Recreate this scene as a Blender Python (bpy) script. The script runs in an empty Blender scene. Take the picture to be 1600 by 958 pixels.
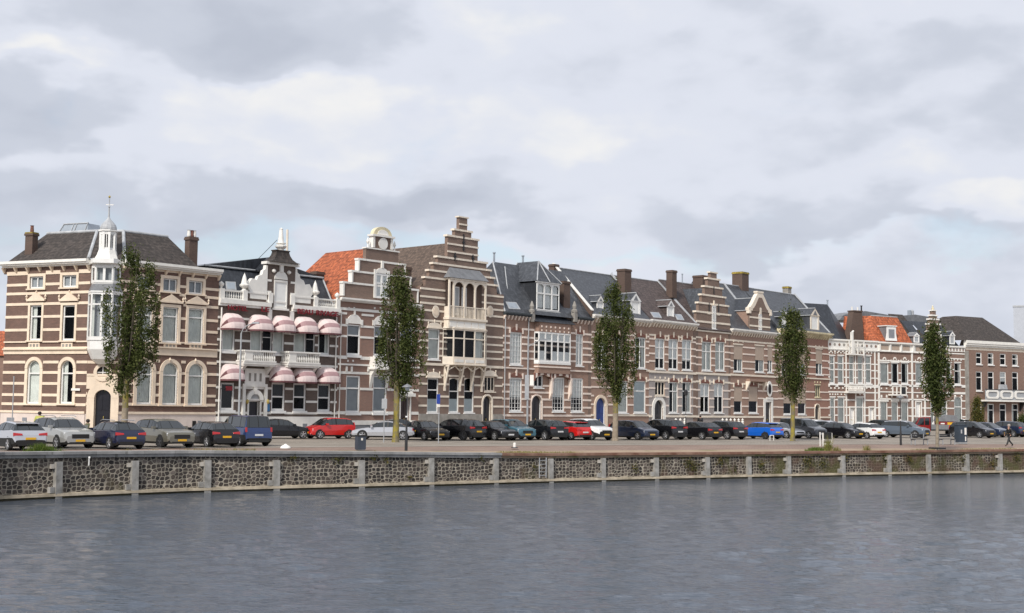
import bpy, math, random
import numpy as np
from mathutils import Vector, Matrix
R = math.radians
SC = bpy.context.scene
COL = SC.collection

# ------------------------------------------------------------------ camera
CAMZ = 4.4; F = 2000.0; PITCH = 4.49; ROLL = 0.0125; ZS = 1.9
cd = bpy.data.cameras.new('camera'); cam = bpy.data.objects.new('camera', cd); COL.objects.link(cam)
cd.sensor_width = 36.0; cd.lens = F / 1600 * 36.0; cd.clip_start = 0.5; cd.clip_end = 9000
CM = Matrix.Rotation(R(90 + PITCH), 4, 'X') @ Matrix.Rotation(ROLL, 4, 'Z')
cam.matrix_world = Matrix.Translation((0, 0, CAMZ)) @ CM
SC.camera = cam
CR = CM.to_3x3()

# ------------------------------------------------------------------ view, sun, sky
SC.view_settings.view_transform = 'Standard'; SC.view_settings.look = 'None'
SC.view_settings.gamma = 1.0; SC.view_settings.use_curve_mapping = False
SC.view_settings.exposure = 0.58
SUN_EL, SUN_AZ = 42.0, 205.0     # azimuth clockwise from +Y: behind the camera, a little to the left
sl = bpy.data.lights.new('sun', 'SUN'); so = bpy.data.objects.new('sun', sl); COL.objects.link(so)
sl.energy = 2.5; sl.angle = R(10); sl.color = (1.0, 0.955, 0.89)
_sd = Vector((math.sin(R(SUN_AZ)) * math.cos(R(SUN_EL)), math.cos(R(SUN_AZ)) * math.cos(R(SUN_EL)), math.sin(R(SUN_EL))))
so.rotation_euler = _sd.to_track_quat('Z', 'Y').to_euler()
SC.cycles.transparent_max_bounces = 12

def ray(px, py):
    return (CR @ Vector(((px - 800) / F, (479 - py) / F, -1.0))).normalized()

def ground(px, py, z=ZS):
    d = ray(px, py); t = (z - CAMZ) / d.z
    return Vector((d.x * t, d.y * t, z))

W = bpy.data.worlds.new('World'); SC.world = W; W.use_nodes = True
nt = W.node_tree; nt.nodes.clear(); NN = nt.nodes.new; LK = nt.links.new
def wmath(op, a, b=None, c=None, clamp=False):
    n = NN('ShaderNodeMath'); n.operation = op; n.use_clamp = clamp
    for i, v in enumerate((a, b, c)):
        if v is None: continue
        if isinstance(v, (int, float)): n.inputs[i].default_value = v
        else: LK(v, n.inputs[i])
    return n.outputs[0]
tc = NN('ShaderNodeTexCoord'); sep = NN('ShaderNodeSeparateXYZ'); LK(tc.outputs['Generated'], sep.inputs[0])
az = wmath('ARCTAN2', sep.outputs[0], sep.outputs[1])
el = wmath('ARCSINE', sep.outputs[2])
def pxdir(px, py):
    d = ray(px, py); return math.atan2(d.x, d.y), math.asin(d.z)
# cloud coordinates: azimuth, stretched elevation
cx = NN('ShaderNodeCombineXYZ'); LK(az, cx.inputs[0]); LK(wmath('MULTIPLY', el, 1.9), cx.inputs[1])
def wnoise(scale, detail, rough, off, dist=0.0):
    m = NN('ShaderNodeMapping'); m.inputs['Location'].default_value = off; LK(cx.outputs[0], m.inputs[0])
    n = NN('ShaderNodeTexNoise'); n.inputs['Scale'].default_value = scale; n.inputs['Detail'].default_value = detail
    n.inputs['Roughness'].default_value = rough; n.inputs['Distortion'].default_value = dist
    LK(m.outputs[0], n.inputs['Vector']); return n.outputs['Fac']
n1 = wnoise(4.6, 4, 0.48, (3.1, 1.7, 0.0), 0.2)
n2 = wnoise(11.0, 4, 0.48, (7.7, 4.2, 1.0), 0.15)
n3 = wnoise(26.0, 4, 0.5, (1.3, 9.2, 2.0), 0.1)
nmix = wmath('ADD', wmath('ADD', wmath('MULTIPLY', n1, 0.52), wmath('MULTIPLY', n2, 0.50)), wmath('MULTIPLY', n3, 0.16))
# real cloud masses of this sky, given by direction; their edges billow
wobx = wmath('ADD', wmath('MULTIPLY_ADD', wnoise(8.0, 4, 0.52, (5.5, 2.2, 3.0)), 0.18, -0.09), wmath('MULTIPLY_ADD', wnoise(30.0, 3, 0.5, (8.5, 1.2, 3.0)), 0.022, -0.011))
woby = wmath('ADD', wmath('MULTIPLY_ADD', wnoise(8.0, 4, 0.52, (2.5, 8.2, 5.0)), 0.12, -0.06), wmath('MULTIPLY_ADD', wnoise(30.0, 3, 0.5, (4.5, 5.2, 3.0)), 0.016, -0.008))
azw = wmath('ADD', az, wobx); elw = wmath('ADD', el, woby)
def blob(px, py, rx, ry, amp, sharp=False):
    a, e = pxdir(px, py)
    u = wmath('DIVIDE', wmath('SUBTRACT', azw, a), rx / F); v = wmath('DIVIDE', wmath('SUBTRACT', elw, e), ry / F)
    d = wmath('ADD', wmath('MULTIPLY', u, u), wmath('MULTIPLY', v, v))
    if sharp:
        m = NN('ShaderNodeMapRange'); m.interpolation_type = 'SMOOTHSTEP'; LK(d, m.inputs[0])
        for i, x in enumerate((0.15, 1.9, amp, 0.0)): m.inputs[1 + i].default_value = x
        return m.outputs[0]
    return wmath('MULTIPLY', wmath('EXPONENT', wmath('MULTIPLY', d, -1.0)), amp)
acc = wmath('MULTIPLY_ADD', nmix, 0.85, 0.01)
for b in [(370, 20, 270, 92, -0.20, True), (430, 60, 240, 50, -0.10), (40, 165, 170, 50, -0.20, True), (60, 85, 90, 36, 0.16), (450, 185, 260, 46, 0.16, True), (480, 255, 240, 36, 0.12), (820, 195, 110, 40, 0.12, True),
          (250, 320, 420, 36, -0.24), (640, 315, 220, 34, -0.20), (900, 120, 220, 90, 0.10), (1440, 100, 190, 55, -0.12, True), (1560, 165, 120, 45, -0.10),
          (1150, 345, 330, 34, -0.16), (1560, 325, 90, 34, 0.18, True), (1400, 270, 170, 30, 0.10), (1330, 215, 200, 26, -0.06), (950, 20, 260, 50, 0.08),
          (1430, 375, 260, 20, -0.14), (760, 360, 140, 20, 0.12), (1250, 405, 200, 14, 0.12), (1060, 70, 60, 22, -0.06)]:
    acc = wmath('ADD', acc, blob(*b))
ramp = NN('ShaderNodeValToRGB'); LK(acc, ramp.inputs[0]); cr = ramp.color_ramp; cr.interpolation = 'EASE'
cr.elements[0].position = 0.16; cr.elements[0].color = (0.455, 0.49, 0.57, 1)
cr.elements[1].position = 0.78; cr.elements[1].color = (0.80, 0.795, 0.785, 1)
e_ = cr.elements.new(0.36); e_.color = (0.53, 0.565, 0.645, 1)
e_ = cr.elements.new(0.56); e_.color = (0.655, 0.685, 0.765, 1)
# pale blue gaps, mostly low over the roofs on the left
gn = wnoise(7.0, 6, 0.55, (0.4, 6.1, 4.0), 0.4)
gap = gn
for b in [(180, 375, 380, 42, 0.30), (20, 470, 200, 90, 0.2), (620, 380, 260, 24, 0.22), (900, 395, 260, 14, 0.18), (1450, 400, 300, 22, 0.16), (700, 110, 120, 40, 0.05)]:
    gap = wmath('ADD', gap, blob(*b))
gr = NN('ShaderNodeMapRange'); gr.interpolation_type = 'SMOOTHSTEP'; LK(gap, gr.inputs[0])
gr.inputs[1].default_value = 0.60; gr.inputs[2].default_value = 0.88; gr.inputs[3].default_value = 0.0; gr.inputs[4].default_value = 0.50
sky = NN('ShaderNodeTexSky'); sky.sky_type = 'NISHITA'; sky.sun_disc = False
sky.sun_elevation = R(SUN_EL); sky.sun_rotation = R(SUN_AZ); sky.altitude = 0; sky.air_density = 1.1; sky.dust_density = 1.5
bsky = NN('ShaderNodeBackground'); LK(sky.outputs[0], bsky.inputs[0]); bsky.inputs[1].default_value = 0.10
bcl = NN('ShaderNodeBackground'); LK(ramp.outputs[0], bcl.inputs[0]); bcl.inputs[1].default_value = 0.76
mx = NN('ShaderNodeMixShader'); LK(gr.outputs[0], mx.inputs[0]); LK(bcl.outputs[0], mx.inputs[1]); LK(bsky.outputs[0], mx.inputs[2])
wo = NN('ShaderNodeOutputWorld'); LK(mx.outputs[0], wo.inputs[0])

# ------------------------------------------------------------------ materials
def newmat(name):
    m = bpy.data.materials.new(name); m.use_nodes = True; t = m.node_tree; t.nodes.clear()
    o = t.nodes.new('ShaderNodeOutputMaterial'); p = t.nodes.new('ShaderNodeBsdfPrincipled')
    t.links.new(p.outputs[0], o.inputs[0]); return m, t, p
def tex(t, kind, **kw):
    n = t.nodes.new('ShaderNodeTex' + kind)
    for k, v in kw.items():
        if k in n.inputs: n.inputs[k].default_value = v
        else: setattr(n, k, v)
    return n
def coord(t, scale=(1, 1, 1), kind='Object'):
    c = t.nodes.new('ShaderNodeTexCoord'); m = t.nodes.new('ShaderNodeMapping'); m.inputs['Scale'].default_value = scale
    t.links.new(c.outputs[kind], m.inputs[0]); return m.outputs[0]
def mixc(t, fac, a, b, mode='MIX'):
    n = t.nodes.new('ShaderNodeMix'); n.data_type = 'RGBA'; n.blend_type = mode
    for i, v in ((0, fac), (6, a), (7, b)):
        if isinstance(v, (int, float)): n.inputs[i].default_value = v
        elif isinstance(v, tuple): n.inputs[i].default_value = v + (1,) * (4 - len(v))
        else: t.links.new(v, n.inputs[i])
    return n.outputs[2]
def rng(t, v, a, b, c=0.0, d=1.0):
    n = t.nodes.new('ShaderNodeMapRange'); t.links.new(v, n.inputs[0])
    for i, x in enumerate((a, b, c, d)): n.inputs[1 + i].default_value = x
    return n.outputs[0]
def bump(t, p, h, st=0.3, dist=0.02):
    b = t.nodes.new('ShaderNodeBump'); b.inputs['Strength'].default_value = st; b.inputs['Distance'].default_value = dist
    t.links.new(h, b.inputs['Height']); t.links.new(b.outputs[0], p.inputs['Normal'])

def paint(name, col, rough=0.55, var=0.12, scale=1.5, metal=0.0, spec=None, stain=0.0, coat=0.0):
    m, t, p = newmat(name); p.inputs['Roughness'].default_value = rough; p.inputs['Metallic'].default_value = metal
    if coat: p.inputs['Coat Weight'].default_value = coat; p.inputs['Coat Roughness'].default_value = 0.06
    if var:
        n = tex(t, 'Noise', Scale=scale, Detail=6.0, Roughness=0.6); t.links.new(coord(t), n.inputs[0])
        dk = tuple(c * (1 - var * 1.6) for c in col); lt = tuple(min(1, c * (1 + var)) for c in col)
        c = mixc(t, rng(t, n.outputs[0], 0.3, 0.7), dk, lt)
        if stain:
            n2 = tex(t, 'Noise', Scale=1.0, Detail=5.0, Roughness=0.65); t.links.new(coord(t, (3.2, 3.2, 0.45)), n2.inputs[0])
            c = mixc(t, rng(t, n2.outputs[0], 0.52, 0.72, 0, stain), c, tuple(x * 0.5 for x in col))
        t.links.new(c, p.inputs['Base Color'])
    else: p.inputs['Base Color'].default_value = col + (1,)
    return m

def brickmat(name, c1, c2, mort, var=0.5, bs=0.24):
    m, t, p = newmat(name); p.inputs['Roughness'].default_value = 0.85
    g = t.nodes.new('ShaderNodeTexCoord'); s = t.nodes.new('ShaderNodeSeparateXYZ'); t.links.new(g.outputs['Object'], s.inputs[0])
    a = t.nodes.new('ShaderNodeMath'); a.operation = 'ADD'; t.links.new(s.outputs[0], a.inputs[0]); t.links.new(s.outputs[1], a.inputs[1])
    cb = t.nodes.new('ShaderNodeCombineXYZ'); t.links.new(a.outputs[0], cb.inputs[0]); t.links.new(s.outputs[2], cb.inputs[1])
    b = t.nodes.new('ShaderNodeTexBrick'); t.links.new(cb.outputs[0], b.inputs[0]); b.inputs['Scale'].default_value = 1.0
    b.inputs['Color1'].default_value = c1 + (1,); b.inputs['Color2'].default_value = c2 + (1,); b.inputs['Mortar'].default_value = mort + (1,)
    b.inputs['Brick Width'].default_value = 0.22; b.inputs['Row Height'].default_value = 0.065; b.inputs['Mortar Size'].default_value = 0.008
    b.inputs['Bias'].default_value = 0.0
    n = tex(t, 'Noise', Scale=0.55, Detail=7.0, Roughness=0.65); t.links.new(g.outputs['Object'], n.inputs[0])
    n2 = tex(t, 'Noise', Scale=1.0, Detail=4.0, Roughness=0.6)
    mp = t.nodes.new('ShaderNodeMapping'); mp.inputs['Scale'].default_value = (2.2, 2.2, 8); t.links.new(g.outputs['Object'], mp.inputs[0]); t.links.new(mp.outputs[0], n2.inputs[0])
    c = mixc(t, rng(t, n.outputs[0], 0.35, 0.68, 0, var), b.outputs['Color'], tuple(x * 0.55 for x in c1))
    c = mixc(t, rng(t, n2.outputs[0], 0.45, 0.75, 0, 0.45), c, tuple(min(1, x * 1.45) for x in c2))
    t.links.new(c, p.inputs['Base Color']); return m

def roofmat(name, col, row=0.3, tw=0.25, contrast=0.35, rough=0.55, alt=None):
    m, t, p = newmat(name); p.inputs['Roughness'].default_value = rough
    g = t.nodes.new('ShaderNodeTexCoord'); s = t.nodes.new('ShaderNodeSeparateXYZ'); t.links.new(g.outputs['Object'], s.inputs[0])
    a = t.nodes.new('ShaderNodeMath'); a.operation = 'ADD'; t.links.new(s.outputs[0], a.inputs[0]); t.links.new(s.outputs[1], a.inputs[1])
    cb = t.nodes.new('ShaderNodeCombineXYZ'); t.links.new(a.outputs[0], cb.inputs[0]); t.links.new(s.outputs[2], cb.inputs[1])
    b = t.nodes.new('ShaderNodeTexBrick'); t.links.new(cb.outputs[0], b.inputs[0]); b.inputs['Scale'].default_value = 1.0
    b.inputs['Brick Width'].default_value = tw; b.inputs['Row Height'].default_value = row; b.inputs['Mortar Size'].default_value = 0.035
    b.inputs['Mortar Smooth'].default_value = 0.5
    b.inputs['Color1'].default_value = col + (1,); b.inputs['Color2'].default_value = tuple(c * (1 - contrast) for c in col) + (1,)
    b.inputs['Mortar'].default_value = tuple(c * (1 - contrast * 1.5) for c in col) + (1,)
    n = tex(t, 'Noise', Scale=0.9, Detail=8.0, Roughness=0.7); t.links.new(g.outputs['Object'], n.inputs[0])
    c = mixc(t, rng(t, n.outputs[0], 0.42, 0.66, 0, 0.65), b.outputs['Color'], alt or tuple(x * 0.6 for x in col))
    n2 = tex(t, 'Noise', Scale=1.0, Detail=4.0, Roughness=0.6)
    mp = t.nodes.new('ShaderNodeMapping'); mp.inputs['Scale'].default_value = (4.0, 4.0, 0.55); t.links.new(g.outputs['Object'], mp.inputs[0]); t.links.new(mp.outputs[0], n2.inputs[0])
    c = mixc(t, rng(t, n2.outputs[0], 0.46, 0.72, 0, 0.7), c, tuple(min(1, x * 1.7 + 0.012) for x in col))
    t.links.new(c, p.inputs['Base Color']); return m

M = {}
M['white'] = paint('white_paint', (0.80, 0.775, 0.72), 0.5, 0.06, 2.0, stain=0.12)
M['frame'] = paint('white_frame_paint', (0.80, 0.79, 0.76), 0.4, 0.04, 3.0)
M['cream'] = paint('cream_stone', (0.78, 0.645, 0.50), 0.65, 0.08, 1.2, stain=0.18)
M['creamlt'] = paint('light_cream_stone', (0.79, 0.70, 0.58), 0.65, 0.08, 1.5, stain=0.18)
M['pinkstone'] = paint('pinkish_stone', (0.81, 0.69, 0.60), 0.7, 0.08, 1.5, stain=0.15)
M['yellowst'] = paint('weathered_yellow_stone', (0.68, 0.60, 0.40), 0.7, 0.16, 1.5, stain=0.5)
M['plinthpink'] = paint('rendered_plinth', (0.68, 0.58, 0.52), 0.7, 0.08, 0.8, stain=0.25)
M['greystone'] = paint('grey_stone', (0.30, 0.28, 0.25), 0.8, 0.2, 2.0, stain=0.4)
M['beige'] = paint('beige_shutter', (0.42, 0.33, 0.26), 0.7, 0.05, 2.0)
M['brick1'] = brickmat('dark_purple_brick', (0.135, 0.078, 0.060), (0.17, 0.095, 0.072), (0.17, 0.13, 0.11))
M['brick2'] = brickmat('dark_brown_brick', (0.11, 0.082, 0.068), (0.145, 0.105, 0.088), (0.16, 0.13, 0.11))
M['brick3'] = brickmat('red_purple_brick', (0.275, 0.152, 0.112), (0.225, 0.128, 0.095), (0.27, 0.22, 0.19), 0.35)
M['brick4'] = brickmat('brown_brick', (0.165, 0.112, 0.086), (0.20, 0.13, 0.098), (0.25, 0.2, 0.17), 0.3)
M['brick5'] = brickmat('pink_brick', (0.30, 0.175, 0.122), (0.255, 0.148, 0.104), (0.36, 0.29, 0.25), 0.25)
M['brick6'] = brickmat('pale_red_brick', (0.31, 0.182, 0.128), (0.262, 0.155, 0.108), (0.38, 0.31, 0.27), 0.25)
M['brick7'] = brickmat('orange_red_brick', (0.33, 0.165, 0.115), (0.28, 0.14, 0.10), (0.30, 0.22, 0.18), 0.3)
M['brick8'] = brickmat('muted_brown_brick', (0.205, 0.12, 0.09), (0.235, 0.138, 0.102), (0.25, 0.2, 0.17), 0.3)
M['brickgrey'] = brickmat('grey_painted_brick', (0.30, 0.27, 0.26), (0.34, 0.30, 0.28), (0.36, 0.33, 0.31), 0.2)
M['brickch'] = brickmat('chimney_brick', (0.115, 0.07, 0.052), (0.085, 0.055, 0.044), (0.14, 0.11, 0.09))
M['archred'] = brickmat('rubbed_arch_brick', (0.22, 0.085, 0.06), (0.18, 0.07, 0.05), (0.2, 0.13, 0.1))
M['lichen'] = paint('lichen', (0.33, 0.25, 0.05), 0.9, 0.4, 4.0)
M['slate'] = roofmat('blue_grey_slate', (0.058, 0.063, 0.072), 0.22, 0.2, 0.3, 0.42, alt=(0.028, 0.031, 0.037))
M['slated'] = roofmat('dark_slate', (0.026, 0.030, 0.038), 0.22, 0.2, 0.3, 0.45)
M['slateb'] = roofmat('brown_slate', (0.062, 0.049, 0.042), 0.24, 0.2, 0.45, 0.85, alt=(0.028, 0.024, 0.022))
M['tileb'] = roofmat('brown_tiles', (0.115, 0.078, 0.056), 0.30, 0.25, 0.4, 0.75)
M['tilebd'] = roofmat('mauve_brown_tiles', (0.088, 0.064, 0.058), 0.28, 0.25, 0.4, 0.7)
M['tileo'] = roofmat('orange_tiles', (0.42, 0.110, 0.040), 0.34, 0.28, 0.5, 0.8, alt=(0.26, 0.07, 0.03))
M['lead'] = paint('lead', (0.18, 0.185, 0.195), 0.5, 0.18, 1.5, stain=0.3)
M['leadlt'] = paint('pale_lead_flashing', (0.42, 0.43, 0.44), 0.5, 0.15, 2)
M['zinc'] = paint('zinc', (0.36, 0.40, 0.44), 0.35, 0.1, 1.5, metal=0.3)
M['gutter'] = paint('dark_gutter', (0.045, 0.055, 0.06), 0.5, 0.1, 2)
M['black'] = paint('black_paint', (0.012, 0.012, 0.013), 0.35, 0.0)
M['iron'] = paint('black_iron', (0.02, 0.02, 0.022), 0.5, 0.1, 4)
M['doorblack'] = paint('navy_black_door', (0.010, 0.010, 0.016), 0.35, 0.2, 3)
M['doorblue'] = paint('royal_blue_door', (0.012, 0.045, 0.22), 0.35, 0.1, 3)
M['doorbrown'] = paint('dark_brown_door', (0.035, 0.016, 0.012), 0.4, 0.2, 3)
M['dark'] = paint('painted_interior_shade', (0.012, 0.011, 0.011), 0.9, 0.3, 0.7)  # shade of unlit rooms and openings painted as near-black
M['curtain'] = paint('net_curtain', (0.68, 0.69, 0.64), 0.9, 0.10, 2.0)
M['blind'] = paint('white_blind', (0.82, 0.82, 0.79), 0.85, 0.04, 2.0)
M['greyblind'] = paint('grey_blind', (0.34, 0.355, 0.37), 0.8, 0.06, 2.0)
M['awnw'] = paint('awning_cream', (0.70, 0.575, 0.55), 0.8, 0.06, 2)
M['awnp'] = paint('awning_rose', (0.38, 0.235, 0.24), 0.8, 0.08, 2)
M['awnd'] = paint('awning_valance_and_shade', (0.14, 0.055, 0.06), 0.8, 0.08, 2)
M['red'] = paint('sign_red', (0.17, 0.006, 0.012), 0.5, 0.0)
M['gold'] = paint('gilding', (0.55, 0.42, 0.12), 0.4, 0.1, 6, metal=0.5)
M['steel'] = paint('galvanised_steel', (0.42, 0.43, 0.44), 0.45, 0.1, 4, metal=0.4)
M['grey'] = paint('mid_grey', (0.22, 0.23, 0.25), 0.5, 0.1, 3)

def glassmat(name, fac, tint=(0.8, 0.84, 0.84), rough=0.03):
    m = bpy.data.materials.new(name); m.use_nodes = True; t = m.node_tree; t.nodes.clear()
    o = t.nodes.new('ShaderNodeOutputMaterial'); mxs = t.nodes.new('ShaderNodeMixShader')
    tr = t.nodes.new('ShaderNodeBsdfTransparent'); tr.inputs[0].default_value = tint + (1,)
    gl = t.nodes.new('ShaderNodeBsdfGlossy'); gl.inputs['Roughness'].default_value = rough; gl.inputs[0].default_value = (0.9, 0.93, 1, 1)
    lw = t.nodes.new('ShaderNodeLayerWeight'); lw.inputs[0].default_value = fac
    n = tex(t, 'Noise', Scale=0.8, Detail=2.0); t.links.new(coord(t), n.inputs[0]); b = t.nodes.new('ShaderNodeBump')
    b.inputs['Strength'].default_value = 0.25; b.inputs['Distance'].default_value = 0.02; t.links.new(n.outputs[0], b.inputs['Height'])
    t.links.new(b.outputs[0], gl.inputs['Normal'])
    t.links.new(lw.outputs['Fresnel'], mxs.inputs[0]); t.links.new(tr.outputs[0], mxs.inputs[1]); t.links.new(gl.outputs[0], mxs.inputs[2])
    t.links.new(mxs.outputs[0], o.inputs[0]); return m
M['glass'] = glassmat('window_glass', 0.16, (0.93, 0.95, 0.95))
M['frost'] = paint('frosted_glass', (0.50, 0.55, 0.55), 0.25, 0.05, 2)

# ------------------------------------------------------------------ mesh batches
def tag(o, label=None, cat=None, group=None, kind=None):
    if label: o['label'] = label
    if cat: o['category'] = cat
    if group: o['group'] = group
    if kind: o['kind'] = kind
    return o
def empty(name, loc=(0, 0, 0), rz=0.0):
    o = bpy.data.objects.new(name, None); COL.objects.link(o); o.location = loc; o.rotation_euler = (0, 0, rz); o.empty_display_size = 0.3; return o
class MB:
    def __init__(s): s.v = []; s.f = []; s.mi = []; s.mats = []; s.uv = None
    def m(s, mat):
        if mat not in s.mats: s.mats.append(mat)
        return s.mats.index(mat)
    def poly(s, pts, mat):
        b = len(s.v); s.v += [tuple(p) for p in pts]; s.f.append(list(range(b, b + len(pts)))); s.mi.append(s.m(mat)); return s
    def hexa(s, p, mat):      # p: 8 points, bottom 4 then top 4 (same winding)
        b = len(s.v); s.v += [tuple(q) for q in p]; k = s.m(mat)
        for f in ((3, 2, 1, 0), (4, 5, 6, 7), (0, 1, 5, 4), (1, 2, 6, 5), (2, 3, 7, 6), (3, 0, 4, 7)):
            s.f.append([b + i for i in f]); s.mi.append(k)
        return s
    def box(s, x0, x1, y0, y1, z0, z1, mat):
        if x1 < x0: x0, x1 = x1, x0
        if y1 < y0: y0, y1 = y1, y0
        if z1 < z0: z0, z1 = z1, z0
        return s.hexa([(x0, y0, z0), (x1, y0, z0), (x1, y1, z0), (x0, y1, z0), (x0, y0, z1), (x1, y0, z1), (x1, y1, z1), (x0, y1, z1)], mat)
    def prism(s, pts, y0, y1, mat):       # outline in xz (anticlockwise seen from -y), pushed from y0 to y1
        n = len(pts); b = len(s.v); k = s.m(mat)
        s.v += [(x, y0, z) for x, z in pts] + [(x, y1, z) for x, z in pts]
        s.f.append(list(range(b, b + n))); s.mi.append(k); s.f.append(list(range(b + 2 * n - 1, b + n - 1, -1))); s.mi.append(k)
        for i in range(n):
            j = (i + 1) % n; s.f.append([b + j, b + i, b + n + i, b + n + j]); s.mi.append(k)
        return s
    def prismx(s, pts, x0, x1, mat):      # outline in yz, pushed along x
        n = len(pts); b = len(s.v); k = s.m(mat)
        s.v += [(x0, y, z) for y, z in pts] + [(x1, y, z) for y, z in pts]
        s.f.append(list(range(b + n - 1, b - 1, -1))); s.mi.append(k); s.f.append(list(range(b + n, b + 2 * n))); s.mi.append(k)
        for i in range(n):
            j = (i + 1) % n; s.f.append([b + i, b + j, b + n + j, b + n + i]); s.mi.append(k)
        return s
    def seg(s, P0, P1, a, b, o0, o1, z0, z1, mat):   # box along the plan segment P0->P1, from distance a to b, offset o0..o1 outward
        d = Vector((P1[0] - P0[0], P1[1] - P0[1])); L = d.length; d /= L; n = Vector((d.y, -d.x))
        if a is None: a = 0
        if b is None: b = L
        q = []
        for z in (z0, z1):
            for (t, o) in ((a, o1), (b, o1), (b, o0), (a, o0)):
                q.append((P0[0] + d.x * t + n.x * o, P0[1] + d.y * t + n.y * o, z))
        return s.hexa(q, mat)
    def lathe(s, prof, c, mat, seg=12, sx=1.0, sy=1.0, rot=0.0):
        b = len(s.v); k = s.m(mat); n = len(prof)
        for (r, z) in prof:
            for i in range(seg):
                a = 2 * math.pi * i / seg + rot; s.v.append((c[0] + r * sx * math.cos(a), c[1] + r * sy * math.sin(a), c[2] + z))
        for j in range(n - 1):
            for i in range(seg):
                i2 = (i + 1) % seg; s.f.append([b + j * seg + i, b + j * seg + i2, b + (j + 1) * seg + i2, b + (j + 1) * seg + i]); s.mi.append(k)
        s.f.append([b + i for i in range(seg)][::-1]); s.mi.append(k); s.f.append([b + (n - 1) * seg + i for i in range(seg)]); s.mi.append(k)
        return s
    def tube(s, p0, p1, r0, mat, r1=None, seg=8):
        p0 = Vector(p0); p1 = Vector(p1); r1 = r0 if r1 is None else r1
        d = (p1 - p0).normalized(); a = d.orthogonal().normalized(); c = d.cross(a); b = len(s.v); k = s.m(mat)
        for P, r in ((p0, r0), (p1, r1)):
            for i in range(seg):
                t = 2 * math.pi * i / seg; s.v.append(tuple(P + a * (r * math.cos(t)) + c * (r * math.sin(t))))
        for i in range(seg):
            i2 = (i + 1) % seg; s.f.append([b + i, b + i2, b + seg + i2, b + seg + i]); s.mi.append(k)
        s.f.append([b + i for i in range(seg)][::-1]); s.mi.append(k); s.f.append([b + seg + i for i in range(seg)]); s.mi.append(k)
        return s
    def build(s, name, parent=None, smooth=False, angle=40, label=None):
        if not s.f: return None
        me = bpy.data.meshes.new(name); me.from_pydata(s.v, [], s.f)
        for m in s.mats: me.materials.append(m)
        me.polygons.foreach_set('material_index', s.mi)
        if smooth:
            me.polygons.foreach_set('use_smooth', [True] * len(me.polygons)); me.set_sharp_from_angle(angle=R(angle))
        me.update(); o = bpy.data.objects.new(name, me); COL.objects.link(o)
        if parent: o.parent = parent
        if label: o['label'] = label
        return o
def copy_tree(o, parent=None):
    c = o.copy(); COL.objects.link(c)
    if parent is not None: c.parent = parent
    for ch in list(o.children): copy_tree(ch, c)
    return c
# ------------------------------------------------------------------ water, quay and ground
QP = [(-420, 830.0), (-200, 802.0), (0, 783.0), (145, 776.0), (290, 770.0), (430, 766.2), (570, 762.5), (710, 758.6), (850, 754.5), (995, 751.0), (1140, 747.8), (1350, 743.7), (1600, 739.7), (1900, 735.6), (2700, 726.0)]
COPE = [(-420, 2.25), (0, 2.14), (290, 2.06), (570, 1.93), (850, 1.72), (1140, 1.69), (1350, 1.71), (1600, 1.77), (1900, 1.8)]
def lerp(tab, x):
    if x <= tab[0][0]: return tab[0][1]
    for (a, va), (b, vb) in zip(tab, tab[1:]):
        if x <= b: return va + (vb - va) * (x - a) / (b - a)
    return tab[-1][1]
QW = [ground(x, y, 0.0) for x, y in QP]
def quay_at(px):      # point of the quay face whose foot is seen at px
    return ground(px, lerp(QP, px), 0.0)
def qnorm(i):
    a = QW[max(0, i - 1)]; b = QW[min(len(QW) - 1, i + 1)]; d = (b - a).normalized(); return Vector((-d.y, d.x, 0))   # inland
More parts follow.
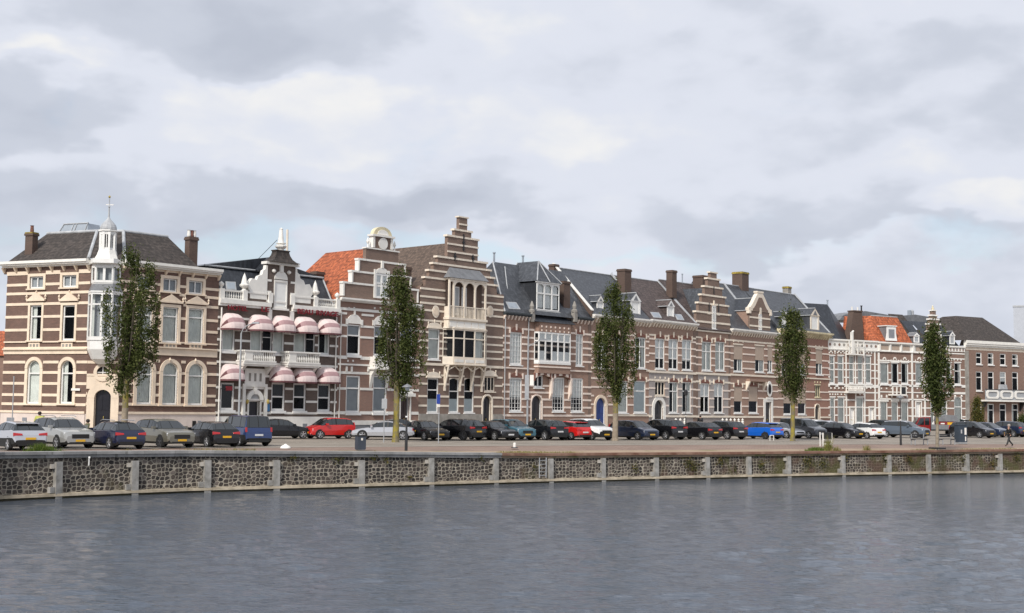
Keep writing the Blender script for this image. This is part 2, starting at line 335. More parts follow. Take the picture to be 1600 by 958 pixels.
def water():
    m, t, p = newmat('canal_water')
    p.inputs['Base Color'].default_value = (0.062, 0.077, 0.101, 1); p.inputs['Roughness'].default_value = 0.07; p.inputs['IOR'].default_value = 1.34
    c = t.nodes.new('ShaderNodeNewGeometry').outputs['Position']
    mp = t.nodes.new('ShaderNodeMapping'); mp.inputs['Scale'].default_value = (1.9, 7.5, 1); mp.inputs['Rotation'].default_value = (0, 0, 0.15)
    t.links.new(c, mp.inputs[0]); n = tex(t, 'Noise', Scale=1.0, Detail=4.0, Roughness=0.6, Distortion=0.4); t.links.new(mp.outputs[0], n.inputs[0])
    bp = t.nodes.new('ShaderNodeBump'); bp.inputs['Strength'].default_value = 1.0; bp.inputs['Distance'].default_value = WBUMP
    t.links.new(n.outputs[0], bp.inputs['Height']); t.links.new(bp.outputs[0], p.inputs['Normal'])
    # wavelets: a fan of quads, finer near the photographer, with wind waves of many lengths and directions
    rs = np.random.RandomState(4); nr, nc = 560, 860
    r = 1.0 / np.linspace(1 / 13.0, 1 / 128.0, nr); a = np.linspace(R(-33), R(33), nc)
    X = np.outer(r, np.sin(a)); Y = np.outer(r, np.cos(a)); Z = np.zeros_like(X); rr = np.outer(r, np.ones(nc))
    low = np.zeros_like(X)
    for _ in range(7):
        th = rs.uniform(0, 6.28); k = 2 * math.pi / rs.uniform(14, 48); low += np.sin(k * (X * math.cos(th) + Y * 1.7 * math.sin(th)) + rs.uniform(0, 6.28))
    amp = 0.85 + 0.22 * np.tanh(low / 1.8) + 0.10 * np.clip(X / 40, -1, 1)
    for i in range(64):
        lam = 0.22 * (8.0 ** (rs.rand() ** 1.2)); th = R(100) + rs.normal(0, 0.42); k = 2 * math.pi / lam
        dr = np.maximum(rr * rr / 128.0 / nr * 10.0, rr * 0.0014) * 2.2; fade = np.clip((lam - dr * .7) / (dr + .001), 0, 1)
        Xw = X + 0.35 * np.sin(Y * .31 + i) + .2 * np.sin(X * .23 + i * 2); ph = k * (Xw * math.cos(th) + Y * math.sin(th)) + rs.uniform(0, 6.28)
        s = WSLOPE / k * (0.7 if lam > 2 else 1.0); Z += s * fade * (np.sin(ph) + 0.22 * np.sin(2 * ph + 1.2))
    Z *= amp
    V = np.stack([X, Y, Z], -1).reshape(-1, 3); base = len(V)
    i0 = (np.arange(nr - 1)[:, None] * nc + np.arange(nc - 1)[None, :]).reshape(-1); Q = np.stack([i0, i0 + nc, i0 + nc + 1, i0 + 1], -1)[:, ::-1]
    V = np.concatenate([V, np.array([(-900, -300, -.14), (900, -300, -.14), (900, 500, -.14), (-900, 500, -.14)])]); Q = np.concatenate([Q, np.array([[base, base + 1, base + 2, base + 3]])])
    me = bpy.data.meshes.new('water'); me.vertices.add(len(V)); me.loops.add(len(Q) * 4); me.polygons.add(len(Q)); me.vertices.foreach_set('co', V.reshape(-1)); me.loops.foreach_set('vertex_index', Q.reshape(-1))
    me.polygons.foreach_set('loop_start', np.arange(0, len(Q) * 4, 4)); me.polygons.foreach_set('loop_total', np.full(len(Q), 4)); me.polygons.foreach_set('use_smooth', np.ones(len(Q), bool)); me.update(calc_edges=True)
    me.materials.append(m); w = bpy.data.objects.new('water', me); COL.objects.link(w); tag(w, kind='structure')
WBUMP = 0.055; WSLOPE = 0.026
water()

def groundmat(name, c1, c2, sc=0.5, rough=0.85, tile=None, moss=None):
    m, t, p = newmat(name); p.inputs['Roughness'].default_value = rough
    pos = t.nodes.new('ShaderNodeNewGeometry').outputs['Position']
    n = tex(t, 'Noise', Scale=sc, Detail=8.0, Roughness=0.65); t.links.new(pos, n.inputs[0])
    c = mixc(t, rng(t, n.outputs[0], 0.35, 0.65), c1, c2)
    if tile:
        mp = t.nodes.new('ShaderNodeMapping'); mp.inputs['Rotation'].default_value = (0, 0, R(-34)); t.links.new(pos, mp.inputs[0])
        b = t.nodes.new('ShaderNodeTexBrick'); t.links.new(mp.outputs[0], b.inputs[0]); b.inputs['Scale'].default_value = 1.0
        b.inputs['Brick Width'].default_value = tile; b.inputs['Row Height'].default_value = tile / 2; b.inputs['Mortar Size'].default_value = 0.012
        b.inputs['Color1'].default_value = (1, 1, 1, 1); b.inputs['Color2'].default_value = (0.75, 0.75, 0.75, 1); b.inputs['Mortar'].default_value = (0.45, 0.45, 0.42, 1)
        c = mixc(t, 0.8, c, b.outputs['Color'], 'MULTIPLY')
    if moss:
        n3 = tex(t, 'Noise', Scale=0.35, Detail=6.0, Roughness=0.7); t.links.new(pos, n3.inputs[0])
        c = mixc(t, rng(t, n3.outputs[0], 0.54, 0.66), c, moss)
    t.links.new(c, p.inputs['Base Color']); return m
M['asph'] = groundmat('parking_paving', (0.22, 0.19, 0.155), (0.33, 0.285, 0.235), 0.25, tile=0.4)
M['prom'] = groundmat('red_brick_paving', (0.23, 0.155, 0.12), (0.31, 0.22, 0.175), 0.4, tile=0.3)
M['promy'] = groundmat('worn_verge', (0.27, 0.20, 0.13), (0.36, 0.27, 0.19), 0.5, moss=(0.13, 0.13, 0.04))
M['kerb'] = groundmat('kerb_concrete', (0.34, 0.31, 0.27), (0.45, 0.42, 0.37), 1.5)
M['cope'] = groundmat('grey_coping_stone', (0.24, 0.235, 0.225), (0.37, 0.36, 0.35), 1.2, tile=1.6)
M['rust'] = groundmat('rust_brown_edge', (0.15, 0.065, 0.04), (0.28, 0.17, 0.12), 1.3)
M['pilc'] = groundmat('pale_concrete', (0.20, 0.19, 0.17), (0.38, 0.365, 0.34), 2.2)
M['ledge'] = groundmat('pale_ledge', (0.24, 0.20, 0.14), (0.48, 0.41, 0.31), 1.5)
M['algae'] = groundmat('brown_algae', (0.02, 0.017, 0.008), (0.05, 0.04, 0.015), 2.0)

def strip(name, offs, mat, zoff, kind='structure'):
    """a paving sheet following the quay: offs = (inner, outer) distance inland with heights above the sheet profile"""
    mb = MB(); rows = []
    for i, q in enumerate(QW):
        n = qnorm(i); rows.append([(q.x + n.x * o, q.y + n.y * o, zprof(i, o) + zoff) for o in offs])
    for r0, r1 in zip(rows, rows[1:]):
        for a in range(len(offs) - 1): mb.poly([r0[a], r1[a], r1[a + 1], r0[a + 1]], mat)
    o = mb.build(name); tag(o, kind=kind); return o
def zprof(i, o):
    ze = min(ZS, lerp(COPE, QP[i][0]) - 0.06)
    t = min(1.0, max(0.0, (o - 0.5) / 5.5)); return ze + (ZS - ze) * t
strip('street', (0.5, 2, 4, 6, 12, 30, 160, 900), M['asph'], 0.0)
strip('promenade', (0.65, 2, 4, 6, 7.2), M['prom'], 0.004)
strip('kerb_line', (7.25, 7.55), M['kerb'], 0.05)
strip('verge', (0.6, 1.6, 2.6), M['promy'], 0.008)

def rubble():
    m, t, p = newmat('rubble_basalt'); p.inputs['Roughness'].default_value = 0.8
    uv = t.nodes.new('ShaderNodeUVMap'); uv.uv_map = 'UVMap'
    mp = t.nodes.new('ShaderNodeMapping'); mp.inputs['Scale'].default_value = (4.2, 5.2, 1); t.links.new(uv.outputs[0], mp.inputs[0])
    nz = tex(t, 'Noise', Scale=1.4, Detail=3.0); t.links.new(uv.outputs[0], nz.inputs[0])
    vm = t.nodes.new('ShaderNodeVectorMath'); vm.operation = 'MULTIPLY_ADD'; t.links.new(nz.outputs['Color'], vm.inputs[0]); vm.inputs[1].default_value = (0.9, 0.7, 0); t.links.new(mp.outputs[0], vm.inputs[2])
    v1 = tex(t, 'Voronoi', voronoi_dimensions='2D', feature='DISTANCE_TO_EDGE', Scale=1.0, Randomness=0.62); t.links.new(vm.outputs[0], v1.inputs[0])
    v2 = tex(t, 'Voronoi', voronoi_dimensions='2D', feature='F1', Scale=1.0, Randomness=0.62); t.links.new(vm.outputs[0], v2.inputs[0])
    sr = t.nodes.new('ShaderNodeSeparateColor'); t.links.new(v2.outputs['Color'], sr.inputs[0])
    st = mixc(t, sr.outputs[0], (0.020, 0.017, 0.015), (0.080, 0.062, 0.050))
    st = mixc(t, rng(t, sr.outputs[1], 0.8, 0.95), st, (0.16, 0.13, 0.11))
    n2 = tex(t, 'Noise', Scale=14.0, Detail=4.0); t.links.new(uv.outputs[0], n2.inputs[0])
    st = mixc(t, 0.5, st, n2.outputs[0], 'OVERLAY')
    mo = mixc(t, rng(t, nz.outputs[0], 0.3, 0.7), (0.20, 0.175, 0.14), (0.40, 0.355, 0.285))
    e1 = rng(t, v1.outputs['Distance'], 0.05, 0.12); e2 = rng(t, v2.outputs['Distance'], 0.62, 0.48)
    em = t.nodes.new('ShaderNodeMath'); em.operation = 'MULTIPLY'; t.links.new(e1, em.inputs[0]); t.links.new(e2, em.inputs[1]); edge = em.outputs[0]
    c = mixc(t, edge, mo, st)
    # moss and brown patches, commoner along the far (right) half of the wall
    sx = t.nodes.new('ShaderNodeSeparateXYZ'); t.links.new(uv.outputs[0], sx.inputs[0])
    n3 = tex(t, 'Noise', Scale=0.42, Detail=5.0, Roughness=0.6); t.links.new(uv.outputs[0], n3.inputs[0])
    far = rng(t, sx.outputs[0], 46, 66, 0.0, 0.17)
    ad = t.nodes.new('ShaderNodeMath'); t.links.new(n3.outputs[0], ad.inputs[0]); t.links.new(far, ad.inputs[1])
    pm = rng(t, ad.outputs[0], 0.60, 0.72, 0.0, 0.85)
    n4 = tex(t, 'Noise', Scale=0.9, Detail=4.0); t.links.new(uv.outputs[0], n4.inputs[0])
    c = mixc(t, pm, c, mixc(t, rng(t, n4.outputs[0], 0.42, 0.58), (0.10, 0.058, 0.038), (0.075, 0.07, 0.018)))
    t.links.new(c, p.inputs['Base Color']); bump(t, p, edge, 0.6, 0.05); return m
M['rubble'] = rubble()

def densify(step=1.5):
    out = []; s = 0.0
    for i in range(len(QW) - 1):
        a, b = QW[i], QW[i + 1]; L = (b - a).length; k = max(1, int(L / step))
        for j in range(k):
            t = j / k; px = QP[i][0] + (QP[i + 1][0] - QP[i][0]) * t
            out.append((a.lerp(b, t), px, s + L * t, (qnorm(i).lerp(qnorm(i + 1), t)).normalized()))
        s += L
    out.append((QW[-1], QP[-1][0], s, qnorm(len(QW) - 1))); return out
DQ = densify()
def quay():
    root = empty('quay_wall', QW[2]); inv = -Vector(QW[2])
    tag(root, 'long rubble stone quay wall with pale piers rising from the canal', 'quay wall')
    def T(p): return (p[0] + inv.x, p[1] + inv.y, p[2] + inv.z)
    # stone face
    me = bpy.data.meshes.new('stone_face'); v = []; f = []; uvs = []
    for q, px, s, n in DQ:
        zt = lerp(COPE, px) - 0.28
        v += [T((q.x, q.y, -1.0)), T((q.x + n.x * 0.06, q.y + n.y * 0.06, zt)), T((q.x + n.x * 0.6, q.y + n.y * 0.6, zt)), T((q.x + n.x * 0.6, q.y + n.y * 0.6, -1.0))]
    for i in range(len(DQ) - 1):
        b = i * 4; f.append([b, b + 4, b + 5, b + 1]); f.append([b + 1, b + 5, b + 6, b + 2])
    me.from_pydata(v, [], f); ul = me.uv_layers.new(name='UVMap')
    for pl in me.polygons:
        for li in pl.loop_indices:
            vi = me.loops[li].vertex_index; ul.data[li].uv = (DQ[vi // 4][2], v[vi][2] - inv.z)
    me.materials.append(M['rubble']); o = bpy.data.objects.new('stone_face', me); COL.objects.link(o); o.parent = root
    def sweep(name, pa, pb, prof, mat, label=None):
        mb = MB(); rows = []
        for q, px, s, n in DQ:
            if px < pa - 1 or px > pb + 1: continue
            zc = lerp(COPE, px); rows.append([T((q.x + n.x * o, q.y + n.y * o, (zc + z) if rel else z)) for o, z, rel in prof])
        for r0, r1 in zip(rows, rows[1:]):
            k = len(prof)
            for a in range(k): mb.poly([r0[a], r1[a], r1[(a + 1) % k], r0[(a + 1) % k]], mat)
        mb.poly(rows[0], mat); mb.poly(rows[-1][::-1], mat)
        return mb.build(name, root, label=label)
    split = min(DQ, key=lambda d: abs(d[1] - 794))[1]
    sweep('coping', -500, split, [(-0.16, -0.13, 1), (-0.16, 0, 1), (0.62, 0.0, 1), (0.62, -0.13, 1)], M['cope'], label='grey stone coping')
    sweep('coping', -500, split, [(-0.08, -0.28, 1), (-0.08, -0.131, 1), (0.60, -0.131, 1), (0.60, -0.28, 1)], M['cope'], label='lower course of the grey coping')
    sweep('coping', split, 2000, [(-0.14, -0.15, 1), (-0.14, 0, 1), (0.62, 0.0, 1), (0.62, -0.15, 1)], M['rust'], label='rust brown timber edge')
    sweep('coping', split, 2000, [(-0.05, -0.28, 1), (-0.05, -0.151, 1), (0.60, -0.151, 1), (0.60, -0.28, 1)], M['promy'], label='pale course under the rust brown edge')
    sweep('ledge', -500, 2000, [(-0.22, 0.10, 0), (-0.20, 0.22, 0), (0.05, 0.24, 0), (0.05, 0.10, 0)], M['ledge'])
    sweep('algae_line', -500, 2000, [(-0.17, -0.5, 0), (-0.17, 0.099, 0), (0.05, 0.099, 0), (0.05, -0.5, 0)], M['algae'])
    for i, px in enumerate([-150, -30, 88, 208, 322, 430, 563, 672, 773, 859, 941, 1024, 1104, 1169, 1231, 1316, 1388, 1450, 1510, 1562, 1615, 1670]):
        q, qx, s, n = min(DQ, key=lambda d: abs(d[1] - px)); q = quay_at(px); zt = lerp(COPE, px) - 0.28
        ang = math.atan2(-n.x, n.y); mb = MB(); c, sn = math.cos(ang), math.sin(ang)
        hw = 0.17 if px < 600 else 0.15
        def bx(x0, x1, y0, y1, z0, z1, m):
            mb.hexa([T((q.x + x * c - y * sn, q.y + x * sn + y * c, z)) for x, y, z in [(x0, y0, z0), (x1, y0, z0), (x1, y1, z0), (x0, y1, z0), (x0, y0 + (0.05 if z1 > 1 else 0), z1), (x1, y0 + (0.05 if z1 > 1 else 0), z1), (x1, y1, z1), (x0, y1, z1)]], m)
        top = zt - (0.18 if px < 600 else 0.03)
        bx(-hw, hw, -0.205, 0.10, -0.3, top, M['pilc'])
        if i % 4 != 1 or px < 600:
            bx(-hw - 0.20, -hw - 0.01, -0.08, 0.1, top - 0.30, top - 0.10, M['kerb'])
            bx(-hw - 0.26, -hw - 0.01, -0.14, 0.1, 0.25, 0.52, M['pilc'])
        mb.build('pier', root)
    return root
quay()

def ladder(px):
    q, _, s, n = min(DQ, key=lambda d: abs(d[1] - px)); q = quay_at(px); ang = math.atan2(-n.x, n.y)
    e = empty('quay_ladder', (q.x - n.x * 0.02, q.y - n.y * 0.02, 0), ang)
    tag(e, 'narrow white steel ladder fixed to the quay wall below the red cars', 'ladder')
    zt = lerp(COPE, px)
    for s_ in (-1, 1): MB().box(s_ * 0.24 - 0.018, s_ * 0.24 + 0.018, -0.12, -0.08, 0.3, zt - 0.25, M['leadlt']).build('rail', e)
    r = MB()
    for i in range(5): r.box(-0.21, 0.21, -0.11, -0.07, 0.42 + i * 0.22, 0.445 + i * 0.22, M['leadlt'])
    r.build('rungs', e)
ladder(846)
# ------------------------------------------------------------------ facade tools
def hor(px): return 636 + 0.0125 * (px - 800)
def plan(px, k):
    d = CR @ Vector(((px - 800) / F, (479 - hor(px)) / F, -1.0)); return Vector((d.x, d.y)) * (F / k)
class Line:
    def __init__(s, P0, d): s.P = Vector(P0); s.d = Vector(d).normalized(); s.n = Vector((-s.d.y, s.d.x)); s.a = math.atan2(s.d.y, s.d.x)
    def hit(s, px, py, yin=0.0):
        r = ray(px, py); n = s.n; t = (yin + s.P.dot(n)) / (r.x * n.x + r.y * n.y)
        P = Vector((r.x * t, r.y * t)); return (P - s.P).dot(s.d), CAMZ + r.z * t - ZS
    def pt(s, u, yin=0.0): return s.P + s.d * u + s.n * yin
def vpdir(vx):
    d = ray(vx, hor(vx)); return (d.x, d.y)
LA = Line(plan(515, 19.6), vpdir(2550))
_p = LA.pt(LA.hit(1295, 600)[0]); LC = Line(_p, vpdir(4230))
_q = plan(137, 22.85); _d = vpdir(-4000); LL = Line(_q, (-_d[0], -_d[1]))
_r = LA.pt(LA.hit(185, 560)[0]); LK_ = Line(_q, _r - _q)

class House:
    def __init__(s, name, label, cat, line, xl, xr, group='gabled town houses in a row behind the parked cars'):
        u0 = line.hit(xl, 560)[0]; P = line.pt(u0)
        s.root = empty(name, (P.x, P.y, ZS), line.a); tag(s.root, label, cat, group)
        s.P = P; s.a = line.a; s.f = s.face(line, xl, xr); s.sub = None
    def face(s, line, xl, xr): return Face(s, line, xl, xr)
    def loc(s, w):      # world plan point -> root coordinates
        v = Vector((w[0] - s.P.x, w[1] - s.P.y)); c, sn = math.cos(-s.a), math.sin(-s.a)
        return (v.x * c - v.y * sn, v.x * sn + v.y * c, w[2] - ZS)
class Face:
    def __init__(s, h, line, xl, xr):
        s.h = h; s.L = line; s.u0 = line.hit(xl, 560)[0]; s.w = line.hit(xr, 560)[0] - s.u0; s.op = []; s.ar = []
        P = line.pt(s.u0); l = h.loc((P.x, P.y, ZS)); s.loc = l; s.rel = line.a - h.a; s.st = MB(); s.zt = 10.0
    def at(s, px, py, yin=0.0):
        u, z = s.L.hit(px, py, yin); return (u - s.u0, yin, z)
    def X(s, px, py=560, yin=0.0): return s.at(px, py, yin)[0]
    def Z(s, px, py, yin=0.0): return s.at(px, py, yin)[2]
    def B(s, mb, name, parent=None, smooth=False, label=None):
        """build as a part; a sub-part inherits its part's place"""
        o = mb.build(name, parent or s.h.root, smooth, label=label)
        if o and parent is None: o.location = s.loc; o.rotation_euler = (0, 0, s.rel)
        return o
    def rect(s, x0, x1, y0, y1, yin=0.0):
        ym = (y0 + y1) / 2; xm = (x0 + x1) / 2
        return s.X(x0, ym, yin), s.X(x1, ym, yin), s.Z(xm, y1, yin), s.Z(xm, y0, yin)
    def plinth(s, z1, p, mat, z0=-0.3, x0=0.0, x1=None):
        c = x0; x1 = s.w if x1 is None else x1
        for a, b in sorted((o[4], o[5]) for o in s.op if o[2] < z1 - 0.08 and o[6] < z1 - .08 and o[2] < 0.5):
            if a > c + .02: s.st.box(c, a, -p, 0.04, z0, z1, mat)
            c = max(c, b)
        if c < x1 - .02: s.st.box(c, x1, -p, 0.04, z0, z1, mat)
    def wall(s, ztop, mat, name='wall', D=9.0, x0=0.0, x1=None, interior=True, rev=None, low=None):
        x1 = s.w if x1 is None else x1; mb = MB(); s.zt = ztop
        us = sorted({x0, x1} | {u for o in s.op for u in o[:2]}); zs = sorted({-0.4, ztop} | ({low[0]} if low else set()) | {z for o in s.op for z in o[2:4]})
        us = [u for u in us if x0 <= u <= x1]; zs = [z for z in zs if -0.4 <= z <= ztop]
        mat0 = mat
        for z0, z1 in zip(zs, zs[1:]):
            run = None; mat = low[1] if low and (z0 + z1) / 2 < low[0] else mat0
            for a, b in zip(us, us[1:]):
                um, zm = (a + b) / 2, (z0 + z1) / 2
                hole = any(o[0] < um < o[1] and o[2] < zm < o[3] for o in s.op)
                if hole:
                    if run is not None: mb.poly([(run, 0, z0), (a, 0, z0), (a, 0, z1), (run, 0, z1)], mat); run = None
                elif run is None: run = a
            if run is not None: mb.poly([(run, 0, z0), (x1, 0, z0), (x1, 0, z1), (run, 0, z1)], mat)
        mat = mat0
        for o in s.op:
            a, b, c, d = o[:4]; rm = rev or mat
            mb.poly([(a, 0, c), (a, 0.24, c), (a, 0.24, d), (a, 0, d)], rm); mb.poly([(b, 0, c), (b, 0, d), (b, 0.24, d), (b, 0.24, c)], rm)
            mb.poly([(a, 0, d), (a, 0.24, d), (b, 0.24, d), (b, 0, d)], rm); mb.poly([(a, 0, c), (b, 0, c), (b, 0.24, c), (a, 0.24, c)], rm)
        e = 0.02
        if D:
            mb.poly([(x0 + e, 0.003, -0.4), (x0 + e, 0.003, ztop), (x0 + e, D, ztop), (x0 + e, D, -0.4)], mat)
            mb.poly([(x1 - e, 0.003, -0.4), (x1 - e, D, -0.4), (x1 - e, D, ztop), (x1 - e, 0.003, ztop)], mat)
            mb.poly([(x0 + e, D, -0.4), (x0 + e, D, ztop), (x1 - e, D, ztop), (x1 - e, D, -0.4)], mat)
        s.B(mb, name)
        if interior: s.B(MB().poly([(x0 + 0.05, 0.9, 0), (x1 - 0.05, 0.9, 0), (x1 - 0.05, 0.9, ztop - 0.2), (x0 + 0.05, 0.9, ztop - 0.2)], M['dark']), 'room_shade_sheet')  # near-black sheet put in for the darkness of unlit rooms
        if s.st.f: s.B(s.st, 'stonework')
    def band(s, z, h=0.2, mat=None, p=0.04, x0=None, x1=None, skip=True, mb=None):
        x0 = 0.0 if x0 is None else x0; x1 = s.w if x1 is None else x1; mat = mat or M['creamlt']; mb = mb or s.st
        cuts = sorted((o[4], o[5]) for o in s.op if o[6] < z + h / 2 and o[7] > z - h / 2) if skip else []
        cuts += sorted((a[0], a[1]) for a in s.ar if a[2] < z + h / 2 and a[3] > z - h / 2) if skip else []
        cuts.sort(); c = x0
        for a, b in cuts:
            if a > c + 0.02: mb.box(c, min(a, x1), -p, 0.05, z - h / 2, z + h / 2, mat)
            c = max(c, b)
            if c >= x1: break
        if c < x1 - 0.02: mb.box(c, x1, -p, 0.05, z - h / 2, z + h / 2, mat)
    def bands(s, xr, ys, h=0.2, mat=None, p=0.04, **k):
        for y in ys: s.band(s.Z(xr, y), h, mat, p, **k)
    def win(s, x0, x1, y0, y1, cols=1, tr=(0.68,), frame=None, cur=None, sur=0.0, arch=0, top=None, sill=0.10, fw=0.075, dep=0.10,
            mat=None, rect=None, cover=None, name='window', bars=None, keyh=0.45, ztop=None, zbot=None):
        """one window: hole in the wall, frame, panes, curtain, stone dressings"""
        a, b, c, d = rect or s.rect(x0, x1, y0, y1)
        if ztop is not None: d = ztop
        if zbot is not None: c = zbot
        mat = mat or M['creamlt']; frame = frame or M['frame']; W_ = b - a; H_ = d - c
        s.op.append((a, b, c, d, a - sur, b + sur, c - (0.1 if sill else 0), d + (sur if sur else 0) + (0.0 if not arch else 0.1)))
        fr = MB(); pa = MB(); y = dep
        if arch:      # round head: spandrels of stone in the corners
            r = W_ / 2; zc = d - r * arch; uc = (a + b) / 2; arc = [(uc + r * math.cos(t), zc + r * arch * math.sin(t)) for t in [math.pi * i / 14 for i in range(15)]]
            for i in range(14):
                p, q = arc[i], arc[i + 1]; s.st.prism([(q[0], q[1]), (p[0], p[1]), (p[0], d), (q[0], d)], -0.005, 0.2, mat)
                fr.prism([(q[0], q[1]), (uc + (q[0] - uc) * 0.88, zc + (q[1] - zc) * 0.88), (uc + (p[0] - uc) * 0.88, zc + (p[1] - zc) * 0.88), (p[0], p[1])], y - 0.04, y + 0.05, frame)
            if sur:
                for i in range(14):
                    p, q = arc[i], arc[i + 1]; k = 1 + sur / r
                    s.st.prism([(q[0], q[1]), (p[0], p[1]), (uc + (p[0] - uc) * k, zc + (p[1] - zc) * k), (uc + (q[0] - uc) * k, zc + (q[1] - zc) * k)], -0.09, 0.0, mat)
        elif sur: s.st.box(a - sur, b + sur, -0.07, 0.06, d, d + sur, mat)
        if sur:
            zt_ = (d - W_ / 2 * arch) if arch else d
            s.st.box(a - sur, a, -0.07, 0.06, c, zt_, mat); s.st.box(b, b + sur, -0.07, 0.06, c, zt_, mat)
        if sill: s.st.box(a - sur - 0.06, b + sur + 0.06, -0.14, 0.06, c - sill, c, mat if sur else frame)
        zt2 = (d - W_ / 2 * arch) if arch else d
        fr.box(a, a + fw, y - 0.04, y + 0.05, c, zt2, frame); fr.box(b - fw, b, y - 0.04, y + 0.05, c, zt2, frame)
        if not arch: fr.box(a + fw, b - fw, y - 0.04, y + 0.05, d - fw, d, frame)
        fr.box(a + fw, b - fw, y - 0.04, y + 0.05, c, c + fw * 1.3, frame)
        for i in range(1, cols):
            u = a + W_ * i / cols; fr.box(u - fw * .42, u + fw * .42, y - 0.035, y + 0.045, c + fw, zt2 - 0.01, frame)
        for t in tr: fr.box(a + fw, b - fw, y - 0.03, y + 0.04, c + H_ * t - fw * .45, c + H_ * t + fw * .45, frame)
        if bars:
            for (t0, t1, nc, nr) in bars:
                z0, z1 = c + H_ * t0, c + H_ * t1
                for i in range(1, nc): u = a + W_ * i / nc; fr.box(u - .018, u + .018, y - 0.02, y + 0.02, z0, z1, frame)
                for i in range(1, nr): z = z0 + (z1 - z0) * i / nr; fr.box(a + fw, b - fw, y - 0.018, y + 0.018, z - .018, z + .018, frame)
        fo = s.B(fr, name)
        g = [(a + 0.02, y + 0.02, c + 0.02), (b - 0.02, y + 0.02, c + 0.02), (b - 0.02, y + 0.02, d - 0.02), (a + 0.02, y + 0.02, d - 0.02)]
        s.B(MB().poly(g, M['glass']), 'pane', fo)
        def cloth(m, z0, z1, ua, ub, wav=0.03, yy=0.10, nm='curtain'):
            mb = MB(); n = max(2, int((ub - ua) / 0.07)) if wav else 1
            for i in range(n):
                p, q = ua + (ub - ua) * i / n, ua + (ub - ua) * (i + 1) / n; w0 = wav * (i % 2); w1 = wav * ((i + 1) % 2)
                mb.poly([(p, y + yy + w0, z0), (q, y + yy + w1, z0), (q, y + yy + w1, z1), (p, y + yy + w0, z1)], m)
            s.B(mb, nm, fo)
        if cur:
            for spec in cur if isinstance(cur, list) else [cur]:
                if spec == 'full': cloth(M['curtain'], c, d, a, b)
                elif spec == 'sides': cloth(M['curtain'], c, d, a, a + W_ * .24); cloth(M['curtain'], c, d, b - W_ * .3, b)
                elif spec == 'left': cloth(M['curtain'], c, d, a, a + W_ * .4)
                elif isinstance(spec, tuple):   # (kind, from, to)
                    m = {'blind': M['blind'], 'grey': M['greyblind'], 'frost': M['frost'], 'net': M['curtain'], 'black': M['black']}[spec[0]]
                    cloth(m, c + H_ * spec[1], c + H_ * spec[2], a, b, 0.03 if spec[0] == 'net' else 0, 0.035 if spec[0] in ('frost', 'black') else 0.08, 'curtain' if spec[0] == 'net' else 'blind')
        if cover:     # outside shutter/sunscreen over the upper part: (from, to)
            s.B(MB().box(a + 0.09, b - 0.09, 0.02, 0.08, c + H_ * cover[0], c + H_ * cover[1], M['beige']), 'sunscreen', fo)
        if top: s.head(top, a, b, d, mat, sur)
        return fo
    def head(s, top, a, b, d, mat, sur=0.0):
        st = s.st; uc = (a + b) / 2; W_ = b - a
        if top == 'ped':       # little pediment with side finials
            z = d + sur + 0.10; w2 = W_ / 2 + sur + 0.12
            st.box(uc - w2, uc + w2, -0.16, 0.04, z, z + 0.12, mat); st.prism([(uc - w2 + 0.05, z + 0.12), (uc + w2 - 0.05, z + 0.12), (uc, z + 0.62)], -0.13, 0.03, mat)
            for q in (-1, 1): st.lathe([(0.07, 0), (0.05, 0.1), (0.09, 0.2), (0.02, 0.36)], (uc + q * (w2 + 0.03), -0.08, z + 0.12), mat, 6)
            st.lathe([(0.05, 0), (0.08, 0.08), (0.0, 0.2)], (uc, -0.06, z + 0.60), mat, 6)
            s.ar.append((uc - w2 - .1, uc + w2 + .1, z, z + 0.4))
        elif top == 'seg':     # rubbed brick arch with keystone and corner blocks
            n = 8; h = min(0.34, W_ * .3); pts = [(a - 0.05, d), (b + 0.05, d)] + [(b + 0.05 - (W_ + 0.1) * i / n, d + 0.12 + h * math.sin(math.pi * i / n)) for i in range(n + 1)]
            st.prism(pts, -0.045, 0.03, M['archred']); st.box(uc - 0.09, uc + 0.09, -0.09, 0.03, d + h * 0.5, d + h + 0.42, mat)
            for q, e in ((-1, a), (1, b)): st.box(e + q * 0.05 - 0.09, e + q * 0.05 + 0.09, -0.08, 0.03, d - 0.12, d + 0.42, mat)
            s.ar.append((a - 0.14, b + 0.14, d, d + h + 0.25))
        elif top == 'lun':     # white half-round tympanum
            r = W_ / 2 + 0.08; n = 12; st.prism([(uc + r * math.cos(math.pi * i / n), d + 0.06 + r * 0.95 * math.sin(math.pi * i / n)) for i in range(n + 1)], -0.07, 0.03, mat)
            for q in (-1, 1): st.box(uc + q * r - 0.12, uc + q * r + 0.12, -0.09, 0.03, d - 0.02, d + 0.42, mat)
            st.box(uc - 0.08, uc + 0.08, -0.10, 0.03, d + r * .95, d + r + 0.32, mat); s.ar.append((uc - r, uc + r, d, d + r))
        elif top == 'crest':   # curved crest with little knobs
            r = W_ / 2 + 0.16; n = 10; st.box(uc - r - .06, uc + r + .06, -0.14, 0.03, d + 0.02, d + 0.14, mat)
            st.prism([(uc + r * math.cos(math.pi * i / n), d + 0.14 + 0.42 * math.sin(math.pi * i / n)) for i in range(n + 1)], -0.09, 0.03, mat)
            for t in (0.15, 0.5, 0.85):
                x, z = uc + r * math.cos(math.pi * t), d + 0.14 + 0.42 * math.sin(math.pi * t); st.lathe([(0.05, -0.05), (0.05, 0.1), (0.08, 0.18), (0.03, 0.27)], (x, -0.05, z), mat, 6)
            s.ar.append((uc - r - .1, uc + r + .1, d, d + 0.45))
        elif top == 'flat':
            st.box(a - 0.12, b + 0.12, -0.10, 0.04, d, d + 0.2, mat)
        elif top == 'fan':
            st.box(a - 0.10, b + 0.10, -0.09, 0.04, d, d + 0.15, mat)
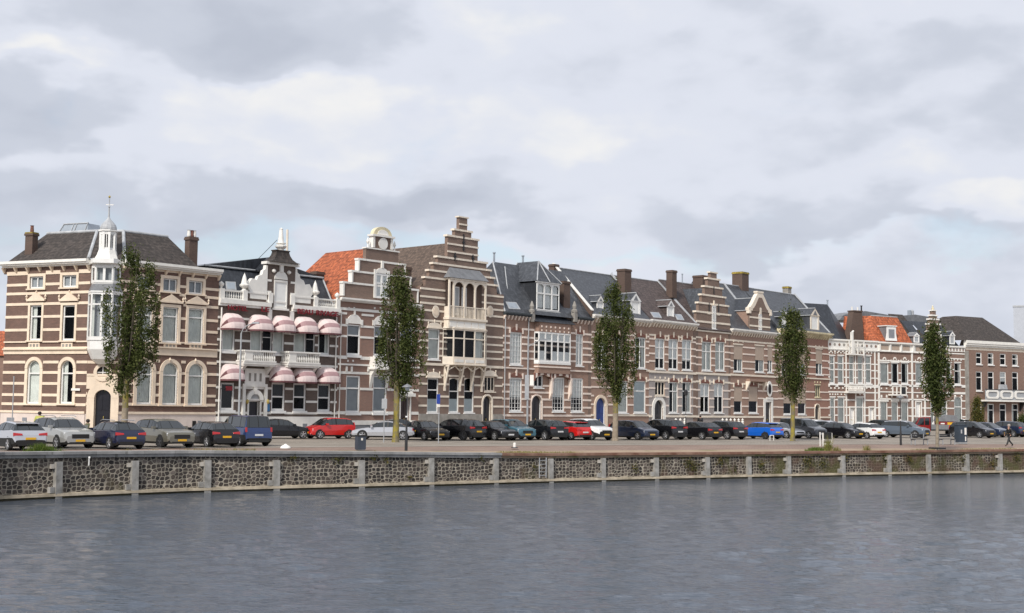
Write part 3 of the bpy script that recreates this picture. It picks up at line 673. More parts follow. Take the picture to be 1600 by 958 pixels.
            for t in (0.1, 0.3, 0.5, 0.7, 0.9):
                an = math.pi * t; x, z = uc + 0.28 * math.cos(an), d + 0.36 + 0.30 * math.sin(an); st.lathe([(0.03, 0), (0.08, 0.1), (0.05, 0.2), (0.01, 0.24)], (x, -0.02, z - 0.1), mat, 5)
            for q in (a - 0.02, b + 0.02): st.lathe([(0.03, 0), (0.08, 0.1), (0.01, 0.24)], (q, -0.02, d + 0.2), mat, 5)
        elif top == 'balls':
            st.box(a - 0.06, b + 0.06, -0.05, 0.04, d, d + 0.14, mat)
            for q in (a - 0.02, uc, b + 0.02): st.box(q - 0.08, q + 0.08, -0.07, 0.03, d + 0.3, d + 0.5, mat)
    def door(s, x0, x1, y0, y1, mat, arch=0.0, sur=0.2, frame=None, smat=None, z0=0.15, panels=2, label=None):
        a, b, c, d = s.rect(x0, x1, y0, y1); c = z0; W_ = b - a; smat = smat or M['cream']
        s.op.append((a, b, c, d, a - sur, b + sur, c, d + sur)); y = 0.2; uc = (a + b) / 2
        dr = MB(); dr.box(a + 0.05, b - 0.05, y, y + 0.06, c, d, mat)
        for i in range(panels):
            for k in range(2):
                u0 = a + 0.12 + i * (W_ - 0.24) / panels; u1 = u0 + (W_ - 0.24) / panels - 0.06; zz = c + 0.25 + k * (d - c) * .45
                dr.box(u0 + .03, u1, y - 0.025, y, zz, zz + (d - c) * .34, mat)
        do = s.B(dr, 'door', label=label); s.B(MB().box(uc + 0.03, uc + 0.07, y - 0.09, y, c + 1.0, c + 1.18, M['gold']), 'handle', do)
        fr = MB(); fm = frame or smat; fr.box(a, a + 0.06, 0.1, 0.25, c, d, fm); fr.box(b - 0.06, b, 0.1, 0.25, c, d, fm)
        if arch:
            r = W_ / 2; zc = d - r * arch; arc = [(uc + r * math.cos(math.pi * i / 12), zc + r * arch * math.sin(math.pi * i / 12)) for i in range(13)]
            for i in range(12):
                p, q = arc[i], arc[i + 1]; fr.prism([q, p, (p[0], d), (q[0], d)], -0.005, 0.2, smat)
                if sur: k = 1 + sur / r; s.st.prism([q, p, (uc + (p[0] - uc) * k, zc + (p[1] - zc) * k), (uc + (q[0] - uc) * k, zc + (q[1] - zc) * k)], -0.09, -0.006, smat)
        else:
            fr.box(a + .06, b - .06, 0.1, 0.25, d - .08, d, fm)
            if sur: s.st.box(a - sur, b + sur, -0.09, 0.06, d, d + sur, smat)
        s.B(fr, 'door_frame')
        if sur:
            zt = (d - W_ / 2 * arch) if arch else d
            s.st.box(a - sur, a, -0.08, 0.06, 0, zt, smat); s.st.box(b, b + sur, -0.08, 0.06, 0, zt, smat)
        sp = MB()
        for i in range(2): sp.box(a - 0.1, b + 0.1, -0.35 * (2 - i), 0.2, -0.1, 0.075 * (i + 1) - .001 * i, M['greystone'])
        s.B(sp, 'step')
        return a, b, c, d
    def cornice(s, z, h=0.35, p=0.45, mat=None, frieze=0.0, fm=None, br=0.0, brm=None, x0=0.0, x1=None, name='cornice', bw=0.12):
        x1 = s.w if x1 is None else x1; mat = mat or M['white']; mb = MB()
        mb.box(x0, x1, -p, 0.1, z - h * .45, z, mat); mb.box(x0, x1, -p * .8, 0.1, z - h * .72, z - h * .45 - .001, mat); mb.box(x0, x1, -p * .45, 0.1, z - h, z - h * .72 - .001, mat)
        if frieze and fm: mb.box(x0, x1, -0.02, 0.08, z - h - frieze, z - h - 0.001, fm)
        if br:
            n = max(2, int((x1 - x0) / br)); bm = brm or mat
            for i in range(n + 1):
                u = x0 + 0.1 + (x1 - x0 - 0.2) * i / n
                mb.prismx([(-0.021, z - h - frieze * .9), (-p * .25, z - h - frieze * .8), (-p * .7, z - h - .002), (-0.021, z - h - .002)], u - bw / 2, u + bw / 2, bm)
        return s.B(mb, name)
    def baluster_rail(s, mb, P0, P1, z0, z1, mat, sp=0.22, r=0.06, o0=-0.08, o1=0.08):
        mb.seg(P0, P1, None, None, o0 - .03, o1 + .03, z0, z0 + 0.12, mat); mb.seg(P0, P1, None, None, o0 - .03, o1 + .03, z1 - 0.12, z1, mat)
        d = Vector(P1) - Vector(P0); L = d.length; n = max(1, int(L / sp)); h = z1 - z0 - 0.24
        for i in range(n):
            p = Vector(P0) + d * ((i + .5) / n); mb.lathe([(r * .6, 0), (r * 1.15, h * .3), (r * .5, h * .7), (r * .8, h)], (p.x, p.y, z0 + 0.12), mat, 6)
    def chimney(s, parent, x0, x1, y0, y1, yin, mat=None, pots=0, cap=None, dx=None, zb=None, D=None):
        a = s.at(x0, (y0 + y1) / 2, yin)[0]; b = s.at(x1, (y0 + y1) / 2, yin)[0]; zt = s.Z((x0 + x1) / 2, y0, yin); z0 = s.Z((x0 + x1) / 2, y1, yin) - 0.8 if zb is None else zb
        # the camera sees the front and the left cheek: share the seen width between them
        w = (b - a) * 0.62; D = D or (b - a) * 0.55; mb = MB(); mat = mat or M['brickch']; cap = cap or mat
        x = b - w; mb.box(x, b, yin, yin + D, z0, zt - 0.25, mat); mb.box(x - .06, b + .06, yin - .06, yin + D + .06, zt - 0.249, zt - 0.08, cap); mb.box(x - .02, b + .02, yin - .02, yin + D + .02, zt - 0.079, zt, cap)
        for i in range(pots): mb.lathe([(0.11, 0), (0.13, 0.1), (0.10, 0.45), (0.13, 0.5)], (x + (b - x) * (i + .5) / pots, yin + D / 2, zt), M['archred'], 8)
        return s.B(mb, 'chimney', parent)
    def roof(s, polys, mat, edges=(), em=None, name='roof', th=0.0):
        mb = MB()
        for p in polys: mb.poly(p, mat)
        em = em or M['leadlt']
        for (p, q) in edges: mb.tube(p, q, 0.075, em, seg=6)
        return s.B(mb, name)
    def flue(s, parent, x, y0, y1, yin, r=0.1):
        p = s.at(x, y1, yin); z1 = s.Z(x, y0, yin); s.B(MB().lathe([(r, 0), (r, z1 - p[2] + 0.2), (r * 1.5, z1 - p[2] + 0.2), (r * 1.5, z1 - p[2] + 0.32)], (p[0], p[1], p[2] - 0.3), M['zinc'], 10), 'flue', parent)
    def facet(s, mf, mp, P0, P1, z0, z1, cols, trs, frame, fw=0.08, o=0.0, dark=None):
        L = (Vector(P1) - Vector(P0)).length
        mf.seg(P0, P1, 0, None, o - .05, o + .04, z0, z0 + fw, frame); mf.seg(P0, P1, 0, None, o - .05, o + .04, z1 - fw, z1, frame)
        for i in range(cols + 1):
            t = L * i / cols; a = max(0, t - fw / 2); b = min(L, t + fw / 2)
            mf.seg(P0, P1, a, b, o - .045, o + .045, z0 + fw, z1 - fw, frame)
        for t in trs: z = z0 + (z1 - z0) * t; mf.seg(P0, P1, 0, None, o - .03, o + .03, z - fw * .4, z + fw * .4, frame)
        d = (Vector(P1) - Vector(P0)).normalized(); n = Vector((d.y, -d.x)) * (o - .02)
        mp.poly([(P0[0] + n.x, P0[1] + n.y, z0), (P1[0] + n.x, P1[1] + n.y, z0), (P1[0] + n.x, P1[1] + n.y, z1), (P0[0] + n.x, P0[1] + n.y, z1)], M['glass'])
    def skylight(s, parent, p0, p1, p2, p3):
        mb = MB(); P = [Vector(p) for p in (p0, p1, p2, p3)]; n = (P[1] - P[0]).cross(P[3] - P[0]).normalized() * 0.06
        if n.y > 0: n = -n
        c = sum(P, Vector()) / 4; mb.hexa([tuple(q) for q in P] + [tuple(q + n) for q in P], M['leadlt'])
        mb.poly([tuple(c + (q - c) * .78 + n * 1.1) for q in P], M['zinc']); return s.B(mb, 'skylight', parent)
def hood_awning(face, x0, x1, y0, y1, label=None):
    yin = -0.45
    a, b = face.X(x0, y1, yin), face.X(x1, y1, yin); mx_ = (x0 + x1) / 2
    zb = face.Z(mx_, y1 - 3, -0.8); zt = face.Z(mx_ - 3, y0, -0.15); h = zt - zb; a += 0.1; b -= 0.02
    hw = (b - a) / 2; uc = (a + b) / 2; mb = MB(); ang = [0, 24, 46, 66, 90]; mats = [M['awnw'], M['awnw'], M['awnp'], M['awnw']]
    def rib(phi, sc=1.0):
        out = []; dd = h * 0.92
        for i in range(13):
            t = math.pi * i / 12; cx_ = math.cos(t); sx_ = math.sin(t)
            u = uc - hw * math.copysign(abs(cx_) ** 0.6, cx_); r = (abs(sx_) ** 0.75)
            out.append((u, -0.06 - r * dd * math.sin(R(phi)), zb + r * h * math.cos(R(phi))))
        return out
    sub = []
    for k in range(4):
        sub += [(ang[k] + (ang[k + 1] - ang[k]) * j / 3, mats[k]) for j in range(3)]
    sub.append((90, None)); prev = rib(0); 
    for (p0, m), (p1, _) in zip(sub, sub[1:]):
        r0, r1 = rib(p0), rib(p1)
        for i in range(12): mb.poly([r0[i], r0[i + 1], r1[i + 1], r1[i]], M['awnd'] if i < 3 and m is M['awnp'] else m)  # left end of the rose stripe painted dark as the hood's shaded gap
    r = rib(90)
    o = face.B(mb, 'awning', smooth=True)
    v = MB()
    for i in range(12):
        p, q = r[i], r[i + 1]; v.poly([(p[0], p[1], p[2] - 0.13), (q[0], q[1], q[2] - 0.13), (q[0], q[1], q[2]), (p[0], p[1], p[2])], M['awnd'])
    face.B(v, 'valance', o)
    return o
def text_mesh(face, txt, px0, px1, py, hpx, mat, name='lettering', out=0.14):
    """raised letters set between two measured columns"""
    u0, _, z = face.at(px0, py); u1 = face.X(px1, py); H = abs(face.Z(px0, py - hpx / 2) - face.Z(px0, py + hpx / 2))
    c = bpy.data.curves.new('lettering', 'FONT'); c.body = txt; c.extrude = 0.03; c.offset = 0.012; c.size = H / 0.70
    o = bpy.data.objects.new('lettering_curve', c); COL.objects.link(o); dg = bpy.context.evaluated_depsgraph_get()
    me = bpy.data.meshes.new_from_object(o.evaluated_get(dg)); bpy.data.objects.remove(o)
    xs = [v.co.x for v in me.vertices]; x0, x1 = min(xs), max(xs)
    for v in me.vertices:
        t = (v.co.x - x0) / (x1 - x0); v.co = Vector((u0 + (u1 - u0) * t, -out - v.co.z, z - H / 2 + v.co.y))
    me.materials.clear(); me.materials.append(mat); t_ = bpy.data.objects.new(name, me); COL.objects.link(t_); t_.parent = face.h.root; t_.location = face.loc; t_.rotation_euler = (0, 0, face.rel)
    return t_
# ------------------------------------------------------------------ house 1: corner house with white oriel
def house1():
    h = House('corner_house', 'big corner house of dark brick and cream bands with a white oriel turret', 'house', LA, 185, 338.5); A = h.f
    Lf = h.face(LL, 6, 137); K = h.face(LK_, 137, 185)
    B1, CR_ = M['brick1'], M['cream']
    # --- right hand front
    for xc in (225.5, 265.5, 305.5):
        dy = (xc - 265) * 0.09
        A.win(xc - 11, xc + 11, 435.5 + dy, 456 + dy, cols=2, tr=(), sur=0.22, mat=CR_, cur=[('grey', 0, 1)], fw=0.09)
        A.win(xc - 12, xc + 12, 480 + dy * .6, 535.5 + dy * .4, cols=1, tr=(0.74,), sur=0.2, mat=CR_, cur='full', top='ped', fw=0.1)
        A.win(xc - 12, xc + 12, 566.5 + dy * .4, 632.5 + dy * .2, cols=1, tr=(0.70,), sur=0.26, mat=CR_, cur=['full'], arch=1.0, fw=0.1)
        a, _, z = A.at(xc, 540.5); A.st.box(a - .55, a + .55, -0.06, 0.03, z - .26, z + .2, CR_)
        for t in (-.3, 0, .3): A.st.box(a + t - .09, a + t + .09, -0.075, 0.0, z - .12, z + .08, M['greystone'])
        A.st.lathe([(0.07, 0), (0.11, 0.1), (0.0, 0.28)], (a, -0.07, A.Z(xc, 564.5 + dy * .3)), CR_, 6)
        a, _, z = A.at(xc, 663); A.st.box(a - .35, a - .05, -0.13, 0.0, z - .25, z + .25, M['dark']); A.st.box(a + .1, a + .4, -0.13, 0.0, z - .25, z + .25, M['grey'])
    A.bands(328, [452, 465, 480, 501, 519, 567.5, 585, 602.5, 619, 633], 0.19, CR_)
    A.band(A.Z(328, 429.5), 0.26, CR_, 0.05); A.band(A.Z(328, 553), 0.5, CR_, 0.07); A.band(A.Z(328, 553) + 0.3, 0.09, CR_, 0.2, skip=False); A.band(A.Z(328, 538), 0.10, CR_, 0.09)
    zp = A.Z(328, 645); A.plinth(zp - .12, .10, M['plinthpink']); A.st.box(0, A.w, -0.16, 0.04, zp - .12, zp + .04, CR_)
    ztop = A.Z(300, 417.5); A.wall(ztop - 0.05, B1, D=9)
    A.cornice(ztop, 0.42, 0.55, M['white'], frieze=0.42, fm=B1, br=1.05, brm=CR_)
    # --- left hand front
    for x0, x1, ty in ((50.3, 66.3, 0), (101, 118, -2)):
        Lf.win(x0 - 3, x1 + 2, 432 + ty, 451 + ty, cols=2, tr=(), sur=0.2, mat=CR_, cur=[('grey', 0, 1)], fw=0.09)
    for x0, x1, cu in ((47, 65, ('left',)), (98, 117, ())):
        Lf.win(x0, x1, 477, 532, cols=1, tr=(0.68,), sur=0.18, mat=CR_, cur=list(cu) or None, top='ped', fw=0.1)
    for x0, x1, cu in ((43, 62.5, ['full']), (95, 114.5, ['left'])):
        Lf.win(x0, x1, 563, 631, cols=1, tr=(0.70,), sur=0.24, mat=CR_, cur=cu, arch=1.0, fw=0.1)
    for xc in (54, 105):
        a, _, z = Lf.at(xc, 540); Lf.st.box(a - .5, a + .5, -0.06, 0.03, z - .22, z + .2, CR_)
        for t in (-.3, 0, .3): Lf.st.box(a + t - .09, a + t + .09, -0.075, 0.0, z - .1, z + .1, M['greystone'])
    Lf.bands(20, [445.8, 459.5, 476, 495.7, 516, 566, 582, 599, 616.7, 631], 0.19, CR_)
    Lf.band(Lf.Z(20, 428), 0.26, CR_, 0.05); Lf.band(Lf.Z(20, 548), 0.5, CR_, 0.07); Lf.band(Lf.Z(20, 546), 0.09, CR_, 0.2, skip=False); Lf.band(Lf.Z(20, 534.7), 0.1, CR_, 0.09)
    zq = Lf.Z(20, 642); Lf.st.box(0, Lf.w, -0.10, 0.04, -0.3, zq - .12, M['plinthpink']); Lf.st.box(0, Lf.w, -0.16, 0.04, zq - .12, zq + .04, CR_)
    for xc, wd in ((18, .33), (40, .2)):
        a, _, z = Lf.at(xc, 658); Lf.st.box(a - wd, a + wd, -0.13, 0.0, z - .25, z + .25, M['grey'])
    Lf.wall(ztop - 0.05, B1, D=8)
    Lf.cornice(ztop, 0.42, 0.55, M['white'], frieze=0.42, fm=B1, br=1.05, brm=CR_, x0=-0.3)
    # --- corner facet: portal, round window, oriel above
    a, b, c, d = K.door(147, 173.5, 609, 664, M['doorblack'], arch=1.0, sur=0.5, z0=0.35, smat=CR_)
    xo, _, zo = K.at(161, 582); st = K.st
    st.box(0.0, K.w, -0.10, -0.01, zo - 0.25, zo - 0.10, CR_)
    st.box(0.0, K.w, -0.07, -0.005, d + .05, zo - 0.26, CR_)
    for i in range(16):
        t0, t1 = 2 * math.pi * i / 16, 2 * math.pi * (i + 1) / 16; p = lambda r, t: (xo + r * math.cos(t), zo + r * math.sin(t))
        st.prism([p(.40, t0), p(.62, t0), p(.62, t1), p(.40, t1)], -0.14, 0.02, CR_)
    K.B(MB().prism([(xo + .4 * math.cos(t * math.pi / 8), zo + .4 * math.sin(t * math.pi / 8)) for t in range(16)], -0.03, 0.0, M['dark']).box(xo - .4, xo + .4, -0.055, -0.03, zo - .025, zo + .025, M['frame']).box(xo - .025, xo + .025, -0.056, -0.03, zo - .4, zo + .4, M['frame']), 'round_window')
    for z in [K.Z(150, y) for y in (566, 598, 615, 631)]: K.band(z, 0.19, CR_)
    K.plinth(zq - .14, .09, M['plinthpink']); K.wall(ztop - 0.05, B1, D=0)
    W_ = K.w; cx_ = W_ * 0.5; wf = M['frame']
    def ring(hw, p, y0=0.0):      # half hexagonal plan
        return [(cx_ - hw, y0), (cx_ - hw * .62, -p), (cx_ + hw * .62, -p), (cx_ + hw, y0)]
    hw = W_ * 0.54; P = 1.0
    z = lambda y: K.Z(160, y, -0.8)
    zb0, zb1, zb2 = z(569), z(546), z(532); zs0, zs1 = z(457), z(443); zt0, zt1 = z(410), z(404)
    orl = MB()
    def loft(levels, m, cap=True):
        for (r0, z0), (r1, z1) in zip(levels, levels[1:]):
            for i in range(3): orl.poly([(r0[i][0], r0[i][1], z0), (r0[i + 1][0], r0[i + 1][1], z0), (r1[i + 1][0], r1[i + 1][1], z1), (r1[i][0], r1[i][1], z1)], m)
    loft([(ring(hw * .35, P * .35), zb0), (ring(hw * .72, P * .75), zb0 + (zb1 - zb0) * .35), (ring(hw * .98, P * 1.02), zb1), (ring(hw * .98, P * 1.02), zb1 + .1), (ring(hw, P), zb2)], wf)
    loft([(ring(hw * 1.04, P * 1.05), zb2), (ring(hw * 1.04, P * 1.05), zb2 + .12), (ring(hw, P), zb2 + .121)], wf)
    loft([(ring(hw, P), zs0), (ring(hw * 1.06, P * 1.08), zs0 + .001), (ring(hw * 1.06, P * 1.08), zs0 + .1)], wf)
    loft([(ring(hw * 1.04, P * 1.06), zs0 + .1), (ring(hw * .86, P * .62), zs1)], M['lead'])
    loft([(ring(hw * .86, P * .6), zs1), (ring(hw * .86, P * .6), zs1 + .1)], wf)
    loft([(ring(hw * .86, P * .6), z(415)), (ring(hw * .86, P * .6), z(412)), (ring(hw * 1.0, P * 1.0), z(411)), (ring(hw * 1.0, P * 1.0), zt1)], wf)
    K.B(orl, 'oriel')
    mf, mp = MB(), MB()
    rr = ring(hw, P); tr = (.28, .74)
    for i, n in ((0, 1), (1, 2), (2, 1)): K.facet(mf, mp, rr[i], rr[i + 1], zb2 + .12, zs0, n, (.74,), wf, 0.14)
    r2 = ring(hw * .86, P * .6); zc0, zc1 = zs1 + .08, z(414)
    for i, n in ((0, 1), (1, 2), (2, 1)): K.facet(mf, mp, r2[i], r2[i + 1], zc0, zc1, n, (), wf, 0.17)
    wo_ = K.B(mf, 'oriel_window'); K.B(mp, 'pane', wo_)
    dk = MB()
    for (r_, z0, z1) in ((rr, zb2 + .1, zs0), (r2, zc0, zc1)):
        q = [(cx_ + (u - cx_) * .8, v * .6) for u, v in r_]
        for i in range(3): dk.poly([(q[i][0], q[i][1], z0), (q[i + 1][0], q[i + 1][1], z0), (q[i + 1][0], q[i + 1][1], z1), (q[i][0], q[i][1], z1)], M['curtain'] if i == 0 else M['greyblind'])
    K.B(dk, 'blind', wo_)
    # lantern, cupola and spire
    t = MB(); yc = 0.15
    def oct_(r, z): return [(cx_ + r * math.cos(math.pi / 8 + i * math.pi / 4), yc + r * math.sin(math.pi / 8 + i * math.pi / 4), z) for i in range(8)]
    zz = lambda y: K.Z(163, y, 0.0)
    t.lathe([(0.95, zz(410)), (0.90, zz(407)), (0.70, zz(398)), (0.60, zz(391))], (cx_, yc, 0), M['white'], 8, rot=math.pi / 8)
    z0, z1 = zz(391), zz(362)
    for i in range(8):
        an = math.pi / 8 + i * math.pi / 4; x, y = cx_ + .50 * math.cos(an), yc + .50 * math.sin(an); t.box(x - .075, x + .075, y - .075, y + .075, z0, z1, wf)
        a1 = an + math.pi / 8; x, y = cx_ + .47 * math.cos(a1), yc + .47 * math.sin(a1); t.box(x - .025, x + .025, y - .025, y + .025, z0, z1, wf)
    t.lathe([(0.55, 0), (0.55, .16)], (cx_, yc, z0), wf, 8, rot=math.pi / 8)
    t.lathe([(0.55, z1 - .22), (0.57, z1), (0.66, z1 + .02), (0.66, z1 + .12)], (cx_, yc, 0), wf, 8, rot=math.pi / 8)
    t.lathe([(0.38, z0), (0.38, z1)], (cx_, yc, 0), M['dark'], 8)  # near-black core paints the shade seen between the columns
    zc, zd = zz(358.5), zz(341); H = zd - zc
    t.lathe([(0.58, 0), (0.57, H * .2), (0.50, H * .42), (0.32, H * .68), (0.16, H * .9), (0.07, H * 1.1), (0.05, H * 2.0), (0.09, H * 2.06), (0.03, H * 2.15), (.04, zz(309) - zc)], (cx_, yc, zc), M['leadlt'], 12)
    t.lathe([(0.0, -.12), (0.10, 0), (0.0, .12)], (cx_, yc, zz(307)), M['gold'], 8); t.box(cx_ - .22, cx_ + .3, yc - .015, yc + .015, zz(320), zz(318.6), M['white'])
    K.B(t, 'bell_turret')
    # --- roof
    yr = 2.7; wl = lambda f, p: h.loc((*f.L.pt(p[0] + f.u0, p[1]), p[2] + ZS))
    L0 = wl(Lf, (0.3, -0.3, ztop + .02)); L1 = wl(Lf, (Lf.w, -0.3, ztop + .02)); R0 = wl(A, (0, -0.3, ztop + .02)); R1 = wl(A, (A.X(307, 412), -0.3, ztop + .02))
    l0 = wl(Lf, Lf.at(74, 367, yr)); l1 = wl(Lf, Lf.at(152, 361, yr)); r0 = wl(A, A.at(193, 362, yr)); r1 = wl(A, A.at(262, 367.6, yr))
    zr = (l0[2] + l1[2] + r0[2] + r1[2]) / 4; l0, l1, r0, r1 = [(p[0], p[1], zr) for p in (l0, l1, r0, r1)]
    hb = wl(Lf, (0.3, 6.5, ztop)); rb = wl(A, (A.w - 0.5, 9.0, ztop)); _l = Lf.at(74, 367, yr); hb2 = (*wl(Lf, (_l[0] + .6, 5.0, 0))[:2], zr); rb2 = (r1[0] - 0.2, r1[1] + 6.0, zr)
    mb = MB()
    for p in ([L0, L1, l1, l0], [L1, R0, r0, l1], [R0, R1, r1, r0], [hb, L0, l0, hb2], [R1, rb, rb2, r1], [l0, l1, r0, r1, rb2, hb2]): mb.poly(p, M['slateb'])
    rf = mb.build('roof', h.root)
    ed = MB()
    for p, q in ((l0, l1), (r0, r1), (l1, L1), (r0, R0), (l1, r0)): ed.tube(p, q, 0.12, M['leadlt'])
    ed.build('lead_flashing', rf)
    ch = MB()
    def chim(f, x0, x1, y0, y1, yin, pots, nm='chimney'):
        p0 = f.at(x0, (y0 + y1) / 2, yin); p1 = f.at(x1, (y0 + y1) / 2, yin); p = wl(f, p0); q = wl(f, p1); z0 = wl(f, f.at(x0, y1, yin))[2] - .8; z1 = f.Z(x0, y0, yin)
        w = (Vector(q) - Vector(p)).to_2d().length; d = (Vector(q) - Vector(p)).to_2d().normalized(); n = Vector((-d.y, d.x)); c = MB()
        s_ = .5 if f is A else 1.0
        if f is A: p = tuple(Vector(q) - Vector((d.x, d.y, 0)) * w * .6); w *= .6
        else: w *= .72
        def bx(e, z0_, z1_, m): 
            pts = [Vector((p[0], p[1])) + d * u + n * v for u, v in ((-e, -e), (w + e, -e), (w + e, w * .8 + e), (-e, w * .8 + e))]
            c.hexa([(v.x, v.y, z0_) for v in pts] + [(v.x, v.y, z1_) for v in pts], m)
        bx(0, z0, z1 - .25, M['brickch']); bx(.06, z1 - .25, z1 - .1, M['brickch']); bx(.03, z1 - .1, z1, M['lichen'] if pots == 1 else M['brickch'])
        for i in range(pots):
            v = Vector((p[0], p[1])) + d * w * (i + .5) / pots + n * w * .4; c.lathe([(0.12, 0), (0.14, .12), (0.11, .45), (0.15, .5)], (v.x, v.y, z1), M['white'] if pots == 3 and i != 1 else M['archred'], 8)
        c.build(nm, rf)
    chim(Lf, 39, 55, 363, 402, 0.4, 1); chim(A, 287, 309, 368, 408, 1.2, 3)
    # roof light box on the flat
    p0, p1 = wl(Lf, Lf.at(89, 360, 4.5)), wl(Lf, Lf.at(137, 360, 4.5)); d = (Vector(p1) - Vector(p0)).to_2d(); L = d.length; d /= L; n = Vector((-d.y, d.x)); z1 = Lf.Z(110, 349, 4.5); z1m = z1 - .15
    g = MB(); q = lambda u, v, z_: (p0[0] + d.x * u + n.x * v, p0[1] + d.y * u + n.y * v, z_)
    g.hexa([q(0, 0, zr), q(L, 0, zr), q(L, 1.6, zr), q(0, 1.6, zr), q(.35, .35, z1), q(L - .3, .35, z1), q(L - .3, 1.6, z1), q(.35, 1.6, z1)], M['zinc'])
    for u in (.35, L * .45, L * .55, L - .3): g.tube(q(u, .33, z1 + .02), q(u - (.35 if u < 1 else .1), -.02, zr + .1), .035, M['leadlt'])
    g.tube(q(.3, .33, z1 + .02), q(L - .25, .33, z1 + .02), .05, M['leadlt']); g.build('skylight', rf)
    pl = MB(); a, _, z = Lf.at(113, 610.5); pl.box(0, .75, 0, .03, 0, .16, M['white']); o = pl.build('street_name_plate', h.root); v = wl(Lf, (a, -0.12, z)); o.location = v; o.rotation_euler = (0, 0, Lf.rel)
    return h
H1 = house1()

# ------------------------------------------------------------------ house 2: hotel with rose awnings
def house2():
    h = House('hotel', 'dark brick hotel with rose and cream awnings and a white Dutch gable', 'hotel', LA, 338.5, 527.5); f = h.f; w = M['white']; br = M['brick2']; st = f.st
    for x0, x1, y0, y1, cur in ((347, 367, 512, 549, [('net', 0, 1)]), (391, 409.5, 513, 552, [('net', 0, .9)]), (426, 444, 514, 553, [('net', 0, .9)]), (459, 478, 516, 553, [('net', 0, 1)]), (497, 515, 517, 554, ['sides'])):
        f.win(x0, x1, y0, y1, cols=1, tr=(), cur=cur, mat=w, fw=0.11, sill=0.16)
    for x0, x1, y0, y1 in ((410, 425, 514, 549), (478, 492, 517, 552)):
        f.win(x0, x1, y0, y1, cols=1, tr=(.62,), mat=w, fw=0.06, sill=0.08)
    for x0, x1, y0, y1, cur in ((344.5, 366, 598, 641, [('black', 0, 1)]), (424, 445, 598, 642, [('black', .52, 1)]), (458, 478, 599, 642, [('black', .52, 1)]), (496, 516, 600, 643, [('black', .52, 1)])):
        f.win(x0, x1, y0, y1, cols=1, tr=(.5,) if x0 > 400 else (), cur=cur, mat=w, fw=0.13, sill=0.2)
    f.door(388, 405, 626, 655, M['doorblack'], sur=0.14, smat=w, z0=.25, panels=1)
    # stone door case: arch, relief panel with slots
    xc, _, zd = f.at(396.7, 625); 
    for i in range(10):
        t0, t1 = math.pi * i / 10, math.pi * (i + 1) / 10; p = lambda r, t: (xc + r * math.cos(t), zd + r * math.sin(t)); st.prism([p(.45, t0), p(.78, t0), p(.78, t1), p(.45, t1)], -0.2, 0.02, w)
    st.prism([(xc + .45 * math.cos(math.pi * i / 10), zd + .45 * math.sin(math.pi * i / 10)) for i in range(11)], -0.06, 0.0, M['leadlt']); st.box(xc - .12, xc + .12, -.24, 0, zd + .42, zd + .95, w)
    z1 = f.Z(397, 602); z2 = f.Z(397, 576)
    st.box(xc - 1.15, xc + 1.15, -.15, 0.02, z1 - .12, z1 + .1, w); st.box(xc - .95, xc + .95, -.09, .01, z1 + .1, z2, w)
    for t in (-.5, 0, .5): st.box(xc + t - .1, xc + t + .1, -.1, -.089, z1 + .3, z2 - .35, M['greystone'])
    for q in (-1, 1): st.box(xc + q * 1.02 - .12, xc + q * 1.02 + .12, -.18, .02, .5, z1 - .121, w)
    f.bands(343, [495.6, 514, 530.5, 547.7, 565.4, 585.6, 605, 625.8, 645], 0.17, w)
    zp = f.Z(430, 651); f.plinth(zp, .12, w)
    for xx in (350, 361, 440, 476): a, _, z = f.at(xx, 666); st.box(a - .3, a + .15, -.13, 0, z - .25, z + .2, M['grey'])
    ztop = f.Z(433, 476.5); f.wall(ztop, br)
    # parapet
    pc = MB(); zr = f.Z(433, 460); zb = f.Z(433, 474.5); P = [f.X(x, 470) for x in (339.6, 381, 421, 455.5, 492, 526.5)]; P[0] = .22; P[-1] = f.w - .2
    pc.box(0, P[2], -.32, .1, zb - .32, zb, w); pc.box(P[3], f.w, -.32, .1, zb - .32, zb, w); pc.box(0, P[2], -.22, .1, zb - .5, zb - .321, w); pc.box(P[3], f.w, -.22, .1, zb - .5, zb - .321, w)
    for p in P: pc.box(p - .2, p + .2, -.2, .2, zb, zr + .06, w)
    for p in (P[2], P[3]): pc.box(p - .17, p + .17, -.16, .02, f.Z(430, 500), zb - .5, w)
    for a, b in ((P[1], P[2]), (P[3], P[4])): pc.box(a + .2, b - .2, -.06, .08, zb, zr - .12, br); pc.box(a + .2, b - .2, -.14, .14, zr - .119, zr, w)
    for p in (P[0], P[5]): pc.lathe([(.08, 0), (.08, .1), (.2, .25), (.2, .38), (.0, .55)], (p, 0, zr + .06), w, 10)
    for p in (P[1], P[4]): pc.lathe([(.22, 0), (.12, .12), (.34, .3), (.38, .42), (.26, .5), (.14, 1.0), (0, 1.35)], (p, 0, zr + .06), w, 8)
    f.B(pc, 'parapet')
    bl = MB()
    for a, b in ((P[0], P[1]), (P[4], P[5])): f.baluster_rail(bl, (a + .2, 0), (b - .2, 0), zb, zr, w, 0.2, 0.065)
    f.B(bl, 'balustrade')
    # Dutch gable
    g = MB(); x0, x1 = f.X(416.5, 445), f.X(460, 445); zt = f.Z(438, 415); xc = (x0 + x1) / 2; H = zt - zr
    g.box(x0, x1, -.05, .35, ztop, zt, br)
    for y in (438, 456, 470): z = f.Z(418, y); g.box(x0 - .03, x0 + .42, -.08, -.051, z - .08, z + .08, w); g.box(x1 - .42, x1 + .03, -.08, -.051, z - .08, z + .08, w)
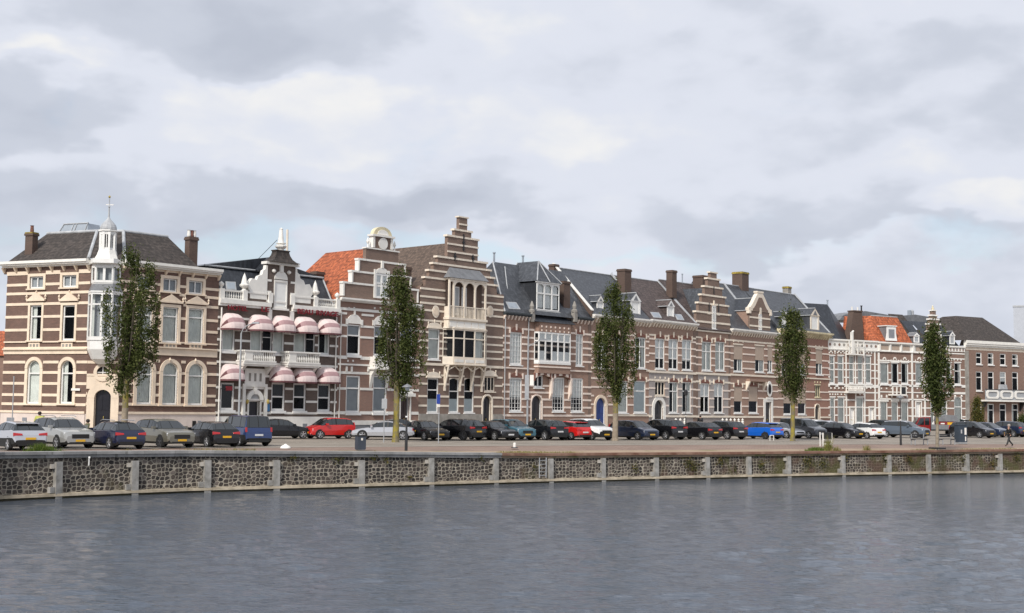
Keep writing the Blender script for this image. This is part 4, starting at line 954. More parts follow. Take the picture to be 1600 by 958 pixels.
    def scroll(s_, xe):
        e = (P[2] - x0 + .1) if s_ < 0 else 0; wd = 1.75
        pts = [(0, -.5), (0, H - .1), (.16, H - .1), (.2, H * .82), (.42, H * .76), (.5, H * .62), (.85, H * .56), (1.0, H * .42), (1.45, H * .46), (1.72, H * .30), (1.78, H * .12), (1.6, 0.02), (1.6, -.5)]
        q = [(xe + s_ * u, zr + z) for u, z in pts]
        if s_ > 0: q = q[::-1]
        g.prism(q, -.10, .25, w)
        g.lathe([(0.0, 0), (.42, .001), (.42, .05), (0, .06)], (0, 0, 0), w, 4) if 0 else None
    scroll(-1, x0); scroll(1, x1)
    g.box(x0 - .25, x1 + .25, -.28, .4, zt, zt + .2, w)
    f.B(g, 'gable')
    fr, pa = MB(), MB(); a, b, c, d = f.rect(427, 447.5, 438, 482); f.facet(fr, pa, (a, -.07), (b, -.07), c, d, 1, (.22,), w, .16)
    n = 10; r = (b - a) / 2; fr.prism([((a + b) / 2 + r * math.cos(math.pi * i / n), d + .06 + r * math.sin(math.pi * i / n)) for i in range(n + 1)], -.13, -.052, w)
    fr.box((a + b) / 2 - .16, (a + b) / 2 + .16, -.2, -.04, d + r, zt, w); fr.box(a - .15, b + .15, -.2, -.05, c - .15, c, w)
    for q in (-1, 1): fr.lathe([(.0, 0), (.17, .12), (.17, .25), (0, .36)], ((a + b) / 2 + q * (r + .1), -.12, d + r * .75), w, 8)
    wn = f.B(fr, 'gable_window'); f.B(pa, 'pane', wn); f.B(MB().poly([(a, -.055, c), (b, -.055, c), (b, -.055, d), (a, -.055, d)], M['blind']), 'blind', wn)
    # bell shaped cap and finial
    t = MB(); za = f.Z(438, 393.5); Hc = za - zt - .2; hw = (x1 - x0) / 2 + .2; prof = [(hw, 0), (hw * .78, Hc * .12), (hw * .6, Hc * .35), (hw * .47, Hc * .7), (hw * .42, Hc), (hw * .47, Hc + .05), (hw * .47, Hc + .12)]
    t.lathe([(r_ * 1.3, z) for r_, z in prof], (xc, .1, zt + .2), M['slateb'], 4, sy=.5, rot=math.pi / 4); f.B(t, 'gable_cap')
    t = MB(); z = za + .1; Hf = f.Z(437, 355) - z
    t.lathe([(.3, 0), (.22, .08), (.42, Hf * .14), (.46, Hf * .2), (.2, Hf * .28), (.38, Hf * .3), (.38, Hf * .33), (.24, Hf * .34), (.13, Hf * .92), (.16, Hf * .94), (0, Hf)], (xc, .1, z), w, 10); f.B(t, 'finial')
    # roofs
    zl = f.Z(345, 452, .8); e = f.w
    y1, y2 = 0.9, 2.0
    rz1, rz2 = f.Z(380, 421, 2.0), f.Z(434, 401, .6)
    zr0 = zb + .1
    rf = f.roof([[(.1, .45, zr0), (e - .1, .45, zr0), (e - .1, 2.0, rz1), (.1, 2.0, rz1)], [(0, 1.9, rz1), (xc, 1.9, rz2), (xc, 9, rz2), (0, 9, rz1)], [(e, 1.9, rz1), (e, 9, rz1), (xc, 9, rz2), (xc, 1.9, rz2)], [(0, 1.9, rz1), (e, 1.9, rz1), (xc, 1.9, rz2)], [(xc - 1.1, .3, rz1), (xc, .3, rz2), (xc, 2, rz2), (xc - 1.1, 2, rz1)],
                 [(.1, .45, zr0), (.1, 2, rz1), (.1, 9, rz1), (.1, 9, zr0)], [(e - .1, .45, zr0), (e - .1, 9, zr0), (e - .1, 9, rz1), (e - .1, 2, rz1)]],
                M['slated'], edges=[((0, 1.86, rz1), (e - .1, 1.86, rz1)), ((e - .1, .45, zr0), (e - .1, 2, rz1))])
    def onr(px, py): # point on the lower front slope
        for yin in [i * .05 + .45 for i in range(40)]:
            p = f.at(px, py, yin)
            if p[2] <= zr0 + (rz1 - zr0) * (yin - .45) / 1.55: return p
        return p
    f.skylight(rf, onr(353, 453), onr(369, 454), onr(367.5, 441), onr(352, 440.5))
    f.B(MB().tube((f.at(449, 404, 1.5)[0], 1.5, f.Z(449, 410, 1.5) - 2), f.at(449, 359, 1.5), .09, M['creamlt']), 'flue', rf)
    f.B(MB().tube(f.at(403, 405, 2.6), f.at(433, 375, .15), .02, M['iron']), 'stay_rod', rf)
    # lettering
    zz = 0
    for tx, xa, xb, y in (('HOTEL', 351.7, 382.7, 480.6), ('LE', 404, 416, 483.3), ('BEAU', 460.5, 484.7, 486.4), ('RIVAGE', 490, 524, 488.7)):
        text_mesh(f, tx, xa, xb, y, 7.5, M['red'], out=0.36)
    # awnings
    for x0, x1, y0, y1 in ((346.7, 382, 489, 516), (390, 425.5, 491.5, 518), (426, 459.7, 493, 520), (460, 495, 494.5, 522), (498, 531, 498, 523.5), (345.6, 381, 568.5, 595.5), (424, 458, 571, 598), (459, 493.6, 574, 599.5), (496, 529.7, 573.6, 600)):
        hood_awning(f, x0, x1, y0, y1)
    # balconies
    for x0, x1, y0, y1 in ((381, 430.5, 547.7, 567), (450, 499.4, 550, 569.5)):
        b = MB(); ym = (y0 + y1) / 2; p = .8; a, c = f.X(x0, ym, -p), f.X(x1, ym, -p); z0, z1 = f.Z((x0 + x1) / 2, y1, -p), f.Z((x0 + x1) / 2, y0, -p)
        b.box(a - .05, c + .05, -p - .08, 0, z0 - .12, z0 + .05, w); b.box(a, c, -p, 0, z0 - .25, z0 - .121, w)
        for (q0, q1) in (((a, -p), (c, -p)), ((a, 0), (a, -p)), ((c, -p), (c, 0))): f.baluster_rail(b, q0, q1, z0 + .05, z1, w, .17, .06)
        b.box(a + .1, a + .8, -p - .06, -p + .06, z0 + .05, z1 - .1, w)
        for u in (a + .25, c - .25): b.prismx([(0, z0 - .9), (0, z0 - .251), (-p * .9, z0 - .251), (-p * .55, z0 - .5)], u - .14, u + .14, w)
        f.B(b, 'balcony')
    for x in (342, 522.5):
        u = f.X(x, 570); f.B(MB().tube((u, -.14, f.Z(x, 480)), (u, -.14, .8), .055, M['white']), 'drain_pipe')
    s_ = MB(); a, _, z = f.at(343, 608); s_.box(a - .05, a + .5, -.9, -.82, z - .1, z + .22, M['red']); s_.box(a - .1, a - .05, -.9, 0, z, z + .05, M['black']); f.B(s_, 'hanging_sign')
    q = MB(); a, _, z = f.at(416.5, 637); q.box(a - .2, a + .22, -.1, -.04, z - .28, z + .28, paint('info_board_blue', (.05, .2, .42), .4, 0)); f.B(q, 'notice_board')
    for x in (384, 416): a, _, z = f.at(x, 629); f.B(MB().lathe([(.05, 0), (.11, .12), (.11, .25), (.02, .34)], (a, -.2, z - .1), M['gold'], 8), 'wall_lantern')
    return h
H2 = house2()

# ------------------------------------------------------------------ stepped gable helper
def step_gable(f, levels, zbase, mat, trim, xc, th=0.35, cap=.16, posts=True, ov=.08, bandys=()):
    """levels: (half width, top z), widest first"""
    g = MB(); zb = zbase
    for i, (hw, zt) in enumerate(levels):
        g.box(xc - hw, xc + hw, -.002 * i, th, zb, zt, mat)
        nh = levels[i + 1][0] if i + 1 < len(levels) else 0
        if nh:
            g.box(xc - hw - ov, xc - nh, -.08, th + .05, zt, zt + cap, trim); g.box(xc + nh, xc + hw + ov, -.08, th + .05, zt, zt + cap, trim)
            g.box(xc - nh, xc + nh, -.05, -.003 * i - .012, zt, zt + cap, trim)
            if posts:
                g.box(xc - hw - .03, xc - hw + .12, -.07, th + .03, zb + .17, zt - .001, trim); g.box(xc + hw - .12, xc + hw + .03, -.07, th + .03, zb + .17, zt - .001, trim)
        else: g.box(xc - hw - ov, xc + hw + ov, -.08, th + .05, zt, zt + cap * .7, trim)
        zb = zt
    return g

def house3():
    h = House('gabled_house', 'red brick house with white stepped gable, round gable top and orange tiled roof', 'house', LA, 527.5, 655); f = h.f; w = M['white']; br = M['brick3']; st = f.st
    for x0, x1 in ((542, 563), (584, 604.5), (625, 645)):
        d = (x0 - 542) * .05
        f.win(x0, x1, 507 + d, 555 + d * .6, tr=(.64,), cur=[('grey', .64, 1)], top='lun', mat=w, fw=.12, sill=.2)
    for x0, x1 in ((540.5, 562.5), (582.5, 604.5)):
        f.win(x0, x1, 587, 645, tr=(.66,), cur=[('grey', 0, 1)], mat=w, fw=.13, sill=.2)
    f.door(625, 639.5, 621, 656, M['doorbrown'], sur=.14, smat=w, z0=.25)
    a, _, z = f.at(632, 615); st.box(a - 1.1, a + 1.0, -.35, .02, z - .25, z + .02, w); st.prism([(a - 1.0, z + .02), (a + .9, z + .02), (a + .4, z + .5), (a, z + .85), (a - .5, z + .5)], -.2, .02, w)
    # pipes and the white console of the balcony
    for x in (528.7,): u = f.X(x, 570); f.B(MB().tube((u + .1, -.1, f.Z(x, 486)), (u + .1, -.1, .8), .05, w), 'drain_pipe')
    a, b, c, d = f.rect(571, 607, 558, 606); bb = MB(); bb.box(a + .4, b, -.7, 0, d - .9, d, w); bb.box(a + .3, b + .1, -.8, 0, d - 1.05, d - .901, w); bb.prismx([(0, c), (0, d - 1.051), (-.65, d - 1.051), (-.25, c + 1.0)], a + .45, a + .75, w); bb.prismx([(0, c), (0, d - 1.051), (-.65, d - 1.051), (-.25, c + 1.0)], b - .35, b - .05, w); f.B(bb, 'balcony')
    f.bands(531, [489, 507.6, 524.8], .17, w); f.band(f.Z(531, 558), .26, w, .09); f.band(f.Z(531, 569), .14, w, .09, skip=False); f.bands(531, [582, 607], .2, w); f.band(f.Z(531, 645), .25, w)
    for x in (541, 549, 575, 583, 591): a, _, z = f.at(x, 577); st.box(a - .09, a + .09, -.08, .02, z - .2, z + .22, w)
    for x in (545, 553, 585, 594, 630, 640): a, _, z = f.at(x, 481.5); st.box(a - .07, a + .07, -.06, .02, z - .08, z + .08, w); z = f.Z(x, 564); st.box(a - .07, a + .07, -.06, .02, z - .08, z + .08, w)
    f.plinth(f.Z(531, 664), .12, M['grey']); f.plinth(f.Z(531, 657), .16, w, f.Z(531, 664))
    zt = f.Z(590, 472.5); f.wall(zt, br)
    f.cornice(zt + .12, .3, .4, w); f.band(f.Z(590, 485.5), .3, w, .06) if 0 else None
    f.B(MB().box(0, f.w, -.06, .0, f.Z(590, 489), f.Z(590, 485), w), 'string_course')
    xc = f.X(598.4, 430); Z = lambda y: f.Z(598, y)
    L = lambda xl: xc - f.X(xl, 430)
    lv = [(f.w / 2 - .55, Z(448.5)), (L(547.8), Z(430)), (L(558), Z(411)), (L(570), Z(391))]
    xc0 = f.w / 2; xc = xc0 + .05
    lv = [(f.w / 2 - .35, Z(449)), (f.w / 2 - 1.25, Z(430.5)), (f.w / 2 - 1.95, Z(411)), (f.w / 2 - 2.75, Z(391.5))]
    br = M['brick4']; g = step_gable(f, lv, zt + .12, br, w, xc, posts=True)
    zn, zk = Z(391.5), Z(371); hw = 1.02
    g.box(xc - hw, xc + hw, -.02, .4, zn, zk, br)
    for q in (-1, 1):
        g.box(xc + q * hw - .12, xc + q * hw + .12, -.08, .42, zn + .16, zk, w); g.lathe([(.08, 0), (.05, .3), (.14, .5), (.0, .9)], (xc + q * (hw + .5), .15, zn + .1), w, 8)
    g.box(xc - hw - .25, xc + hw + .25, -.2, .5, zk, zk + .16, w)
    g.prism([(xc + (hw + .02) * math.cos(math.pi * i / 12), zk + .16 + .72 * math.sin(math.pi * i / 12)) for i in range(13)], -.03, .4, M['yellowst'])
    g.prism([(xc + .62 * math.cos(math.pi * i / 12), zk + .2 + .42 * math.sin(math.pi * i / 12)) for i in range(13)], -.07, -.031, w)
    zc = Z(381); g.prism([(xc + .5 * math.cos(math.pi * i / 8), zc + .5 * math.sin(math.pi * i / 8)) for i in range(16)], -.12, -.021, w)
    f.B(g, 'gable')
    fr, pa = MB(), MB(); a, b = xc - .72, xc + .62; c, d = zt + .35, Z(428); f.facet(fr, pa, (a, -.04), (b, -.04), c, d, 2, (.6,), M['frame'], .17)
    n = 10; r = (b - a) / 2; fr.prism([((a + b) / 2 + r * math.cos(math.pi * i / n), d + .02 + r * .7 * math.sin(math.pi * i / n)) for i in range(n + 1)], -.12, -.01, w); fr.box((a + b) / 2 - .12, (a + b) / 2 + .12, -.16, -.01, d + r * .7, d + r * .7 + .6, w); fr.box(a - .2, a, -.1, -.005, c, d + .3, w); fr.box(b, b + .2, -.1, -.005, c, d + .3, w)
    wn = f.B(fr, 'gable_window'); f.B(pa, 'pane', wn); f.B(MB().poly([(a, -.018, c), (b, -.018, c), (b, -.018, d), (a, -.018, d)], M['blind']), 'blind', wn)
    zr = Z(386); ze = zt - .3; W_ = f.w; ry = 7.2
    rf = f.roof([[(.1, .3, ze), (xc, .3, zr), (xc, ry, zr), (.1, ry + 2.2, ze)], [(W_ - .1, .3, ze), (W_ - .1, ry + 2.2, ze), (xc, ry, zr), (xc, .3, zr)], [(.1, ry + 2.2, ze), (xc, ry, zr), (W_ - .1, ry + 2.2, ze)]], M['tileo'])
    f.chimney(rf, 631, 643, 417, 437, 1.6)
    f.chimney(rf, 487, 507, 424, 436, 3.4)
    return h
H3 = house3()

def house4():
    h = House('step_gabled_house', 'tall brown brick house with many narrow cream steps on its gable and a loggia', 'house', LA, 655, 785.5); f = h.f; cr = M['creamlt']; br = M['brick4']; st = f.st; W_ = f.w
    f.win(669, 687, 514, 562, tr=(.68,), cur=['full'], top='crest', mat=cr, frame=M['frame'], fw=.1)
    f.win(667.5, 685, 591, 645, tr=(.66,), cur=[('frost', 0, .4)], top='crest', mat=cr, fw=.1)
    for x0, x1 in ((701.5, 717), (725, 740.5)): f.win(x0, x1, 591, 645, tr=(.62,), cur=[('frost', 0, .4)], mat=cr, fw=.1, arch=.45)
    f.win(757, 773, 588.5, 612, cols=3, tr=(), mat=cr, frame=cr, fw=.1, top='crest')
    f.door(754, 767.5, 618.5, 658, M['doorblack'], arch=1.0, sur=.16, smat=cr, z0=.25, label='dark navy arched door')
    f.bands(660, [450.5, 462.8, 472.9, 484, 500, 518.6, 531.7, 543, 554.6, 585.6, 599.4, 619, 633.8], .17, cr)
    f.band(f.Z(660, 568.4), .22, cr, .1, skip=False)
    f.plinth(f.Z(660, 646.5), .12, M['greystone'])
    for x in (680, 765):       # medallions
        a, _, z = f.at(x, 487); e = [(a + .42 * math.cos(math.pi * i / 8), z + .55 * math.sin(math.pi * i / 8)) for i in range(16)]; st.prism(e, -.10, -.041, cr); st.prism([(a + (p - a) * .7, z + (q - z) * .7) for p, q in e], -.13, -.101, M['cream'])
    zt = f.Z(720, 453); f.wall(zt, br)
    xc = f.X(723, 400); Z = lambda y: f.Z(723, y)
    ys = [453, 442, 430.5, 418.5, 408]; xl = [663, 671, 677.5, 684, 690]
    lv = []; 
    L = lambda x: xc - f.X(x, 430)
    R_ = W_ - .1 - xc
    hws = [L(665), L(670.5), L(677), L(683.5), L(690)]; tops = [Z(441.5), Z(430), Z(418.5), Z(408.5), Z(372.5)]
    hws = [min(x, R_) for x in hws]; hws[4] = L(698.5)
    lv = [(hws[0], Z(441.5)), (hws[1], Z(430)), (hws[2], Z(418.5)), (hws[3], Z(407.5)), (hws[4], Z(373)), (L(709.5), Z(362)), (L(716.3), Z(340.5))]
    g = step_gable(f, lv, zt, br, cr, xc, posts=False, cap=.17, ov=.14)
    for y in (396, 384): z = Z(y); g.box(xc - hws[4] - .04, xc + hws[4] + .04, -.06, -.018, z - .08, z + .08, cr)
    z = Z(351); g.box(xc - L(716.3) - .03, xc + L(716.3) + .03, -.06, -.02, z - .07, z + .07, cr)
    for x, y0, y1 in ((723.5, 366, 392), (710, 395, 407), (738, 398, 409)): a, _, z = f.at(x, y1); z1 = f.Z(x, y0); g.box(a - .06, a + .06, -.1, -.02, z, z1, M['iron']); g.box(a - .16, a + .16, -.1, -.02, (z + z1) / 2 - .05, (z + z1) / 2 + .05, M['iron'])
    f.B(g, 'gable')
    # top floor loggia
    p = .6; a, b = f.X(702, 470, -p), f.X(760, 470, -p); z0, z1 = f.Z(730, 498.5, -p), f.Z(730, 440, -p); lo = MB(); n = 4; cm = cr
    lo.box(a - .1, b + .1, -p - .1, 0, z0 - .15, z0 + .05, cm)
    cols = [a + .06, a + .6] + [a + .6 + (b - a - .66) * i / 3 for i in (1, 2)] + [b - .06]
    for u in cols: lo.box(u - .075, u + .075, -p, -p + .15, z0 + .051, z1, cm)
    for u0, u1 in zip(cols, cols[1:]):
        r = (u1 - u0) / 2 - .07; uc = (u0 + u1) / 2; zc = z1 - r - .12
        for i in range(8):
            t0, t1 = math.pi * i / 8, math.pi * (i + 1) / 8; P, Q = (uc + r * math.cos(t0), zc + r * math.sin(t0)), (uc + r * math.cos(t1), zc + r * math.sin(t1)); lo.prism([Q, P, (P[0], z1 + .05), (Q[0], z1 + .05)], -p + .01, -p + .12, cm)
        k = max(2, int((u1 - u0) / .17))
        for i in range(1, k): u = u0 + (u1 - u0) * i / k; lo.box(u - .025, u + .025, -p + .04, -p + .09, z0 + .05, z0 + 1.0, cm)
        lo.box(u0, u1, -p + .02, -p + .11, z0 + 1.0, z0 + 1.08, cm)
    lo.box(a, b, -p - .05, 0, z1 + .051, z1 + .2, cm)
    for q in (a, b - .12): lo.box(q, q + .12, -p + .16, 0, z0 + .051, z0 + 1.0, cm)
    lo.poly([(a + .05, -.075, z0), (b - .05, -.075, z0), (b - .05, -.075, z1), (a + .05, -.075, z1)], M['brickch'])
    for u in (a + 1.15, a + 2.1): lo.box(u, u + .62, -.12, -.08, z0 + .3, z1 - .5, M['frame']); lo.box(u + .08, u + .54, -.125, -.121, z0 + .5, z1 - .6, M['greyblind'])
    lg = f.B(lo, 'loggia')
    zz = f.Z(730, 421, -.1); e0 = [(a - .15, -p - .15, z1 + .2), (b + .15, -p - .15, z1 + .2), (b + .15, 0, z1 + .2), (a - .15, 0, z1 + .2)]; r = MB()
    t0, t1 = (a + .55, -.02, zz), (b - .3, -.02, zz); r.poly([e0[0], e0[1], t1, t0], M['lead']); r.poly([e0[1], e0[2], t1], M['lead']); r.poly([e0[3], e0[0], t0], M['lead']); f.B(r, 'loggia_roof', lg)
    # panelled front under the loggia, then the glazed bay
    z2 = f.Z(730, 515, -p); m = MB(); m.box(a - .02, b + .02, -p + .02, 0, z2, z0 - .151, cm)
    for i in range(5): u = a + .1 + (b - a - .2) * i / 5; m.box(u + .04, u + (b - a) / 5 - .08, -p - .01, -p + .019, z2 + .15, z0 - .3, M['white'])
    f.B(m, 'panel_frieze')
    z3 = f.Z(730, 569, -p); zw0 = f.Z(730, 560.5, -p); mf, mp = MB(), MB(); c1 = .55
    al, ar_ = f.X(702, 540, -p) - .1, f.X(770, 540, 0)
    bl, brt = f.X(708.5, 540, -p), f.X(757.5, 540, -p)
    pts = [(bl - .75, 0), (bl, -p), (brt, -p), (brt + .85, 0)]
    for i, n in ((0, 1), (1, 3), (2, 1)): f.facet(mf, mp, pts[i], pts[i + 1], zw0, z2, n, (.68,), M['creamlt'], .13)
    wn = f.B(mf, 'bay_window'); f.B(mp, 'pane', wn)
    m = MB()
    for i in range(3):
        m.seg(pts[i], pts[i + 1], 0, None, -.1, .06, z3, zw0, cm); m.seg(pts[i], pts[i + 1], 0, None, -.1, .12, z3 - .12, z3 - .001, cm); m.seg(pts[i], pts[i + 1], 0, None, -.1, .1, z2, z2 + .14, cm)
    m.poly([(*q, z3) for q in pts], cm); m.poly([(*q, z2 + .1) for q in pts][::-1], cm)
    for i in range(3): u = bl + (brt - bl) * i / 3; m.box(u + .12, u + (brt - bl) / 3 - .12, -p - .085, -p - .061, z3 + .12, zw0 - .1, M['white'])
    f.B(m, 'bay_base', wn)
    q = [(pts[0][0] + .35, .1), (bl + .15, -p + .3), (brt - .15, -p + .3), (pts[3][0] - .35, .1)]; m = MB()
    for i in range(3): m.poly([(*q[i], zw0), (*q[i + 1], zw0), (*q[i + 1], z2), (*q[i], z2)], M['dark'] if i < 2 else M['curtain'])  # near-black faces are painted room shade, the last one is curtain
    m.box(brt - 1.15, brt - .3, -p + .2, -p + .26, zw0, z2, M['curtain']); f.B(m, 'curtain', wn)
    # lattice brackets
    zb1 = f.Z(730, 572, -.4); zb0 = f.Z(720, 608, 0)
    br_ = MB()
    for u in (bl - .45, bl + (brt - bl) * .36, bl + (brt - bl) * .72, brt + .25):
        br_.tube((u, -.02, zb0), (u, -p * .85, zb1), .09, cr); br_.box(u - .1, u + .1, -.12, 0, zb0 - .2, zb1, cr); br_.box(u - .09, u + .09, -p * .9, -.1, zb1 - .12, zb1, cr); br_.tube((u, -.05, zb1 - .3), (u, -p * .5, (zb0 + zb1) / 2), .06, cr)
    for i in range(3):
        u0 = bl - .45 + (brt - bl + .7) * i / 3; u1 = u0 + (brt - bl + .7) / 3; br_.tube((u0 + .05, -p * .6, zb1 - .45), ((u0 + u1) / 2, -p * .8, zb1 - .05), .06, cr); br_.tube((u1 - .05, -p * .6, zb1 - .45), ((u0 + u1) / 2, -p * .8, zb1 - .05), .06, cr)
    f.B(br_, 'bracket')
    zr = Z(377.5); ze = zt - .2; ry = 9.5
    rf = f.roof([[(.1, .3, ze), (xc, .3, zr), (xc, ry, zr), (.1, ry + 3, ze)], [(W_ - .1, .3, ze), (W_ - .1, ry + 3, ze), (xc, ry, zr), (xc, .3, zr)], [(.1, ry + 3, ze), (xc, ry, zr), (W_ - .1, ry + 3, ze)]], M['tileb'])
    return h
H4 = house4()

def house5():
    h = House('villa_house', 'pink brick house with slate roof, white glazed roof pavilion and five-light bay', 'house', LA, 785.5, 924); f = h.f; cr = M['pinkstone']; br = M['brick5']; st = f.st; W_ = f.w
    f.win(796.5, 815.5, 519, 570.5, cols=1, tr=(), bars=[(.0, 1, 4, 7)], cur=[('blind', 0, 1)], top='seg', mat=cr, fw=.14)
    f.win(899.7, 911, 522, 572, cols=2, tr=(.72,), cur=[('blind', 0, 1)], top='seg', mat=cr, fw=.12)
    f.win(796, 815.5, 590, 643.5, cols=1, tr=(), bars=[(0, 1, 4, 8)], cur=[('blind', .42, 1)], top='seg', mat=cr, fw=.14)
    f.win(863, 882, 590, 643.5, cols=1, tr=(), bars=[(0, 1, 4, 8)], cur=[('blind', .42, 1)], mat=cr, fw=.14)
    f.win(892, 911, 591, 644, cols=1, tr=(), bars=[(0, 1, 4, 8)], cur=[('blind', .42, 1)], mat=cr, fw=.14)
    f.win(834, 848.5, 586, 606, cols=2, tr=(), mat=cr, fw=.14)
    f.door(830, 846, 618, 657, M['doorblack'], arch=.9, sur=.12, frame=M['frame'], smat=cr, z0=.25)
    f.bands(790, [525, 535.8, 546.7, 558.6, 601, 612, 623, 635.5], .18, cr); f.band(f.Z(790, 649), .2, cr)
    f.band(f.Z(790, 574.5), .14, cr, .1, skip=False); f.band(f.Z(790, 512), .18, cr)
    zt = f.Z(850, 499.5); f.st.box(f.w - .55, f.w - .1, -.03, .01, 0, zt, M['brick4']); f.wall(zt, br); st = None
    f.cornice(f.Z(808, 489), .3, .42, M['gutter'], frieze=.45, fm=br, br=.5, brm=cr, x0=0, x1=f.X(827, 490), bw=.14)
    f.cornice(f.Z(912, 496), .3, .42, M['gutter'], frieze=.45, fm=br, br=.5, brm=cr, x0=f.X(901, 496), bw=.14)
    zc = f.Z(808, 489)
    # bay
    p = .4; a, b = f.X(842, 545, -p), f.X(891, 545, -p); z0, z1 = f.Z(866, 566, -p), f.Z(866, 520, -p); mf, mp = MB(), MB(); pts = [(a - .22, 0), (a, -p), (b, -p), (b + .22, 0)]
    f.facet(mf, mp, pts[1], pts[2], z0, z1, 5, (.70,), M['frame'], .15); f.facet(mf, mp, pts[0], pts[1], z0, z1, 1, (.7,), M['frame'], .15); f.facet(mf, mp, pts[2], pts[3], z0, z1, 1, (.7,), M['frame'], .15)
    wn = f.B(mf, 'bay_window'); f.B(mp, 'pane', wn); m = MB()
    for i in range(5):
        u0 = a + (b - a) * i / 5 + .1; u1 = u0 + (b - a) / 5 - .1; m.box(u0, u1, -p + .05, -p + .07, z0 + (z1 - z0) * .02, z0 + (z1 - z0) * (.36 if i != 1 else .02) + .01, M['blind']); m.box(u0, u1, -p + .05, -p + .07, z0 + (z1 - z0) * .70, z1, M['blind'])
    m.poly([(a - .15, -.03, z0), (b + .15, -.03, z0), (b + .15, -.03, z1), (a - .15, -.03, z1)], M['dark']); f.B(m, 'blind', wn)  # near-black backing paints the room shade behind the blinds
    m = MB(); zu = f.Z(866, 505, -p)
    for i in range(3):
        m.seg(pts[i], pts[i + 1], 0, None, -.1, .05, z1, zu, br); m.seg(pts[i], pts[i + 1], 0, None, -.1, .08, z0 - .22, z0, M['frame']); m.seg(pts[i], pts[i + 1], 0, None, -.1, .03, z0 - 1.1, z0 - .221, br); m.seg(pts[i], pts[i + 1], 0, None, -.1, .1, z0 - .55, z0 - .42, cr)
    for i in range(7): u = a + (b - a) * (i + .5) / 7 - .07; m.box(u, u + .14, -p - .09, -p - .051, z1 + .05, z1 + .22, cr); m.box(u - .02, u + .14, -p - .09, -p - .051, z1 + .42, z1 + .6, cr)
    m.poly([(*q, z0 - 1.1) for q in pts], br); m.poly([(*q, zu) for q in pts][::-1], br); f.B(m, 'bay_wall')
    # corbel arches below the bay
    m = MB(); zb = z0 - 1.1
    ua = [a - .55, a + (b - a) * .46, b + .35]
    for u0, u1 in zip(ua, ua[1:]):
        uc = (u0 + u1) / 2; r = (u1 - u0) / 2 - .1
        for i in range(8):
            t0, t1 = math.pi * i / 8, math.pi * (i + 1) / 8; P, Q = (uc + r * math.cos(t0), zb - .75 + .6 * math.sin(t0)), (uc + r * math.cos(t1), zb - .75 + .6 * math.sin(t1)); m.prism([Q, P, (P[0], zb), (Q[0], zb)], -p + .05, -p + .3, M['archred'] if i % 2 else cr)
    for u in ua[1:]: m.prismx([(0, zb - 2.6), (0, zb - .4), (-p + .05, zb - .4), (-p * .8, zb - 1.0), (-.3, zb - 1.9)], u - .13, u + .13, cr)
    f.B(m, 'corbel')
    f.roof([[(a - .7, -p - .15, zu), (b + .7, -p - .15, zu), (b - .2, 1.0, f.Z(860, 489, .5) + .2), (a + .2, 1.0, f.Z(860, 489, .5) + .2)], [(a - .7, -p - .15, zu), (a + .2, 1.0, f.Z(860, 489, .5) + .2), (a - .7, .9, zu)], [(b + .7, -p - .15, zu), (b + .7, .9, zu), (b - .2, 1.0, f.Z(860, 489, .5) + .2)]], M['slated'], name='bay_roof')
    m = MB()
    for x in (832, 898.5): u = f.X(x, 490, -.2); z = f.Z(x, 503, -.2); zz = f.Z(x, 470, -.2); H = zz - z; m.box(u - .22, u + .22, -.35, .1, z, z + H * .45, M['greystone']); m.lathe([(.3, H * .45), (.32, H * .55), (.16, H * .6), (.22, H * .75), (.08, H * .95), (.0, H)], (u, -.12, z), M['greystone'], 8)
    f.B(m, 'finial')
    # main roof: two slopes, ridge parallel to the street, hipped left
    yr = 3.8; zr = (f.Z(800, 412, yr) + f.Z(769, 410, yr)) / 2; e0 = .2; pk = f.at(770, 410, yr)[0]; sl = M['slate']
    rf = f.roof([[(0, -.2, zc), (W_, -.2, zc), (W_, yr, zr), (pk, yr, zr)], [(0, -.2, zc), (pk, yr, zr), (0, 8, zc)], [(W_, yr, zr), (W_, 8, zc), (0, 8, zc), (pk, yr, zr)]], sl,
                edges=[((0, -.2, zc), (pk, yr, zr))])
    # glazed pavilion with a hipped roof running back
    yp = .25; a, b = f.X(838.5, 465, yp), f.X(873.5, 465, yp); z0, z1 = f.Z(856, 489, yp), f.Z(856, 443, yp); mf, mp = MB(), MB()
    f.facet(mf, mp, (a, yp), (b, yp), z0 + .15, z1, 3, (.62,), M['frame'], .17); 
    for i in range(3):
        uc = a + (b - a) * (i + .5) / 3; r = (b - a) / 6 - .06
        for k in range(6): t0, t1 = math.pi * k / 6, math.pi * (k + 1) / 6; P, Q = (uc + r * math.cos(t0), z1 - r - .1 + r * math.sin(t0)), (uc + r * math.cos(t1), z1 - r - .1 + r * math.sin(t1)); mf.prism([Q, P, (P[0], z1 - .05), (Q[0], z1 - .05)], yp - .03, yp + .02, M['frame'])
    mf.box(a - .1, b + .1, yp - .12, yp + .1, z0, z0 + .149, M['frame']); mf.box(a - .1, b + .1, yp - .15, yp + .1, z1, z1 + .12, M['frame'])
    mf.poly([(a - .001, yp + .05, z0), (a - .001, yp + .05, z1), (a - .001, 3.4, z1), (a - .001, 3.4, z0)], M['slated']); mf.poly([(b, yp + .05, z0), (b, 3.4, z0), (b, 3.4, z1), (b, yp + .05, z1)], M['slated'])
    ap = f.Z(847, 409, 1.6); xm = (a + b) / 2; e = .18; y3 = 4.2
    t = z1 + .12; mf.poly([(a - e, yp - .2, t), (b + e, yp - .2, t), (xm, 1.5, ap)], sl); mf.poly([(a - e, yp - .2, t), (xm, 1.5, ap), (xm, y3, ap), (a - e, y3, t)], sl); mf.poly([(b + e, yp - .2, t), (b + e, y3, t), (xm, y3, ap), (xm, 1.5, ap)], sl)
